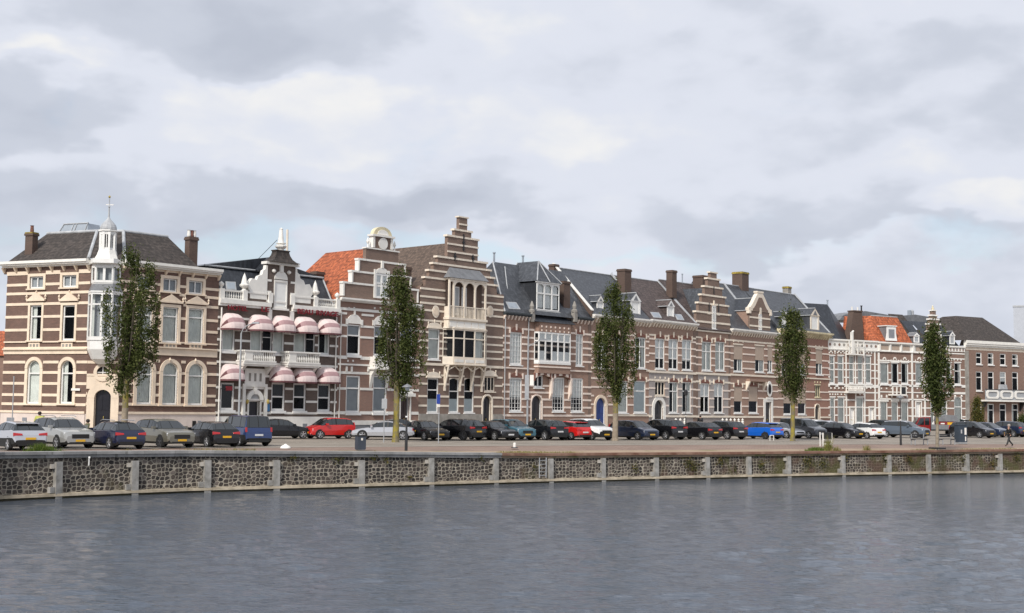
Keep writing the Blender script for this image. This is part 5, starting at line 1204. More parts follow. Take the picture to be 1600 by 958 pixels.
    for P, Q in (((a - e, yp - .2, t), (xm, 1.5, ap)), ((b + e, yp - .2, t), (xm, 1.5, ap)), ((xm, yp - .25, t), (xm, 1.5, ap)), ((a - e, y3, t), (xm, y3, ap))): mf.tube(P, Q, .06, M['leadlt'], seg=6)
    dm = f.B(mf, 'dormer', rf); f.B(mp, 'glazing', rf); f.B(MB().poly([(a + .1, yp + .15, z0), (b - .1, yp + .15, z0), (b - .1, yp + .15, z1), (a + .1, yp + .15, z1)], M['blind']), 'dormer_blind', rf)
    f.flue(rf, 772, 394.5, 408, yr); f.flue(rf, 817, 399.5, 411, yr)
    for P, Q in (((0.0 + 1.2, .3, zc + .3), (pk + 1.2, yr - .5, zr - .4)), ((b + .2, 1.5, z0 + .8), (W_ - .2, .1, zc + .1)), ((b + .2, 2.2, z0 + 2.1), (W_ - .1, .7, zc + .6))): f.B(MB().tube(P, Q, .05, M['leadlt'], seg=6), 'lead_flashing', rf)
    def onr(px, py):
        for i in range(80):
            y = -.2 + i * .05; q = f.at(px, py, y)
            if q[2] <= zc + (zr - zc) * (y + .2) / (yr + .2): return q
        return q
    f.skylight(rf, onr(795, 483), onr(813, 484), onr(806, 473), onr(789.5, 472))
    m = MB()
    for x in (787.5, 824): u = f.X(x, 560); m.tube((u, -.12, zc - .4), (u, -.12, .6), .05, M['leadlt'])
    f.B(m, 'drain_pipe')
    return h
H5 = house5()

def party_gable(f, rf, x, y0, yr, zc, zr, mat, cope, th=.3, up=.35):
    """brick party wall rising a little above the roof slope, with a sloping pale coping"""
    m = MB(); pr = [(y0, zc - .3), (yr, zr - .3), (yr, zr + up), (y0, zc + up)]
    m.prismx([(y, z) for y, z in pr], x - th / 2, x + th / 2, mat); m.prismx([(y0, zc + up), (yr, zr + up), (yr, zr + up + .1), (y0, zc + up + .1)], x - th / 2 - .07, x + th / 2 + .07, cope)
    f.B(m, 'party_wall', rf)
def small_dormer(f, rf, x0, x1, y0, y1, yin, rm, fm=None, ridge=2.2, cheeks=None, hip=False, bw=None):
    a, b = f.X(x0, (y0 + y1) / 2, yin), f.X(x1, (y0 + y1) / 2, yin); z0 = f.Z((x0 + x1) / 2, y1, yin); zt = f.Z((x0 + x1) / 2, y0, yin); fm = fm or M['frame']; W_ = b - a; zw = z0 + (zt - z0) * .66; m = MB()
    m.box(a, a + W_ * .14, yin, yin + .08, z0, zw, fm); m.box(b - W_ * .14, b, yin, yin + .08, z0, zw, fm); m.box(a + W_ * .14, b - W_ * .14, yin, yin + .08, z0, z0 + .12, fm); m.box(a + W_ * .14, b - W_ * .14, yin, yin + .08, zw - .1, zw, fm)
    m.poly([(a, yin + .06, z0), (b, yin + .06, z0), (b, yin + .06, zw), (a, yin + .06, zw)], M['greyblind'] if W_ < 1.1 else M['blind'])
    if not hip:
        m.prism([(a - .12, zw), (b + .12, zw), ((a + b) / 2, zt)], yin - .05, yin + .03, fm); m.prism([(a + W_ * .25, zw + .06), (b - W_ * .25, zw + .06), ((a + b) / 2, zt - .25)], yin - .06, yin - .051, M['lead'])
        fr = yin - .06
    else: fr = yin - .06
    e = .16; mid = (a + b) / 2; yb = yin + ridge
    m.poly([(a - e, fr, zw - .02), (mid, fr + (0.5 if hip else 0), zt + .03), (mid, yb, zt + .03), (a - e, yb, zw - .02)], rm); m.poly([(b + e, fr, zw - .02), (b + e, yb, zw - .02), (mid, yb, zt + .03), (mid, fr + (.5 if hip else 0), zt + .03)], rm)
    if hip: m.poly([(a - e, fr, zw - .02), (b + e, fr, zw - .02), (mid, fr + .5, zt + .03)], rm)
    m.poly([(a, yin + .08, z0), (a, yin + .08, zw), (a, yb, zw), (a, yb, z0)], cheeks or rm); m.poly([(b, yin + .08, z0), (b, yb, z0), (b, yb, zw), (b, yin + .08, zw)], cheeks or rm)
    m.tube((a - e, fr, zw), (a - e, yb - .6, zw), .05, M['leadlt'], seg=6); m.tube((mid, fr + (.5 if hip else 0), zt + .05), (mid, yb - .2, zt + .05), .05, M['leadlt'], seg=6)
    return f.B(m, 'dormer', rf)
def simple_roof(f, zc, yr, yref_px, yref_py, mat, x0=0, x1=None, edges=True, xr=None):
    x1 = f.w if x1 is None else x1; zr = f.Z(yref_px, yref_py, yr)
    rf = f.roof([[(x0, -.25, zc), (x1, -.25, zc), (x1, yr, zr), (x0, yr, zr)], [(x0, yr, zr), (x1, yr, zr), (x1, yr * 2, zc), (x0, yr * 2, zc)], [(x0, -.25, zc), (x0, yr, zr), (x0, yr * 2, zc)], [(x1, -.25, zc), (x1, yr * 2, zc), (x1, yr, zr)]], mat, edges=[((x0, yr, zr + .02), (x1, yr, zr + .02))] if edges else [])
    return rf, zr
YR = 5.0
def house6():
    h = House('terraced_house', 'pale red brick terraced house with royal blue arched door behind the third tree', 'house', LA, 924, 1014); f = h.f; cr = M['creamlt']; br = M['brick6']
    for x0, x1 in ((934, 948), (960, 974), (992, 1009)): f.win(x0, x1, 527, 576, cols=2, tr=(.70,), cur=['sides'], top='seg', mat=cr, fw=.13)
    for x0, x1 in ((963, 981), (990, 1009)): f.win(x0, x1, 595, 645.5, cols=1, tr=(.68,), cur=[('frost', 0, 1)] if x0 > 985 else [('net', 0, 1)], top='seg', mat=cr, fw=.12)
    f.door(930.5, 946, 621.5, 659, M['doorblue'], arch=1.0, sur=.30, smat=M['cream'], frame=M['frame'], z0=.25)
    f.bands(1000, [533, 543.5, 554.5, 565, 607, 620, 633], .17, M['pinkstone']); f.band(f.Z(1000, 525), .18, M['pinkstone']); f.band(f.Z(1000, 578.5), .22, cr, .09); f.band(f.Z(1000, 594), .18, M['pinkstone']); f.band(f.Z(1000, 649), .2, cr, .08)
    zc = f.Z(980, 496.5); f.wall(zc - .5, br); f.cornice(zc, .35, .5, M['white'], frieze=.5, fm=br, br=.55, brm=cr, bw=.2)
    rf, zr = simple_roof(f, zc, YR, 930, 427, M['slate']); party_gable(f, rf, .0, -.1, YR, zc, zr, M['brickch'], M['white'])
    party_gable(f, rf, f.w, 1.8, YR, zc + (zr - zc) * .4, zr, M['tilebd'], M['leadlt'], up=.1)
    small_dormer(f, rf, 933, 943.5, 462, 491, .5, M['slate'], M['white'], ridge=2.6); small_dormer(f, rf, 985.5, 1001, 458, 495.5, .3, M['slate'], ridge=2.6, bw=1)
    f.chimney(rf, 875, 891, 439, 478, .6); f.chimney(rf, 861, 873, 412.5, 432, 4.6); f.chimney(rf, 970, 986.5, 420, 450, 2.0)
    return h
H6 = house6()
def house7():
    h = House('terraced_house', 'terraced house with mauve tiled roof, grey painted ground floor and white arched porch', 'house', LA, 1014, 1087); f = h.f; cr = M['creamlt']; br = M['brick6']
    for x0 in (1023.5, 1044.5, 1065.5): d = (x0 - 1023) * .04; f.win(x0, x0 + 15, 529 + d, 577 + d, cols=2, tr=(.36, .7), cur=[('blind', .36, 1)] if x0 < 1060 else [('blind', .3, 1)], top='seg', mat=cr, fw=.12)
    for x0 in (1045, 1065.5): f.win(x0, x0 + 14.5, 597, 645.5, cols=2, tr=(.70,), cur=['sides'], top='seg', mat=cr, fw=.12)
    f.win(1023.5, 1039, 596, 618.5, cols=3, tr=(), mat=cr, frame=cr, fw=.11, top='balls')
    f.door(1022, 1036, 625, 657, M['doorblack'], arch=1.0, sur=.42, smat=M['white'], z0=.25)
    f.bands(1050, [532, 543, 554.5, 566, 607.5, 620.5, 634], .17, M['pinkstone']); f.band(f.Z(1050, 526), .18, cr); f.band(f.Z(1050, 582), .24, cr, .1); f.band(f.Z(1050, 595), .2, cr); f.band(f.Z(1050, 650.5), .22, cr, .1)
    zg = f.Z(1050, 583.5); zc = f.Z(1050, 502.5); f.st.box(f.w - .5, f.w, -.03, .01, 0, zc - .6, M['brick4']); f.wall(zc - .5, br, low=(f.Z(1050, 583.5), M['brickgrey']))
    f.cornice(zc, .35, .5, M['white'], frieze=.5, fm=br, br=.55, brm=cr, bw=.2)
    rf, zr = simple_roof(f, zc, YR, 1010, 438, M['tilebd']); party_gable(f, rf, f.w - .1, -.1, YR, zc, zr, M['tilebd'], M['leadlt'], up=.06)
    small_dormer(f, rf, 1043, 1053.5, 469, 499, .35, M['tilebd'], ridge=2.6); f.chimney(rf, 1046, 1057.5, 422, 454, 2.6); f.flue(rf, 1066, 428, 442, YR, .07)
    def onr(px, py):
        for i in range(100):
            y = -.25 + i * .05; q = f.at(px, py, y)
            if q[2] <= zc + (zr - zc) * (y + .25) / (YR + .25): return q
        return q
    f.skylight(rf, onr(1021, 496.5), onr(1034, 497.5), onr(1029, 489), onr(1015.5, 488)); f.skylight(rf, onr(1058, 500), onr(1069, 501), onr(1064, 492), onr(1053, 491))
    return h
H7 = house7()
def house8():
    h = House('step_gabled_house', 'narrow house with cream banded stepped gable and grey painted ground floor', 'house', LA, 1087, 1141); f = h.f; cr = M['creamlt']; br = M['brick6']
    for x0 in (1096.5, 1117.5): f.win(x0, x0 + 15, 534, 579.5, cols=2, tr=(.66,), cur=['full'], top='seg', mat=cr, fw=.12)
    for x0 in (1094, 1115.5): f.win(x0, x0 + 14.5, 599, 645.5, cols=2, tr=(.56,), cur=[('blind', .56, 1)], top='seg', mat=cr, fw=.12)
    f.bands(1113, [539, 549, 560, 571, 610, 623, 636], .17, M['pinkstone']); f.band(f.Z(1113, 529), .18, cr); f.band(f.Z(1113, 584.5), .24, cr, .1); f.band(f.Z(1113, 597), .2, cr); f.band(f.Z(1113, 651), .22, cr, .1)
    zt = f.Z(1113, 519); f.st.box(0, .45, -.03, .01, 0, zt, M['brick4']); f.st.box(f.w - .4, f.w, -.03, .01, 0, zt, M['brick4']); f.wall(zt, br, low=(f.Z(1113, 585.5), M['brickgrey'])); f.B(MB().box(0, f.w, -.15, .0, zt - .05, zt + .12, cr), 'string_course')
    xc = f.w / 2 + .05; Z = lambda y: f.Z(1115, y); k = f.w / 2 / 27.5
    g = step_gable(f, [(27 * k, Z(491)), (23.5 * k, Z(477)), (18.7 * k, Z(464)), (14 * k, Z(450.5)), (9.3 * k, Z(437.5)), (5 * k, Z(427))], zt + .12, br if 0 else M['brick4'], cr, xc, posts=False, cap=.2, ov=.16)
    g.box(xc - 27 * k, xc + 27 * k, -.05, -.003, Z(506), Z(503), cr)
    for u in (-1.0, 1.0): g.box(xc + u - .05, xc + u + .05, -.08, -.01, Z(488), Z(474), M['iron']); g.box(xc + u - .3, xc + u + .3, -.06, -.011, Z(492), Z(488), cr)
    g.box(xc - .05, xc + .05, -.08, -.02, Z(460), Z(447), M['iron']); f.B(g, 'gable')
    fr, pa = MB(), MB(); a, b, c, d = xc - .38, xc + .38, Z(514), Z(478); f.facet(fr, pa, (a, -.06), (b, -.06), c, d, 2, (.36, .7), M['frame'], .12); fr.box(a - .15, b + .15, -.15, -.01, c - .12, c, M['frame']); fr.box(a - .1, b + .1, -.12, -.01, d, d + .12, cr); fr.box((a + b) / 2 - .1, (a + b) / 2 + .1, -.12, -.02, d + .12, d + .6, cr)
    wn = f.B(fr, 'gable_window'); f.B(pa, 'pane', wn); f.B(MB().poly([(a, -.03, c), (b, -.03, c), (b, -.03, d), (a, -.03, d)], M['greyblind']), 'blind', wn)
    zc = zt + .2; rf, zr = simple_roof(f, zc, YR, 1085, 445, M['tilebd']); f.chimney(rf, 1091, 1109, 430, 445, 3.5)
    m = MB(); zr2 = zc + (zr - zc) * .85; m.poly([(.3, .3, zc), (xc, .3, zr2), (xc, 4.6, zr2), (.3, 4.6, zc)], M['slate']); m.poly([(f.w - .3, .3, zc), (f.w - .3, 4.6, zc), (xc, 4.6, zr2), (xc, .3, zr2)], M['slate']); f.B(m, 'gable_roof', rf)
    return h
H8 = house8()
def house9():
    h = House('double_house', 'brick house with beige window screens and a pointed cream dormer gable', 'house', LA, 1141, 1215); f = h.f; cr = M['creamlt']; br = M['brick6']
    for x0, x1 in ((1146, 1160.5), (1179.5, 1194), (1199, 1207)): f.win(x0, x1, 539 + (x0 - 1146) * .05, 581 + (x0 - 1146) * .03, cols=2, tr=(), cur=['sides'], cover=(.46, 1.0), top='balls', mat=cr, fw=.11)
    for x0, x1 in ((1146.5, 1159.5), (1169.5, 1184)): f.win(x0, x1, 604, 646, cols=1, tr=(), cover=(.45, 1.0), top='seg', mat=cr, fw=.13)
    f.door(1195.5, 1204.5, 628, 659, M['doorblack'], sur=.42, smat=M['white'], z0=.25, panels=1)
    f.bands(1165, [543, 553.5, 565, 576, 610, 622, 635], .17, M['pinkstone']); f.band(f.Z(1165, 533.5), .2, cr); f.band(f.Z(1165, 586.5), .22, cr, .1); f.band(f.Z(1165, 600), .18, cr); f.band(f.Z(1165, 651.5), .22, cr, .1)
    st = f.st; a, _, z = f.at(1201.5, 608); n = 16
    st.prism([(a + .62 * math.cos(2 * math.pi * i / n), z + .95 * math.sin(2 * math.pi * i / n)) for i in range(n)], -.12, -.045, M['white']); st.prism([(a + .36 * math.cos(2 * math.pi * i / n), z + .62 * math.sin(2 * math.pi * i / n)) for i in range(n)], -.13, -.121, M['dark']); st.box(a - .7, a + .7, -.14, .0, z - 1.25, z - 1.0, M['white'])
    m = MB()
    for u0, s_ in ((f.X(1166, 605), 1), (f.X(1192, 605), -1)): m.prismx([(0, f.Z(1170, 612)), (0, f.Z(1170, 596)), (-.6, f.Z(1170, 596)), (-.3, f.Z(1170, 604))], u0 - .12, u0 + .12, cr)
    m.box(f.X(1166, 600), f.X(1192, 600), -.5, 0, f.Z(1170, 596), f.Z(1170, 592), br); f.B(m, 'corbel')
    zc = f.Z(1165, 515.5); f.wall(zc - .5, br); f.cornice(zc, .35, .45, M['white'], frieze=.5, fm=br, br=.55, brm=cr, bw=.2)
    # pointed dormer gable on the facade plane
    g = MB(); a, b = f.X(1170, 500), f.X(1202, 500); xc = (a + b) / 2; Z = lambda y: f.Z(1186, y); z1 = Z(487); zt = Z(458)
    g.box(a, b, -.12, .3, zc - .6, z1, M['brick4'])
    for y in (510, 497): g.box(a - .02, b + .02, -.16, -.121, Z(y + 1.5), Z(y - 1), cr)
    pr = [(1.12, 0), (1.12, .14), (.95, .2), (.72, .42), (.42, .78), (.22, 1.0), (.2, 1.0)]
    hw = (b - a) / 2; H = zt - z1; out = [(xc + hw * u, z1 + H * v) for u, v in pr]; out = out + [(xc - (p - xc), q) for p, q in out[::-1]]
    g.prism(out[::-1] if 0 else out, -.18, .3, cr); inn = [(xc + (p - xc) * .66, z1 + (q - z1) * .74 + .02) for p, q in out]; g.prism(inn, -.20, -.181, M['brick4'])
    g.box(xc - hw * .3, xc + hw * .3, -.22, .34, zt, zt + .2, cr)
    for q in (-1, 1): g.box(xc + q * hw * 1.02 - .22, xc + q * hw * 1.02 + .22, -.24, .2, z1 - .35, z1, cr)
    f.B(g, 'gable'); fr = MB(); pa = MB(); f.facet(fr, pa, (xc - .33, -.15), (xc + .33, -.15), Z(516), Z(491), 2, (.6,), M['frame'], .13); fr.box(xc - .2, xc + .2, -.22, -.13, Z(491), Z(481), cr); wn = f.B(fr, 'gable_window'); f.B(pa, 'pane', wn); f.B(MB().poly([(xc - .33, -.125, Z(516)), (xc + .33, -.125, Z(516)), (xc + .33, -.125, Z(491)), (xc - .33, -.125, Z(491))], M['dark']), 'blind', wn)  # near-black sheet is painted room shade, no blind hangs here
    rf, zr = simple_roof(f, zc, YR, 1150, 447, M['slate']); m = MB(); zg = z1 + H * .75; y3 = 3.6
    m.poly([(a - .1, .1, z1), (xc, .1, zg), (xc, y3, zg), (a - .1, y3, z1)], M['slated']); m.poly([(b + .1, .1, z1), (b + .1, y3, z1), (xc, y3, zg), (xc, .1, zg)], M['slated']); m.poly([(a - .01, .1, zc), (a - .01, .1, z1), (a - .01, 2.4, z1), (a - .01, 1.0, zc)], M['brick6']); m.tube((xc, .1, zg), (xc, y3, zg), .06, M['leadlt'], seg=6); m.tube((a - .1, .1, z1), (a - .1, y3 - 1, z1), .05, M['leadlt'], seg=6); f.B(m, 'gable_roof', rf)
    f.chimney(rf, 1153, 1170, 424.5, 446, 4.5, cap=M['lichen']); party_gable(f, rf, f.w * .62, 3.0, YR, zc + (zr - zc) * .6, zr, M['slate'], M['leadlt'], up=.05)
    return h
H9 = house9()
def house10():
    h = House('end_house', 'orange red brick end house with beige screens and a yellowish cornice', 'house', LA, 1215, 1297); f = h.f; cr = M['creamlt']; br = M['brick6']
    for x0, x1 in ((1221, 1233), (1246, 1258), (1274.5, 1285)): f.win(x0, x1, 546, 586, cols=2, tr=(), cur=['sides'], cover=(.44, 1.0), top='balls', mat=cr, fw=.11)
    for x0, x1 in ((1224, 1237), (1246.5, 1259)): f.win(x0, x1, 606, 648, cols=1, tr=(), cover=(.42, 1.0), mat=cr, fw=.13)
    f.win(1273, 1281.5, 602, 621, cols=3, tr=(), frame=M['yellowst'], mat=M['yellowst'], fw=.09, top='balls'); f.door(1273, 1280.5, 632, 662, M['doorblack'], arch=1.0, sur=.1, smat=cr, z0=.25, panels=1)
    f.bands(1262, [551, 562, 573, 584, 612, 624, 637], .17, M['pinkstone']); f.band(f.Z(1262, 541), .2, cr); f.band(f.Z(1262, 591), .16, cr, .1); f.band(f.Z(1262, 652), .2, cr, .1)
    zc = f.Z(1275, 519.5); xs = f.X(1260, 560); f.wall(zc - .5, M['brick6'], x1=xs); sv = f.op; f.st = MB(); f.wall(zc - .5, M['brick7'], x0=xs)
    f.cornice(zc, .42, .6, M['yellowst'], frieze=.5, fm=br, br=.6, brm=M['yellowst'], bw=.2)
    rf, zr = simple_roof(f, zc, YR, 1215, 457, M['slate']); party_gable(f, rf, f.w - .2, -.1, YR, zc, zr, M['slate'], M['leadlt'], up=.1)
    small_dormer(f, rf, 1266.5, 1280, 482, 516, .1, M['slate'], M['creamlt'], ridge=2.6); small_dormer(f, rf, 1222, 1233, 487, 512, .3, M['slated'], ridge=2.6)
    f.chimney(rf, 1228, 1236.5, 447.5, 457, YR, M['greystone'], cap=M['lichen'])
    return h
H10 = house10()
def house11():
    h = House('white_trimmed_house', 'brick house thick with white stone trim and a white attic balcony', 'house', LC, 1293.5, 1371); f = h.f; w = M['white']; br = M['brick8']
    for x0, x1 in ((1296, 1304.5), (1309, 1318.5), (1326.5, 1334.5), (1340, 1348.5), (1352.5, 1361.5)):
        f.win(x0, x1, 556, 599.5, cols=1, tr=(.5, .72), cur=['full'], top='balls', mat=w, fw=.13, sill=.2)
    for x0, x1 in ((1297, 1305), (1309, 1320), (1337.5, 1349.5)): f.win(x0, x1, 621, 661, cols=1, tr=(.62,), cur=['full'], top='balls', mat=w, fw=.13, sill=.2)
    for x0, x1 in ((1328, 1335.5), (1358.5, 1365.5)): f.door(x0, x1, 637, 664, M['frame'], sur=.16, smat=w, z0=.3, panels=1)
    for x in (1322, 1336.5, 1350.5, 1367): u = f.X(x, 600); f.st.box(u - .1, u + .1, -.07, .02, 0, f.Z(x, 546), w)
    f.bands(1330, [548, 568, 578, 590, 601.5, 613, 625, 636.5, 649], .16, w); f.band(f.Z(1330, 603), .35, w, .09)
    for i in range(12): a, _, z = f.at(1298 + i * 6.2, 608.5); f.st.lathe([(.0, 0), (.12, .1), (.12, .2), (0, .3)], (a, -.03, z), w, 6)
    for i in range(12): a, _, z = f.at(1298 + i * 6.2, 551); f.st.lathe([(.0, 0), (.13, .1), (.13, .2), (0, .3)], (a, -.03, z), w, 6)
    f.plinth(.6, .1, w)
    zt = f.Z(1332, 546); f.wall(zt, br); p = MB(); z0, z1 = zt, f.Z(1332, 531); p.box(0, f.w, -.06, .35, z0, z1 - .16, w); p.box(0, f.w, -.22, .4, z1 - .2, z1, w); p.box(0, f.w, -.16, .3, z0 - .12, z0 - .001, w)
    n = 11
    for i in range(n): u = .35 + (f.w - .7) * i / (n - 1); p.lathe([(.0, 0)] + [(.0, 0)], (0, 0, 0), w, 3) if 0 else None; p.prism([(u + .2 * math.cos(2 * math.pi * k / 10), (z0 + z1) / 2 - .1 + .2 * math.sin(2 * math.pi * k / 10)) for k in range(10)], -.075, -.061, M['greystone'] if i % 2 else br)
    f.B(p, 'parapet')
    b = MB(); a, c, z0, z1 = *[f.X(x, 540, -.5) for x in (1326, 1350)], f.Z(1338, 553, -.5), f.Z(1338, 532, -.5); b.box(a, c, -.6, 0, z0 - .15, z0, w); b.box(a, c, -.6, -.5, z1 - .12, z1, w); b.box(a, c, -.6, -.52, (z0 + z1) / 2 - .05, (z0 + z1) / 2 + .05, w)
    for u in (a, a + (c - a) * .3, a + (c - a) * .55, c - .14): b.box(u, u + .14, -.6, -.48, z0, z1 - .12, w)
    u = f.X(1331, 530, -.5); b.box(u - .18, u + .18, -.62, -.4, z0, f.Z(1331, 519, -.5), w); b.tube((u, -.5, f.Z(1331, 519.5, -.5)), (u + .3, -.5, f.Z(1331, 517, -.5)), .12, w); f.B(b, 'attic_balcony')
    b = MB(); a, c, z0, z1 = *[f.X(x, 607, -.7) for x in (1325, 1349)], f.Z(1338, 612, -.7), f.Z(1338, 600, -.7); b.box(a, c, -.75, 0, z0 - .2, z0, w); f.baluster_rail(b, (a, -.7), (c, -.7), z0, z1, w, .2, .06); f.B(b, 'balcony')
    zr = f.Z(1290, 475.5, 4.0); zp = zt + .8; sl = M['slated']; u0 = f.X(1291, 476, 4.0); W_ = f.w
    rf = f.roof([[(-.5, .5, zp), (f.X(1321, 520), .5, zp), (u0 + .2, 4, zr)], [(-.5, .5, zp), (u0 + .2, 4, zr), (-3.5, 4.5, zr), (-3.5, 2, zp)], [(f.X(1321, 520), .5, zp), (W_, 4, zp), (u0 + .2, 4, zr)], [(u0 + .2, 4, zr), (W_, 4, zp), (W_, 8, zp), (-3.5, 8, zp), (-3.5, 4.5, zr)]], sl)
    f.flue(rf, 1293, 469, 477, 4.0, .1)
    m = MB(); q = lambda x, y, yy: f.at(x, y, yy)
    a = f.X(1322, 510, 2.5); b_ = f.X(1333, 490, 2.5); c = f.X(1346, 490, 2.5); z1 = f.Z(1340, 487, 2.5); m.prism([(a, zp - .3), (c + 1.2, zp - .3), (c + .3, zp + 1.2), (c, z1), (b_, z1), (b_ - .5, zp + 2.2)], 2.4, 3.4, M['brickch']); m.box(b_ - .08, c + .08, 2.3, 3.5, z1, z1 + .15, M['brickch'])
    for u in (b_ + .2, c - .3): m.lathe([(.1, 0), (.12, .5)], (u, 2.9, z1 + .15), M['white'], 8)
    m.lathe([(.1, 0), (.1, .8), (.16, .8), (.16, .9)], (c + .4, 2.9, z1), M['black'], 8); f.B(m, 'chimney', rf)
    return h
H11 = house11()
def house12():
    h = House('orange_roofed_house', 'white trimmed brick house with orange tiled mansard and white dormer', 'house', LC, 1371, 1447); f = h.f; w = M['white']; br = M['brick8']
    for x0, x1, cu in ((1375.5, 1388.5, 'full'), (1392.5, 1404, 'left'), (1408, 1419.5, 'sides'), (1430.5, 1442, 'full')):
        f.win(x0, x1, 567, 600, cols=1, tr=(), cur=[cu], top='fan', mat=w, fw=.13, sill=.2); 
    for x0, x1 in ((1376, 1387), (1393, 1403.5), (1408, 1419.5)): f.win(x0, x1, 627.5, 662, cols=1, tr=(), cur=['full'], mat=w, fw=.13, sill=.15, top='flat')
    f.door(1431, 1439, 628, 664, M['frame'], sur=.14, smat=w, z0=.3, panels=1)
    for x in (1373, 1425, 1444.5): u = f.X(x, 600); f.st.box(u - .14, u + .14, -.09, .02, 0, f.Z(x, 551), w)
    f.bands(1408, [564.5, 583, 594], .18, w); f.band(f.Z(1408, 602.5), .3, w, .09); f.band(f.Z(1408, 613), .14, w, .07); f.band(f.Z(1408, 624), .2, w, .09); f.bands(1408, [637, 650], .16, w)
    for i in range(9): a, _, z = f.at(1377 + i * 8, 607); f.st.box(a - .1, a + .1, -.06, .01, z - .1, z + .1, w); z = f.Z(1377 + i * 8, 619); f.st.box(a - .12, a + .12, -.07, .01, z - .2, z + .16, w)
    zt = f.Z(1408, 549.5); f.wall(zt, br); p = MB(); z0, z1 = zt, f.Z(1408, 535.5); p.box(0, f.w, -.04, .35, z0, z1 - .16, w); p.box(0, f.w, -.3, .4, z1 - .2, z1, w); p.box(0, f.w, -.18, .3, z0 - .12, z0 - .001, w)
    for x0, x1 in ((1375, 1388), (1392.5, 1405), (1409, 1421), (1430, 1442.5)):
        a, b = f.X(x0, 542), f.X(x1, 542); p.box(a, b, -.06, -.041, z0 + .15, z1 - .35, M['greystone']); p.box(a + .12, b - .02, -.065, -.061, z0 + .15, z1 - .5, M['beige'])
    for x in (1373.5, 1390, 1407, 1426, 1444): u = f.X(x, 542); p.box(u - .13, u + .13, -.2, -.041, z0, z1 - .16, w)
    f.B(p, 'parapet')
    b = MB(); a, c, z0, z1_ = *[f.X(x, 607, -.7) for x in (1394, 1416)], f.Z(1405, 616, -.7), f.Z(1405, 603.5, -.7); b.box(a, c, -.8, 0, z0 - .2, z0, w); b.box(a, c, -.78, -.7, z1_ - .1, z1_, w)
    for t in (0, .3, .6, 1): u = a + (c - a - .14) * t; b.box(u, u + .14, -.8, -.68, z0, z1_ - .1, w)
    b.box(a + (c - a) * .62, c - .15, -.76, -.74, z0, z1_ - .1, M['black']); f.B(b, 'balcony')
    zr = f.Z(1400, 496, 3.0); zp = z1 - .1; W_ = f.w
    X = lambda x, y, yy: f.X(x, y, yy)
    t0, t1 = X(1361, 494, 3.0), X(1402, 496, 3.0); b0, b1 = X(1368, 532, .6), X(1427, 534, .6)
    rf = f.roof([[(b0, .6, zp), (b1, .6, zp), (t1, 3, zr), (t0, 3, zr)], [(b0, .6, zp), (t0, 3, zr), (t0 - 2.0, 6, zr), (b0 - 1.0, 6, zp)], [(b1, .6, zp), (b1 + .4, 7, zp), (t1 + .5, 7, zr), (t1, 3, zr)], [(t0, 3, zr), (t1, 3, zr), (t1 + .5, 7, zr), (t0 - 2, 7, zr)]], M['tileo'], edges=[((t0, 3, zr + .03), (t1, 3, zr + .03))], em=M['leadlt'])
    # inside lead edges of tile hips
    a, b_, z0, z1d = *[f.X(x, 521, .5) for x in (1385, 1401)], f.Z(1393, 532.5, .5), f.Z(1393, 510, .5); m = MB(); yy = .5; 
    m.prism([(a - .1, z0), (b_ + .1, z0), (b_ - .12, z0 + 1.0), (b_ - .12, z1d), (a + .12, z1d), (a + .12, z0 + 1.0)], yy, yy + .1, M['frame']); m.box(a + .42, b_ - .42, yy - .015, yy, z0 + .35, z1d - .4, M['grey']); m.box(a - .02, b_ + .02, yy - .1, 2.6, z1d, z1d + .12, M['frame'])
    m.poly([(a + .12, yy + .1, z0), (a + .12, yy + .1, z1d), (a + .12, 2.6, z1d), (a + .12, 2.2, z0)], M['lead']); m.poly([(b_ - .12, yy + .1, z0), (b_ - .12, 2.2, z0), (b_ - .12, 2.6, z1d), (b_ - .12, yy + .1, z1d)], M['lead']); f.B(m, 'dormer', rf)
    # dark slope with a small white dormer on the right, flat lead roofs behind
    zz = f.Z(1450, 495, 6.0); m = MB(); q0, q1 = b1 - .2, W_ + 1.5; m.poly([(q0, 1.2, zp), (q1, 1.2, zp), (q1, 5.5, zz), (t1 + .8, 5.5, zz)], M['slateb']); f.B(m, 'rear_slope', rf)
    small_dormer(f, rf, 1428, 1436.5, 520, 535.5, .7, M['lead'], ridge=1.5)
    q = lambda x, y: (f.X(x, y, 9.0), f.Z(x, y, 9.0)); m = MB(); pts = [q(1312, 500), q(1478, 506), q(1476, 499), q(1430, 491.5), q(1404, 494), q(1385, 491.5), q(1352, 486), q(1318, 492)]; m.prism(pts, 9.0, 14.0, M['lead']); f.B(m, 'flat_roof', rf)
    m = MB(); u, z = q(1429, 492); m.box(u - .4, u - .1, 9.5, 10, z - .2, z + .7, M['zinc']); m.lathe([(.25, 0), (.25, .8), (.1, 1.0)], (u + .4, 9.8, z - .2), M['steel'], 10); f.B(m, 'roof_vent', rf)
    return h
H12 = house12()
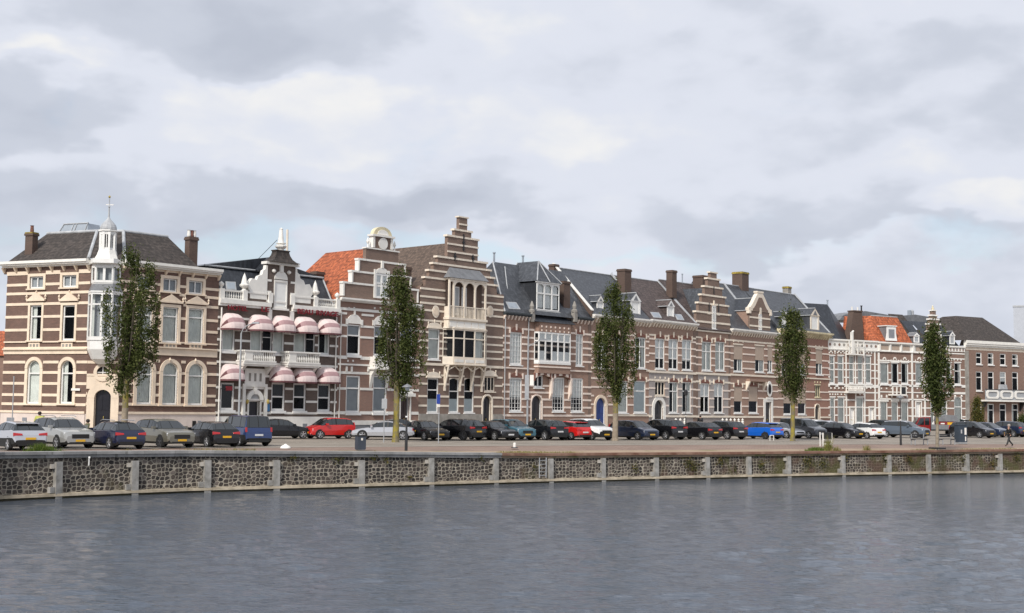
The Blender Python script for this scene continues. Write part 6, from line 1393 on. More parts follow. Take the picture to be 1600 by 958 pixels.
def house13():
    h = House('turret_gabled_house', 'brick house with white trim and a tall tapering banded gable behind the last tree', 'house', LC, 1447, 1507); f = h.f; w = M['white']; br = M['brick8']; M['brickdk'] = M['brick4']
    for x0, x1 in ((1450, 1460), (1464, 1474), (1479, 1487), (1491, 1501.5)): f.win(x0, x1, 567, 601, cols=1, tr=(.62,), cur=['sides'], mat=w, fw=.12, sill=.2, top='balls')
    for x0, x1 in ((1454, 1460), (1471.5, 1480.5)): f.win(x0, x1, 626, 662, cols=1, tr=(.7,), cur=['full'], mat=w, fw=.12, sill=.2)
    f.win(1491, 1503.5, 620, 662, cols=1, tr=(.62,), cur=['full'], mat=w, fw=.12, sill=.2, arch=.7)
    f.bands(1478, [552, 560, 577, 589, 626, 638, 651], .16, w); f.band(f.Z(1478, 603), .35, w, .09); f.band(f.Z(1478, 614), .3, w, .07)
    for i in range(6): a, _, z = f.at(1452 + i * 10, 621); f.st.lathe([(.0, 0), (.15, .12), (.15, .22), (0, .36)], (a, -.04, z), w, 6)
    zt = f.Z(1478, 549); f.wall(zt, br); p = MB(); z0, z1 = zt, f.Z(1478, 540); p.box(0, f.w, -.1, .35, z0, z1 - .16, w); p.box(0, f.w, -.25, .4, z1 - .2, z1, w)
    for i in range(12): u = .3 + (f.w - .8) * i / 11; p.box(u, u + .25, -.12, -.101, z0 + .1, z1 - .3, br)
    f.B(p, 'parapet')
    xc = f.X(1460.5, 520); Z = lambda y: f.Z(1460, y); k = 1 / 11.8
    g = step_gable(f, [(13.5 * k, Z(519)), (12 * k, Z(507.5)), (9 * k, Z(500)), (6 * k, Z(494)), (3.2 * k, Z(486))], z1, M['brickdk'], w, xc, posts=False, cap=.2, ov=.15, th=.6)
    for q in (-1, 1): g.prism([(xc + q * 13 * k, z1), (xc + q * 17 * k, z1), (xc + q * 16 * k, Z(524)), (xc + q * 13 * k, Z(521))][::q], -.1, .4, w)
    for y in (533, 527, 521): g.box(xc - 13.7 * k, xc + 13.7 * k, -.06, -.003, Z(y + 1), Z(y - 1), w)
    g.lathe([(.3, 0), (.34, .1), (.18, .25), (.2, .5), (.08, .6), (.12, .75), (0, .9)], (xc, .3, Z(487)), M['yellowst'], 8); f.B(g, 'gable')
    zr = f.Z(1500, 505, 3.0); zp = z1 - .2; m = f.roof([[(xc + .6, .6, zp), (f.w, .6, zp), (f.w, 4.5, zr), (xc, 4.5, zr)], [(0, 1.0, zp), (xc, 1.0, zp), (xc, 4.5, zr), (0, 4.5, zr)]], M['slated'])
    small_dormer(f, m, 1484, 1492, 518, 538, .8, M['slated'], ridge=2)
    return h
H13 = house13()
def house14():
    h = House('plain_brick_house', 'plain brown brick building with dark hipped roof and white ringed balcony', 'house', LC, 1507, 1668, 'gabled town houses in a row behind the parked cars'); f = h.f; w = M['white']; br = M['brick8']
    for i, x0 in enumerate((1525, 1543.5, 1562.5, 1581.5, 1600.5, 1619.5, 1638.5)):
        f.win(x0, x0 + 9, 551 + i * .9, 569.5 + i * .8, cols=1, tr=(.6,), mat=M['greystone'], fw=.12, sill=.12, cur=['sides'] if i % 2 else None)
        f.win(x0, x0 + 9.5, 580.5 + i * .3, 611 + i * .2, cols=1, tr=(.7,), mat=M['greystone'], fw=.12, sill=.12, cur=[('blind', .5, 1)] if i == 2 else None)
        if i not in (0,): f.win(x0 - .5, x0 + 10, 631, 666, cols=1, tr=(.72,), mat=M['greystone'], fw=.14, sill=.1, cur=['left'] if i % 2 else None)
    f.win(1521, 1534, 631, 664, cols=1, tr=(.7,), mat=w, fw=.12, cur=['full'])
    f.st.box(0, .75, -.12, .02, 0, f.Z(1510, 548), M['greystone']); f.st.box(.76, f.w, -.06, .02, -.3, .5, M['greystone'])
    zt = f.Z(1550, 546); f.wall(zt, br, D=10); zc = f.Z(1550, 534); f.cornice(zc, .9, .5, M['white'], frieze=.4, fm=M['creamlt'])
    b = MB(); p = .9; a, c, z0, z1 = f.X(1540, 620, -p), f.X(1606, 620, -p), f.Z(1570, 625, -p), f.Z(1570, 608.5, -p); b.box(a, c, -p - .1, 0, z0 - .25, z0 - .02, w); b.box(a, c, -p - .04, -p + .04, z1 - .08, z1, M['iron'])
    n = 3; wd = (c - a) / n
    for i in range(n):
        u0, u1 = a + wd * i + .15, a + wd * (i + 1) - .15; zm0, zm1 = z0 + .15, z1 - .15; oc = [(u0 + .3, zm0), (u1 - .3, zm0), (u1, zm0 + .3), (u1, zm1 - .3), (u1 - .3, zm1), (u0 + .3, zm1), (u0, zm1 - .3), (u0, zm0 + .3)]; cx2, cz2 = (u0 + u1) / 2, (zm0 + zm1) / 2
        ic = [(cx2 + (x - cx2) * .72, cz2 + (z - cz2) * .6) for x, z in oc]
        for k in range(8): b.prism([oc[k], oc[(k + 1) % 8], ic[(k + 1) % 8], ic[k]], -p - .05, -p + .05, w)
    b.box(a, c, -p + .06, -p + .08, z0, z1 - .1, M['greyblind'])
    for u in (a + .4, c - .6): b.prismx([(0, z0 - 1.6), (0, z0 - .25), (-p, z0 - .25)], u - .12, u + .12, M['iron'])
    f.B(b, 'balcony'); f.B(MB().prism([(f.X(1560, 600, -.3), z0 + .5), (f.X(1576, 600, -.3), z0 + .5), (f.X(1572, 600, -.3), z0 + 2.2), (f.X(1562, 600, -.3), z0 + 2.2)], -.4, -.1, M['leadlt']), 'stone_crest')
    zr = (f.Z(1494, 494, 4.5) + f.Z(1535, 496, 4.5)) / 2; r0, r1 = f.X(1494, 494, 4.5), f.X(1535, 496, 4.5); x1 = f.X(1591, 535)
    f.roof([[(-.3, -.4, zc), (x1, -.4, zc), (r1, 4.5, zr), (r0, 4.5, zr)], [(-.3, -.4, zc), (r0, 4.5, zr), (r0, 7, zr), (-2.5, 11, zc)], [(x1, -.4, zc), (x1 + .5, 11, zc), (r1, 7, zr), (r1, 4.5, zr)], [(r0, 4.5, zr), (r1, 4.5, zr), (r1, 7, zr), (r0, 7, zr)]], M['slateb'])
    return h
H14 = house14()

# far buildings glimpsed over and beside the row
def far_things():
    p = plan(1594, 8.0); e = empty('tower_block', (p.x, p.y, ZS), -.40); tag(e, 'pale plain tower block rising behind the roofs at the right edge', 'building')
    zt = CAMZ + (hor(1594) - 479) / 8.0 - ZS; MB().box(-.9, 12, 0, 12, 0, zt, paint('pale_cladding', (.44, .46, .50), .6, .04)).build('wall', e); MB().box(-1.0, 12.1, -.1, 12.1, zt, zt + .3, M['leadlt']).build('roof_edge', e)
    m = MB(); zl = CAMZ + (hor(1580) - 528) / 8.0 - ZS; m.box(-8, -1.2, -3, 6, 0, zl, M['leadlt']); m.box(-6.5, -1.5, -3.2, -3.0, zl - 2.5, zl - .6, M['grey']); m.build('annexe', e)
    p = plan(3, 19.0); e = empty('side_street_house', (p.x, p.y, ZS), -.3); tag(e, 'orange brick house seen in the gap left of the corner house', 'house')
    zt = CAMZ + (626 - 512) / 19.0 - ZS; MB().box(-9, 1.5, 0, 7, 0, zt - 2.3, M['brick8']).build('wall', e); MB().poly([(-9, -.2, zt - 2.3), (1.6, -.2, zt - 2.3), (1.6, 4, zt), (-9, 4, zt)], M['tileo']).poly([(-9, 4, zt), (1.6, 4, zt), (1.6, 8, zt - 2.3), (-9, 8, zt - 2.3)], M['tileo']).build('roof', e)
far_things()
# ------------------------------------------------------------------ trees
def leafmat(name, a, b, c):
    m, t, p = newmat(name); p.inputs['Roughness'].default_value = 0.75; p.inputs['Specular IOR Level'].default_value = 0.2
    at = t.nodes.new('ShaderNodeAttribute'); at.attribute_name = 'tone'; at.attribute_type = 'GEOMETRY'
    r = t.nodes.new('ShaderNodeValToRGB'); t.links.new(at.outputs['Fac'], r.inputs[0]); e = r.color_ramp.elements
    e[0].position = 0.0; e[0].color = a + (1,); e[1].position = 1.0; e[1].color = c + (1,); k = e.new(.6); k.color = b + (1,)
    t.links.new(r.outputs[0], p.inputs['Base Color'])
    tr = t.nodes.new('ShaderNodeBsdfTranslucent'); t.links.new(r.outputs[0], tr.inputs[0]); mx_ = t.nodes.new('ShaderNodeMixShader'); mx_.inputs[0].default_value = .22
    o = [n for n in t.nodes if n.type == 'OUTPUT_MATERIAL'][0]; t.links.new(p.outputs[0], mx_.inputs[1]); t.links.new(tr.outputs[0], mx_.inputs[2]); t.links.new(mx_.outputs[0], o.inputs[0]); return m
M['leaf'] = leafmat('elm_leaves', (0.030, 0.045, 0.010), (0.066, 0.084, 0.021), (0.13, 0.138, 0.046))
M['leaf2'] = leafmat('yellowing_leaves', (0.045, 0.06, 0.015), (0.10, 0.10, 0.025), (0.22, 0.16, 0.05))
def barkmat():
    m, t, p = newmat('lichened_bark'); p.inputs['Roughness'].default_value = .9; n = tex(t, 'Noise', Scale=3.0, Detail=6.0, Roughness=.65); t.links.new(coord(t, (1, 1, .5)), n.inputs[0])
    c = mixc(t, rng(t, n.outputs[0], .42, .56), (0.27, 0.22, 0.035), (0.16, 0.135, 0.085)); t.links.new(c, p.inputs['Base Color']); bump(t, p, n.outputs[0], .6, .04); return m
M['bark'] = barkmat(); M['barkd'] = paint('dark_limb_bark', (.07, .06, .04), .9, .25, 3)
M['barkbase'] = paint('grey_tree_foot', (.28, .23, .17), .9, .2, 4)
def leaf_mesh(name, parent, pts, sizes, tones, seed, mat):
    rs = np.random.RandomState(seed); n = len(pts); P = np.asarray(pts); a = rs.normal(size=(n, 3)); a /= np.linalg.norm(a, axis=1)[:, None]
    b = rs.normal(size=(n, 3)); b -= (a * b).sum(1)[:, None] * a; b /= np.linalg.norm(b, axis=1)[:, None]; s = np.asarray(sizes)[:, None]
    V = np.empty((n, 4, 3)); V[:, 0] = P - a * s; V[:, 1] = P + b * s * .5; V[:, 2] = P + a * s; V[:, 3] = P - b * s * .5
    me = bpy.data.meshes.new(name); me.vertices.add(n * 4); me.loops.add(n * 4); me.polygons.add(n)
    me.vertices.foreach_set('co', V.reshape(-1)); me.loops.foreach_set('vertex_index', np.arange(n * 4)); me.polygons.foreach_set('loop_start', np.arange(0, n * 4, 4)); me.polygons.foreach_set('loop_total', np.full(n, 4))
    me.update(calc_edges=True); at = me.attributes.new('tone', 'FLOAT', 'FACE'); at.data.foreach_set('value', np.asarray(tones, dtype=np.float32)); me.materials.append(mat)
    o = bpy.data.objects.new(name, me); COL.objects.link(o); o.parent = parent; return o
def tree(px, base_y, prof, label, seed, mat='leaf', dens=1.0, yb=None, trunk_px=9, light=.5):
    """prof: list of (photo y, left x, right x) outline of the crown, top first"""
    g = ground(px, base_y); k = F / (g.y * math.cos(R(PITCH))) ; rnd = random.Random(seed); rs = np.random.RandomState(seed)
    e = empty('street_tree', (g.x, g.y, ZS)); tag(e, label, 'tree', 'upright street trees along the quay')
    H = hor(px); zz = lambda y: (CAMZ - ZS) + (H - y) / k
    ys = [zz(p[0]) for p in prof]; ls = [(p[1] - px) / k for p in prof]; rs_ = [(p[2] - px) / k for p in prof]
    def wl(z):
        for i in range(len(ys) - 1):
            if ys[i + 1] <= z <= ys[i]:
                t = (ys[i] - z) / (ys[i] - ys[i + 1]); return ls[i] + (ls[i + 1] - ls[i]) * t, rs_[i] + (rs_[i + 1] - rs_[i]) * t
        return ls[-1], rs_[-1]
    zt, zb = ys[0], ys[-1]; r0 = trunk_px / k / 2
    tk = MB(); z1 = zb + (zt - zb) * .12; cx0 = 0
    segs = [(0, 0, -.1, r0 * 1.35), (0, 0, .25, r0 * 1.05), (.03, 0, z1 * .5, r0 * .95), (.0, .02, z1, r0 * .85)]
    for (x0, y0, a, ra), (x1, y1, b, rb) in zip(segs, segs[1:]): tk.tube((x0, y0, a), (x1, y1, b), ra, M['bark'] if a > 0.3 or seed % 2 == 0 else M['barkbase'], rb, seg=12)
    to = tk.build('trunk', e, smooth=True, angle=60)
    lm = MB(); C = []
    nl = 11
    tips = []
    for i in range(nl):       # upright limbs
        z0 = z1 * (.86 + .1 * rnd.random()); zt_ = zb + (zt - zb) * (1 - .07 * i - .03 * rnd.random()) - .3
        l, r = wl(zt_); t = (rnd.random() * .9 - .45) if i else 0; x2 = (l + r) / 2 + (r - l) * t; y2 = rnd.uniform(-.5, .5) * (r - l) * .8 if i else 0
        P0 = Vector((0, 0, z0)); P1 = Vector((x2 * .75, y2 * .75, z0 + (zt_ - z0) * .4)); P2 = Vector((x2, y2, zt_))
        lm.tube(P0, P1, r0 * (.62 if i == 0 else .36), M['barkd'], r0 * (.42 if i == 0 else .22), seg=6); lm.tube(P1, P2, r0 * (.42 if i == 0 else .22), M['barkd'], .012, seg=5)
    lm.build('limbs', e)
    pts, sz, tn = [], [], []; area = 0
    Hc = zt - zb; ncl = int(275 * dens)
    cols = []
    for i in range(15):
        cols.append((rnd.random() * 2 * math.pi, rnd.uniform(.35, .92) if i > 1 else .1, zt - Hc * rnd.uniform(.0, .42) * (0 if i < 2 else 1), zb + Hc * rnd.uniform(-.04, .16)))
    for i in range(ncl):
        cs = rnd.uniform(.17, .36); ct = rnd.uniform(.12, .95)
        if i % 4:
            an, fr_, top, bot = rnd.choice(cols); z = bot + (top - bot) * rnd.random(); l, r = wl(z); w = r - l; c = (l + r) / 2; grow = min(1, .35 + 1.1 * (z - bot) / max(.5, (top - bot)) * 1.6)
            rad = w / 2 * fr_ * grow; x = c + rad * math.cos(an) + rnd.gauss(0, .10); y = rad * math.sin(an) * .9 + rnd.gauss(0, .10)
        else:
            z = zb + Hc * rnd.random(); l, r = wl(z); w = r - l; c = (l + r) / 2; an = rnd.random() * 6.283; rad = w / 2 * rnd.uniform(.1, 1.02); x = c + rad * math.cos(an); y = rad * math.sin(an) * .9
        n = int(rnd.uniform(26, 66)); q = rs.normal(size=(n, 3)) * np.array([cs * .6, cs * .6, cs * 1.15]) + np.array([x, y, z])
        pts.append(q); sz.append(rs.uniform(.055, .115, n)); tn.append(np.clip(ct * .9 + rs.uniform(-.25, .3, n), 0, 1))
    # twigs that leave the outline
    for i in range(int(90 * dens)):
        z = zb + Hc * (.06 + .94 * rnd.random()); l, r = wl(z); s_ = rnd.choice((-1, 1)); x = (l if s_ < 0 else r) + s_ * rnd.uniform(-.1, .14); y = rnd.uniform(-.4, .4)
        n = 22; q = np.array([x, y, z]) + rs.normal(size=(n, 3)) * np.array([.09, .12, .30]); pts.append(q); sz.append(rs.uniform(.06, .11, n)); tn.append(rs.uniform(.3, 1.0, n))
    P = np.concatenate(pts); keep = (P[:, 2] > zb - .5)
    leaf_mesh('crown', e, P[keep], np.concatenate(sz)[keep], np.concatenate(tn)[keep], seed, M[mat]); return e
tree(193, 690, [(392, 190, 198), (402, 183, 208), (416, 180, 226), (440, 178, 230), (452, 172, 230), (460, 157, 232), (475, 153, 238), (500, 160, 237), (530, 160, 236), (555, 164, 237), (575, 168, 232), (590, 170, 214), (602, 172, 206), (611, 184, 202)],
     'leftmost street tree, in front of the corner house door', 3, trunk_px=10)
tree(618, 691, [(424, 613, 624), (436, 606, 630), (450, 599, 633), (470, 597, 640), (480, 597, 655), (505, 593, 655), (530, 591, 658), (548, 590, 660), (566, 587, 652), (580, 592, 664), (592, 602, 660), (604, 612, 640), (615, 618, 630)],
     'street tree beside the silver coupe, before the orange roofed gable house', 8, trunk_px=10)
tree(961, 689, [(446, 953, 963), (458, 947, 972), (475, 945, 978), (490, 940, 984), (515, 934, 990), (540, 930, 994), (560, 930, 995), (580, 932, 990), (596, 938, 990), (608, 945, 984), (617, 954, 972), (624, 958, 964)],
     'street tree with yellow trunk right beside the white off-road car', 15, trunk_px=9)
tree(1238.5, 689, [(484, 1231, 1240), (494, 1224, 1248), (510, 1221, 1253), (530, 1217, 1257), (550, 1215, 1262), (575, 1215, 1260), (595, 1216, 1258), (608, 1222, 1256), (617, 1232, 1250), (624, 1236, 1241)],
     'street tree with yellow trunk between the bright blue hatchback and the grey van', 20, trunk_px=7, dens=.9)
tree(1464.5, 701, [(510, 1458, 1466), (516, 1452, 1474), (535, 1449, 1476), (560, 1448, 1479), (580, 1446, 1483), (600, 1447, 1485), (616, 1446, 1484), (625, 1456, 1478), (634, 1460, 1472), (640, 1463, 1467)],
     'thin street tree by the bench, in front of the red pickup truck', 27, trunk_px=5, dens=.72)
def shrub(px, base_y, prof, label, seed, name, cat, mat, dens, kz=None):
    e = tree(px, base_y, prof, label, seed, mat, dens, trunk_px=2); e.name = name; tag(e, label, cat); del e['group']; return e
shrub(1528, 678, [(622, 1525, 1530), (632, 1522, 1533), (645, 1520, 1536), (658, 1521, 1537), (668, 1523, 1535)], 'small yellowing tree against the plain brown brick house', 31, 'small_tree', 'small tree', 'leaf2', .35)
shrub(1601, 679, [(650, 1597, 1606), (660, 1592, 1612), (672, 1592, 1612)], 'dark round bush at the foot of the plain brick house', 33, 'bush', 'bush', 'leaf', .3)

# ------------------------------------------------------------------ cars
def carpaint(name, col, metal=.35, rough=.28):
    m = bpy.data.materials.get(name)
    if m: return m
    m, t, p = newmat(name); p.inputs['Base Color'].default_value = col + (1,); p.inputs['Metallic'].default_value = metal; p.inputs['Roughness'].default_value = rough
    p.inputs['Coat Weight'].default_value = .8 if max(col) > .02 else .4; p.inputs['Coat Roughness'].default_value = .05; return m
CP = dict(silver=carpaint('silver_car_paint', (.50, .51, .54), .5), lgrey=carpaint('light_grey_car_paint', (.40, .40, .38), .4), navy=carpaint('navy_car_paint', (.010, .014, .045), .3), olive=carpaint('olive_grey_car_paint', (.17, .16, .125), .4),
          black=carpaint('black_car_paint', (.008, .008, .010), .2, .25), blue=carpaint('royal_blue_car_paint', (.012, .034, .13), .2), red=carpaint('red_car_paint', (.52, .012, .010), .0, .3), teal=carpaint('teal_car_paint', (.05, .15, .20), .4),
          mblue=carpaint('mid_blue_car_paint', (.03, .07, .17), .3), white=carpaint('white_car_paint', (.74, .74, .73), .0, .35), dblue=carpaint('dark_blue_car_paint', (.012, .022, .055), .3), bright=carpaint('bright_blue_car_paint', (.008, .13, .62), .2),
          grey=carpaint('dark_grey_car_paint', (.06, .065, .075), .4), steel=carpaint('steel_blue_car_paint', (.13, .165, .21), .4), darkred=carpaint('dark_red_car_paint', (.22, .012, .012), .1))
M['trim'] = paint('black_trim', (.012, .012, .012), .6, 0); M['tyre'] = paint('tyre_rubber', (.012, .012, .012), .8, 0); M['alloy'] = paint('alloy_rim', (.42, .42, .43), .3, 0, metal=.6); M['alloyd'] = paint('dark_rim', (.08, .08, .085), .35, 0, metal=.5)
M['lamp'] = paint('headlamp_lens', (.72, .74, .76), .12, 0, coat=.5); M['tail'] = paint('tail_lamp_lens', (.42, .010, .012), .2, 0, coat=.5); M['plate'] = paint('yellow_plate', (.70, .40, .02), .4, 0); M['platew'] = paint('white_plate', (.6, .6, .6), .4, 0)
M['carglass'] = paint('tinted_car_glass', (.010, .014, .016), .05, 0, coat=.25); M['carglass'].node_tree.nodes['Principled BSDF'].inputs['IOR'].default_value = 1.75
M['chrome'] = paint('chrome_trim', (.6, .6, .6), .2, 0, metal=.9)
# station tables: (x along length 0 front..1 rear, top height, belt height, roof half width factor, half width factor, bottom height)
ST = {
 'hatch': (4.15, 1.80, 1.47, [(0, .60, .55, .80, .80, .28), (.025, .74, .66, .88, .90, .20), (.10, .86, .78, .90, .97, .18), (.26, .99, .92, .86, 1, .18), (.41, 1.40, .95, .70, 1, .18), (.50, 1.46, .96, .70, 1, .18), (.58, 1.47, .97, .70, 1, .18), (.60, 1.47, .97, .70, 1, .18), (.80, 1.42, 1.0, .68, 1, .18), (.86, 1.38, 1.02, .68, 1, .2), (.955, 1.02, .99, .82, .96, .22), (.985, .80, .78, .9, .92, .24), (1, .55, .5, .9, .86, .32)]),
 'sedan': (4.65, 1.83, 1.44, [(0, .58, .52, .80, .80, .28), (.02, .70, .62, .88, .9, .2), (.10, .82, .76, .9, .97, .18), (.28, .95, .90, .86, 1, .18), (.41, 1.36, .93, .68, 1, .18), (.50, 1.43, .94, .68, 1, .18), (.57, 1.44, .95, .68, 1, .18), (.59, 1.44, .95, .68, 1, .18), (.70, 1.38, .97, .66, 1, .18), (.76, 1.30, .98, .66, 1, .18), (.87, 1.02, .97, .84, .97, .2), (.97, .98, .9, .9, .92, .24), (1, .60, .55, .9, .86, .32)]),
 'suv': (4.6, 1.88, 1.67, [(0, .72, .62, .82, .82, .34), (.02, .92, .82, .9, .92, .26), (.10, 1.02, .95, .92, .98, .24), (.25, 1.12, 1.05, .88, 1, .24), (.37, 1.56, 1.08, .72, 1, .24), (.46, 1.66, 1.09, .74, 1, .24), (.54, 1.67, 1.10, .74, 1, .24), (.56, 1.67, 1.10, .74, 1, .24), (.78, 1.64, 1.13, .73, 1, .24), (.88, 1.58, 1.14, .72, .99, .26), (.965, 1.12, 1.08, .86, .96, .28), (.985, .92, .88, .9, .93, .3), (1, .64, .6, .9, .88, .36)]),
 'mpv': (4.35, 1.80, 1.64, [(0, .62, .56, .80, .80, .28), (.02, .82, .74, .88, .9, .2), (.09, .94, .88, .9, .97, .18), (.20, 1.06, 1.0, .86, 1, .18), (.37, 1.56, 1.03, .72, 1, .18), (.46, 1.63, 1.04, .73, 1, .18), (.54, 1.64, 1.05, .73, 1, .18), (.56, 1.64, 1.05, .73, 1, .18), (.80, 1.60, 1.06, .72, 1, .18), (.91, 1.54, 1.06, .72, .99, .2), (.975, 1.06, 1.02, .86, .96, .24), (.99, .84, .8, .9, .93, .26), (1, .6, .55, .9, .88, .32)]),
 'van': (4.4, 1.80, 1.82, [(0, .66, .58, .82, .82, .28), (.02, .86, .78, .9, .92, .2), (.09, 1.0, .94, .92, .98, .18), (.22, 1.12, 1.06, .88, 1, .18), (.34, 1.68, 1.08, .76, 1, .18), (.42, 1.80, 1.09, .78, 1, .18), (.52, 1.82, 1.09, .79, 1, .18), (.54, 1.82, 1.09, .79, 1, .18), (.80, 1.82, 1.09, .79, 1, .18), (.945, 1.78, 1.09, .78, 1, .2), (.985, 1.10, 1.07, .88, .98, .24), (.995, .86, .8, .92, .95, .26), (1, .5, .45, .92, .92, .32)]),
}
def ring(w, rf, zb, belt, top):
    g = top - belt; wr = w * rf if g > .12 else w * .90
    return [(w * .90, zb), (w * .985, zb + .12), (w, zb + (belt - zb) * .55), (w * .965, belt), (w * .93 if g < .12 else w * .90, belt + min(.03, g * .2)), (wr, top - min(.07, g * .35)), (wr * .80, top - min(.015, g * .1)), (0, top)]
def make_car(kind, col, scale=1.0, rails=False, plate='plate', plate_f=True, dark_rims=False, lowtrim=False, wide=1.0, hi=1.0, two_tone=None, taxi=False, spoiler=False, glassy=None):
    L, Wd, Hh, st = ST[kind]; L *= scale; hw = Wd / 2 * wide; body = CP[col]; mb = MB(); gl = MB(); rings = []
    for (x, top, belt, rf, wf, zb) in st:
        q = ring(hw * wf, rf, zb, belt * hi, top * hi); X = L / 2 - L * x; rings.append([(X, -y, z) for y, z in q] + [(X, y, z) for y, z in q[::-1][1:]])
    n = len(rings[0]); cowl, r0, r1, re = 3, 4, len(st) - 4, len(st) - 3
    pill = 6
    for i in range(len(st) - 1):
        for j in range(n - 1):
            A, B, C_, D = rings[i][j], rings[i][j + 1], rings[i + 1][j + 1], rings[i + 1][j]; f = [A, D, C_, B]
            jj = min(j, n - 2 - j)       # 0 bottom side .. 6 top
            glass = False
            if i == cowl and jj >= 4: glass = True
            elif i == r1 and jj >= 5 and kind != 'sedan': glass = True
            elif kind == 'sedan' and i in (r1 - 0,) and jj >= 5: glass = True
            elif jj == 4 and cowl <= i <= r1 and i != pill and not (i == r1 and kind in ('van',)): glass = True
            if glass:
                gl.poly(f, M['carglass'])
            mb.poly([A, D, C_, B], M['trim'] if (jj == 0 or (lowtrim and jj <= 1 and j != n)) and not glass else (two_tone or body) if jj >= 5 and not glass and r0 <= i < r1 else (M['trim'] if glass or (jj == 4 and i == pill) else body))
    mb.poly(rings[0][::-1], M['trim'] if lowtrim else body); mb.poly(rings[-1], M['trim'] if lowtrim else body); mb.poly([r[0] for r in rings] + [r[-1] for r in rings][::-1], M['trim'])
    root = empty('parked_car'); wr = .33 * (1.08 if kind == 'suv' else 1.0); wx = (L * .5 - L * .185, -L * .5 + L * .175)
    for X in wx:
        for s in (-1, 1):
            y = s * hw * 1.002; pts = [(X + (wr + .055) * math.cos(t), (wr + .055) * math.sin(t) + wr) for t in [math.pi * k / 12 for k in range(13)]]
            pr = [(X + wr + .055, .16)] + pts + [(X - wr - .055, .16)]; pr = pr if s < 0 else pr
            mb.prism(pr, y - .006 * s, y - .1 * s, M['trim'] if not (lowtrim and 0) else M['trim']) if s < 0 else mb.prism(pr, y - .1 * s, y - .006 * s, M['trim'])
    # sill strip and plinths
    if lowtrim: 
        for s in (-1, 1): mb.box(wx[1] + wr, wx[0] - wr, s * hw * 1.0 - .02, s * hw * 1.0 + .006, .2, .38, M['trim'])
    b = mb.build('body', root, smooth=True, angle=33)
    gm = MB(); off = .006
    for f in [gl.v[i:i + 4] for i in range(0, len(gl.v), 4)]:
        P = [Vector(p) for p in f]; c = sum(P, Vector()) / 4; nn = (P[1] - P[0]).cross(P[2] - P[0]); nn = nn.normalized() if nn.length > 1e-7 else Vector((0, 0, 1))
        if nn.dot(c - Vector((c.x * .6, 0, .8))) < 0: nn = -nn
        gm.poly([tuple(c + (p - c) * .93 + nn * off) for p in P], M['carglass'])
    gm.build('glass', root)
    for X in wx:
        for s in (-1, 1):
            w = MB(); prof = [(wr * .70, -.1), (wr * .95, -.1), (wr, -.06), (wr, .06), (wr * .95, .1), (wr * .70, .1)]
            c0 = len(w.v); seg = 20
            for r, yy in prof:
                for k in range(seg): a = 2 * math.pi * k / seg; w.v.append((r * math.cos(a), yy, r * math.sin(a)))
            for j in range(5):
                for k in range(seg): k2 = (k + 1) % seg; w.f.append([j * seg + k, j * seg + k2, (j + 1) * seg + k2, (j + 1) * seg + k]); w.mi.append(w.m(M['tyre']))
            o = w.build('wheel', root, smooth=True); o.location = (X, s * (hw - .085), wr)
            rm = MB(); am = M['alloyd'] if dark_rims else M['alloy']; yo = s * .075
            for k in range(5):
                a = 2 * math.pi * k / 5 + .3; 
                for da in (-.16, .16): rm.tube((.04 * math.cos(a), yo, .04 * math.sin(a)), (wr * .68 * math.cos(a + da), yo, wr * .68 * math.sin(a + da)), .035, am, .022, seg=5)
            rm.tube((0, yo - .02, 0), (0, yo + .02, 0), .07, am, seg=10)
            for k in range(20):
                a, c = 2 * math.pi * k / 20, 2 * math.pi * (k + 1) / 20; rm.hexa([(r_ * math.cos(t), y_, r_ * math.sin(t)) for y_ in (yo - .02, yo + .02) for r_, t in ((wr * .64, a), (wr * .72, a), (wr * .72, c), (wr * .64, c))], am)
            rm.tube((0, yo - s * .04, 0), (0, yo - s * .05, 0), wr * .66, M['trim'], seg=16); rm.build('rim', o)
    def skin(t, w_=None):      # hull half width, top at fraction t
        for a, c in zip(st, st[1:]):
            if a[0] <= t <= c[0]: u = (t - a[0]) / (c[0] - a[0]); return [a[i] + (c[i] - a[i]) * u for i in range(6)]
        return list(st[-1])
    hl = .62 * hi if kind in ('hatch', 'sedan') else .74 * hi; big = .13
    def patch(nm, pts, mat, th=.03):
        m = MB(); P = [Vector(p) for p in pts]; n_ = (P[1] - P[0]).cross(P[3] - P[0]).normalized()
        c = sum(P, Vector()) / 4
        if n_.dot(Vector((c.x, c.y, 0))) < 0: n_ = -n_
        m.hexa([tuple(p - n_ * th) for p in P] + [tuple(p + n_ * .012) for p in P], mat); return m.build(nm, root)
    for s in (-1, 1):
        a, bb = skin(.03), skin(.12); y0, y1 = s * hw * a[4] * .60, s * hw * a[4] * .985; y2 = s * hw * bb[4] * 1.0; xf, xm, xb = L / 2 - L * .010, L / 2 - L * .035, L / 2 - L * .125
        h = a[1] * hi - .15
        patch('headlight', [(xf + .012, y0, h - .08), (xm + .02, y1, h - .06), (xm + .0, y1, h + .11), (xf - .04, y0, h + .05)], M['lamp'])
        patch('headlight_side', [(xm + .02, y1, h - .04), (xb, y2, h + .04), (xb, y2, h + .12), (xm + .02, y1, h + .09)], M['lamp'], .02) if 0 else None
        xr = -L / 2; hr = (.80 if kind in ('hatch', 'sedan') else .98) * hi
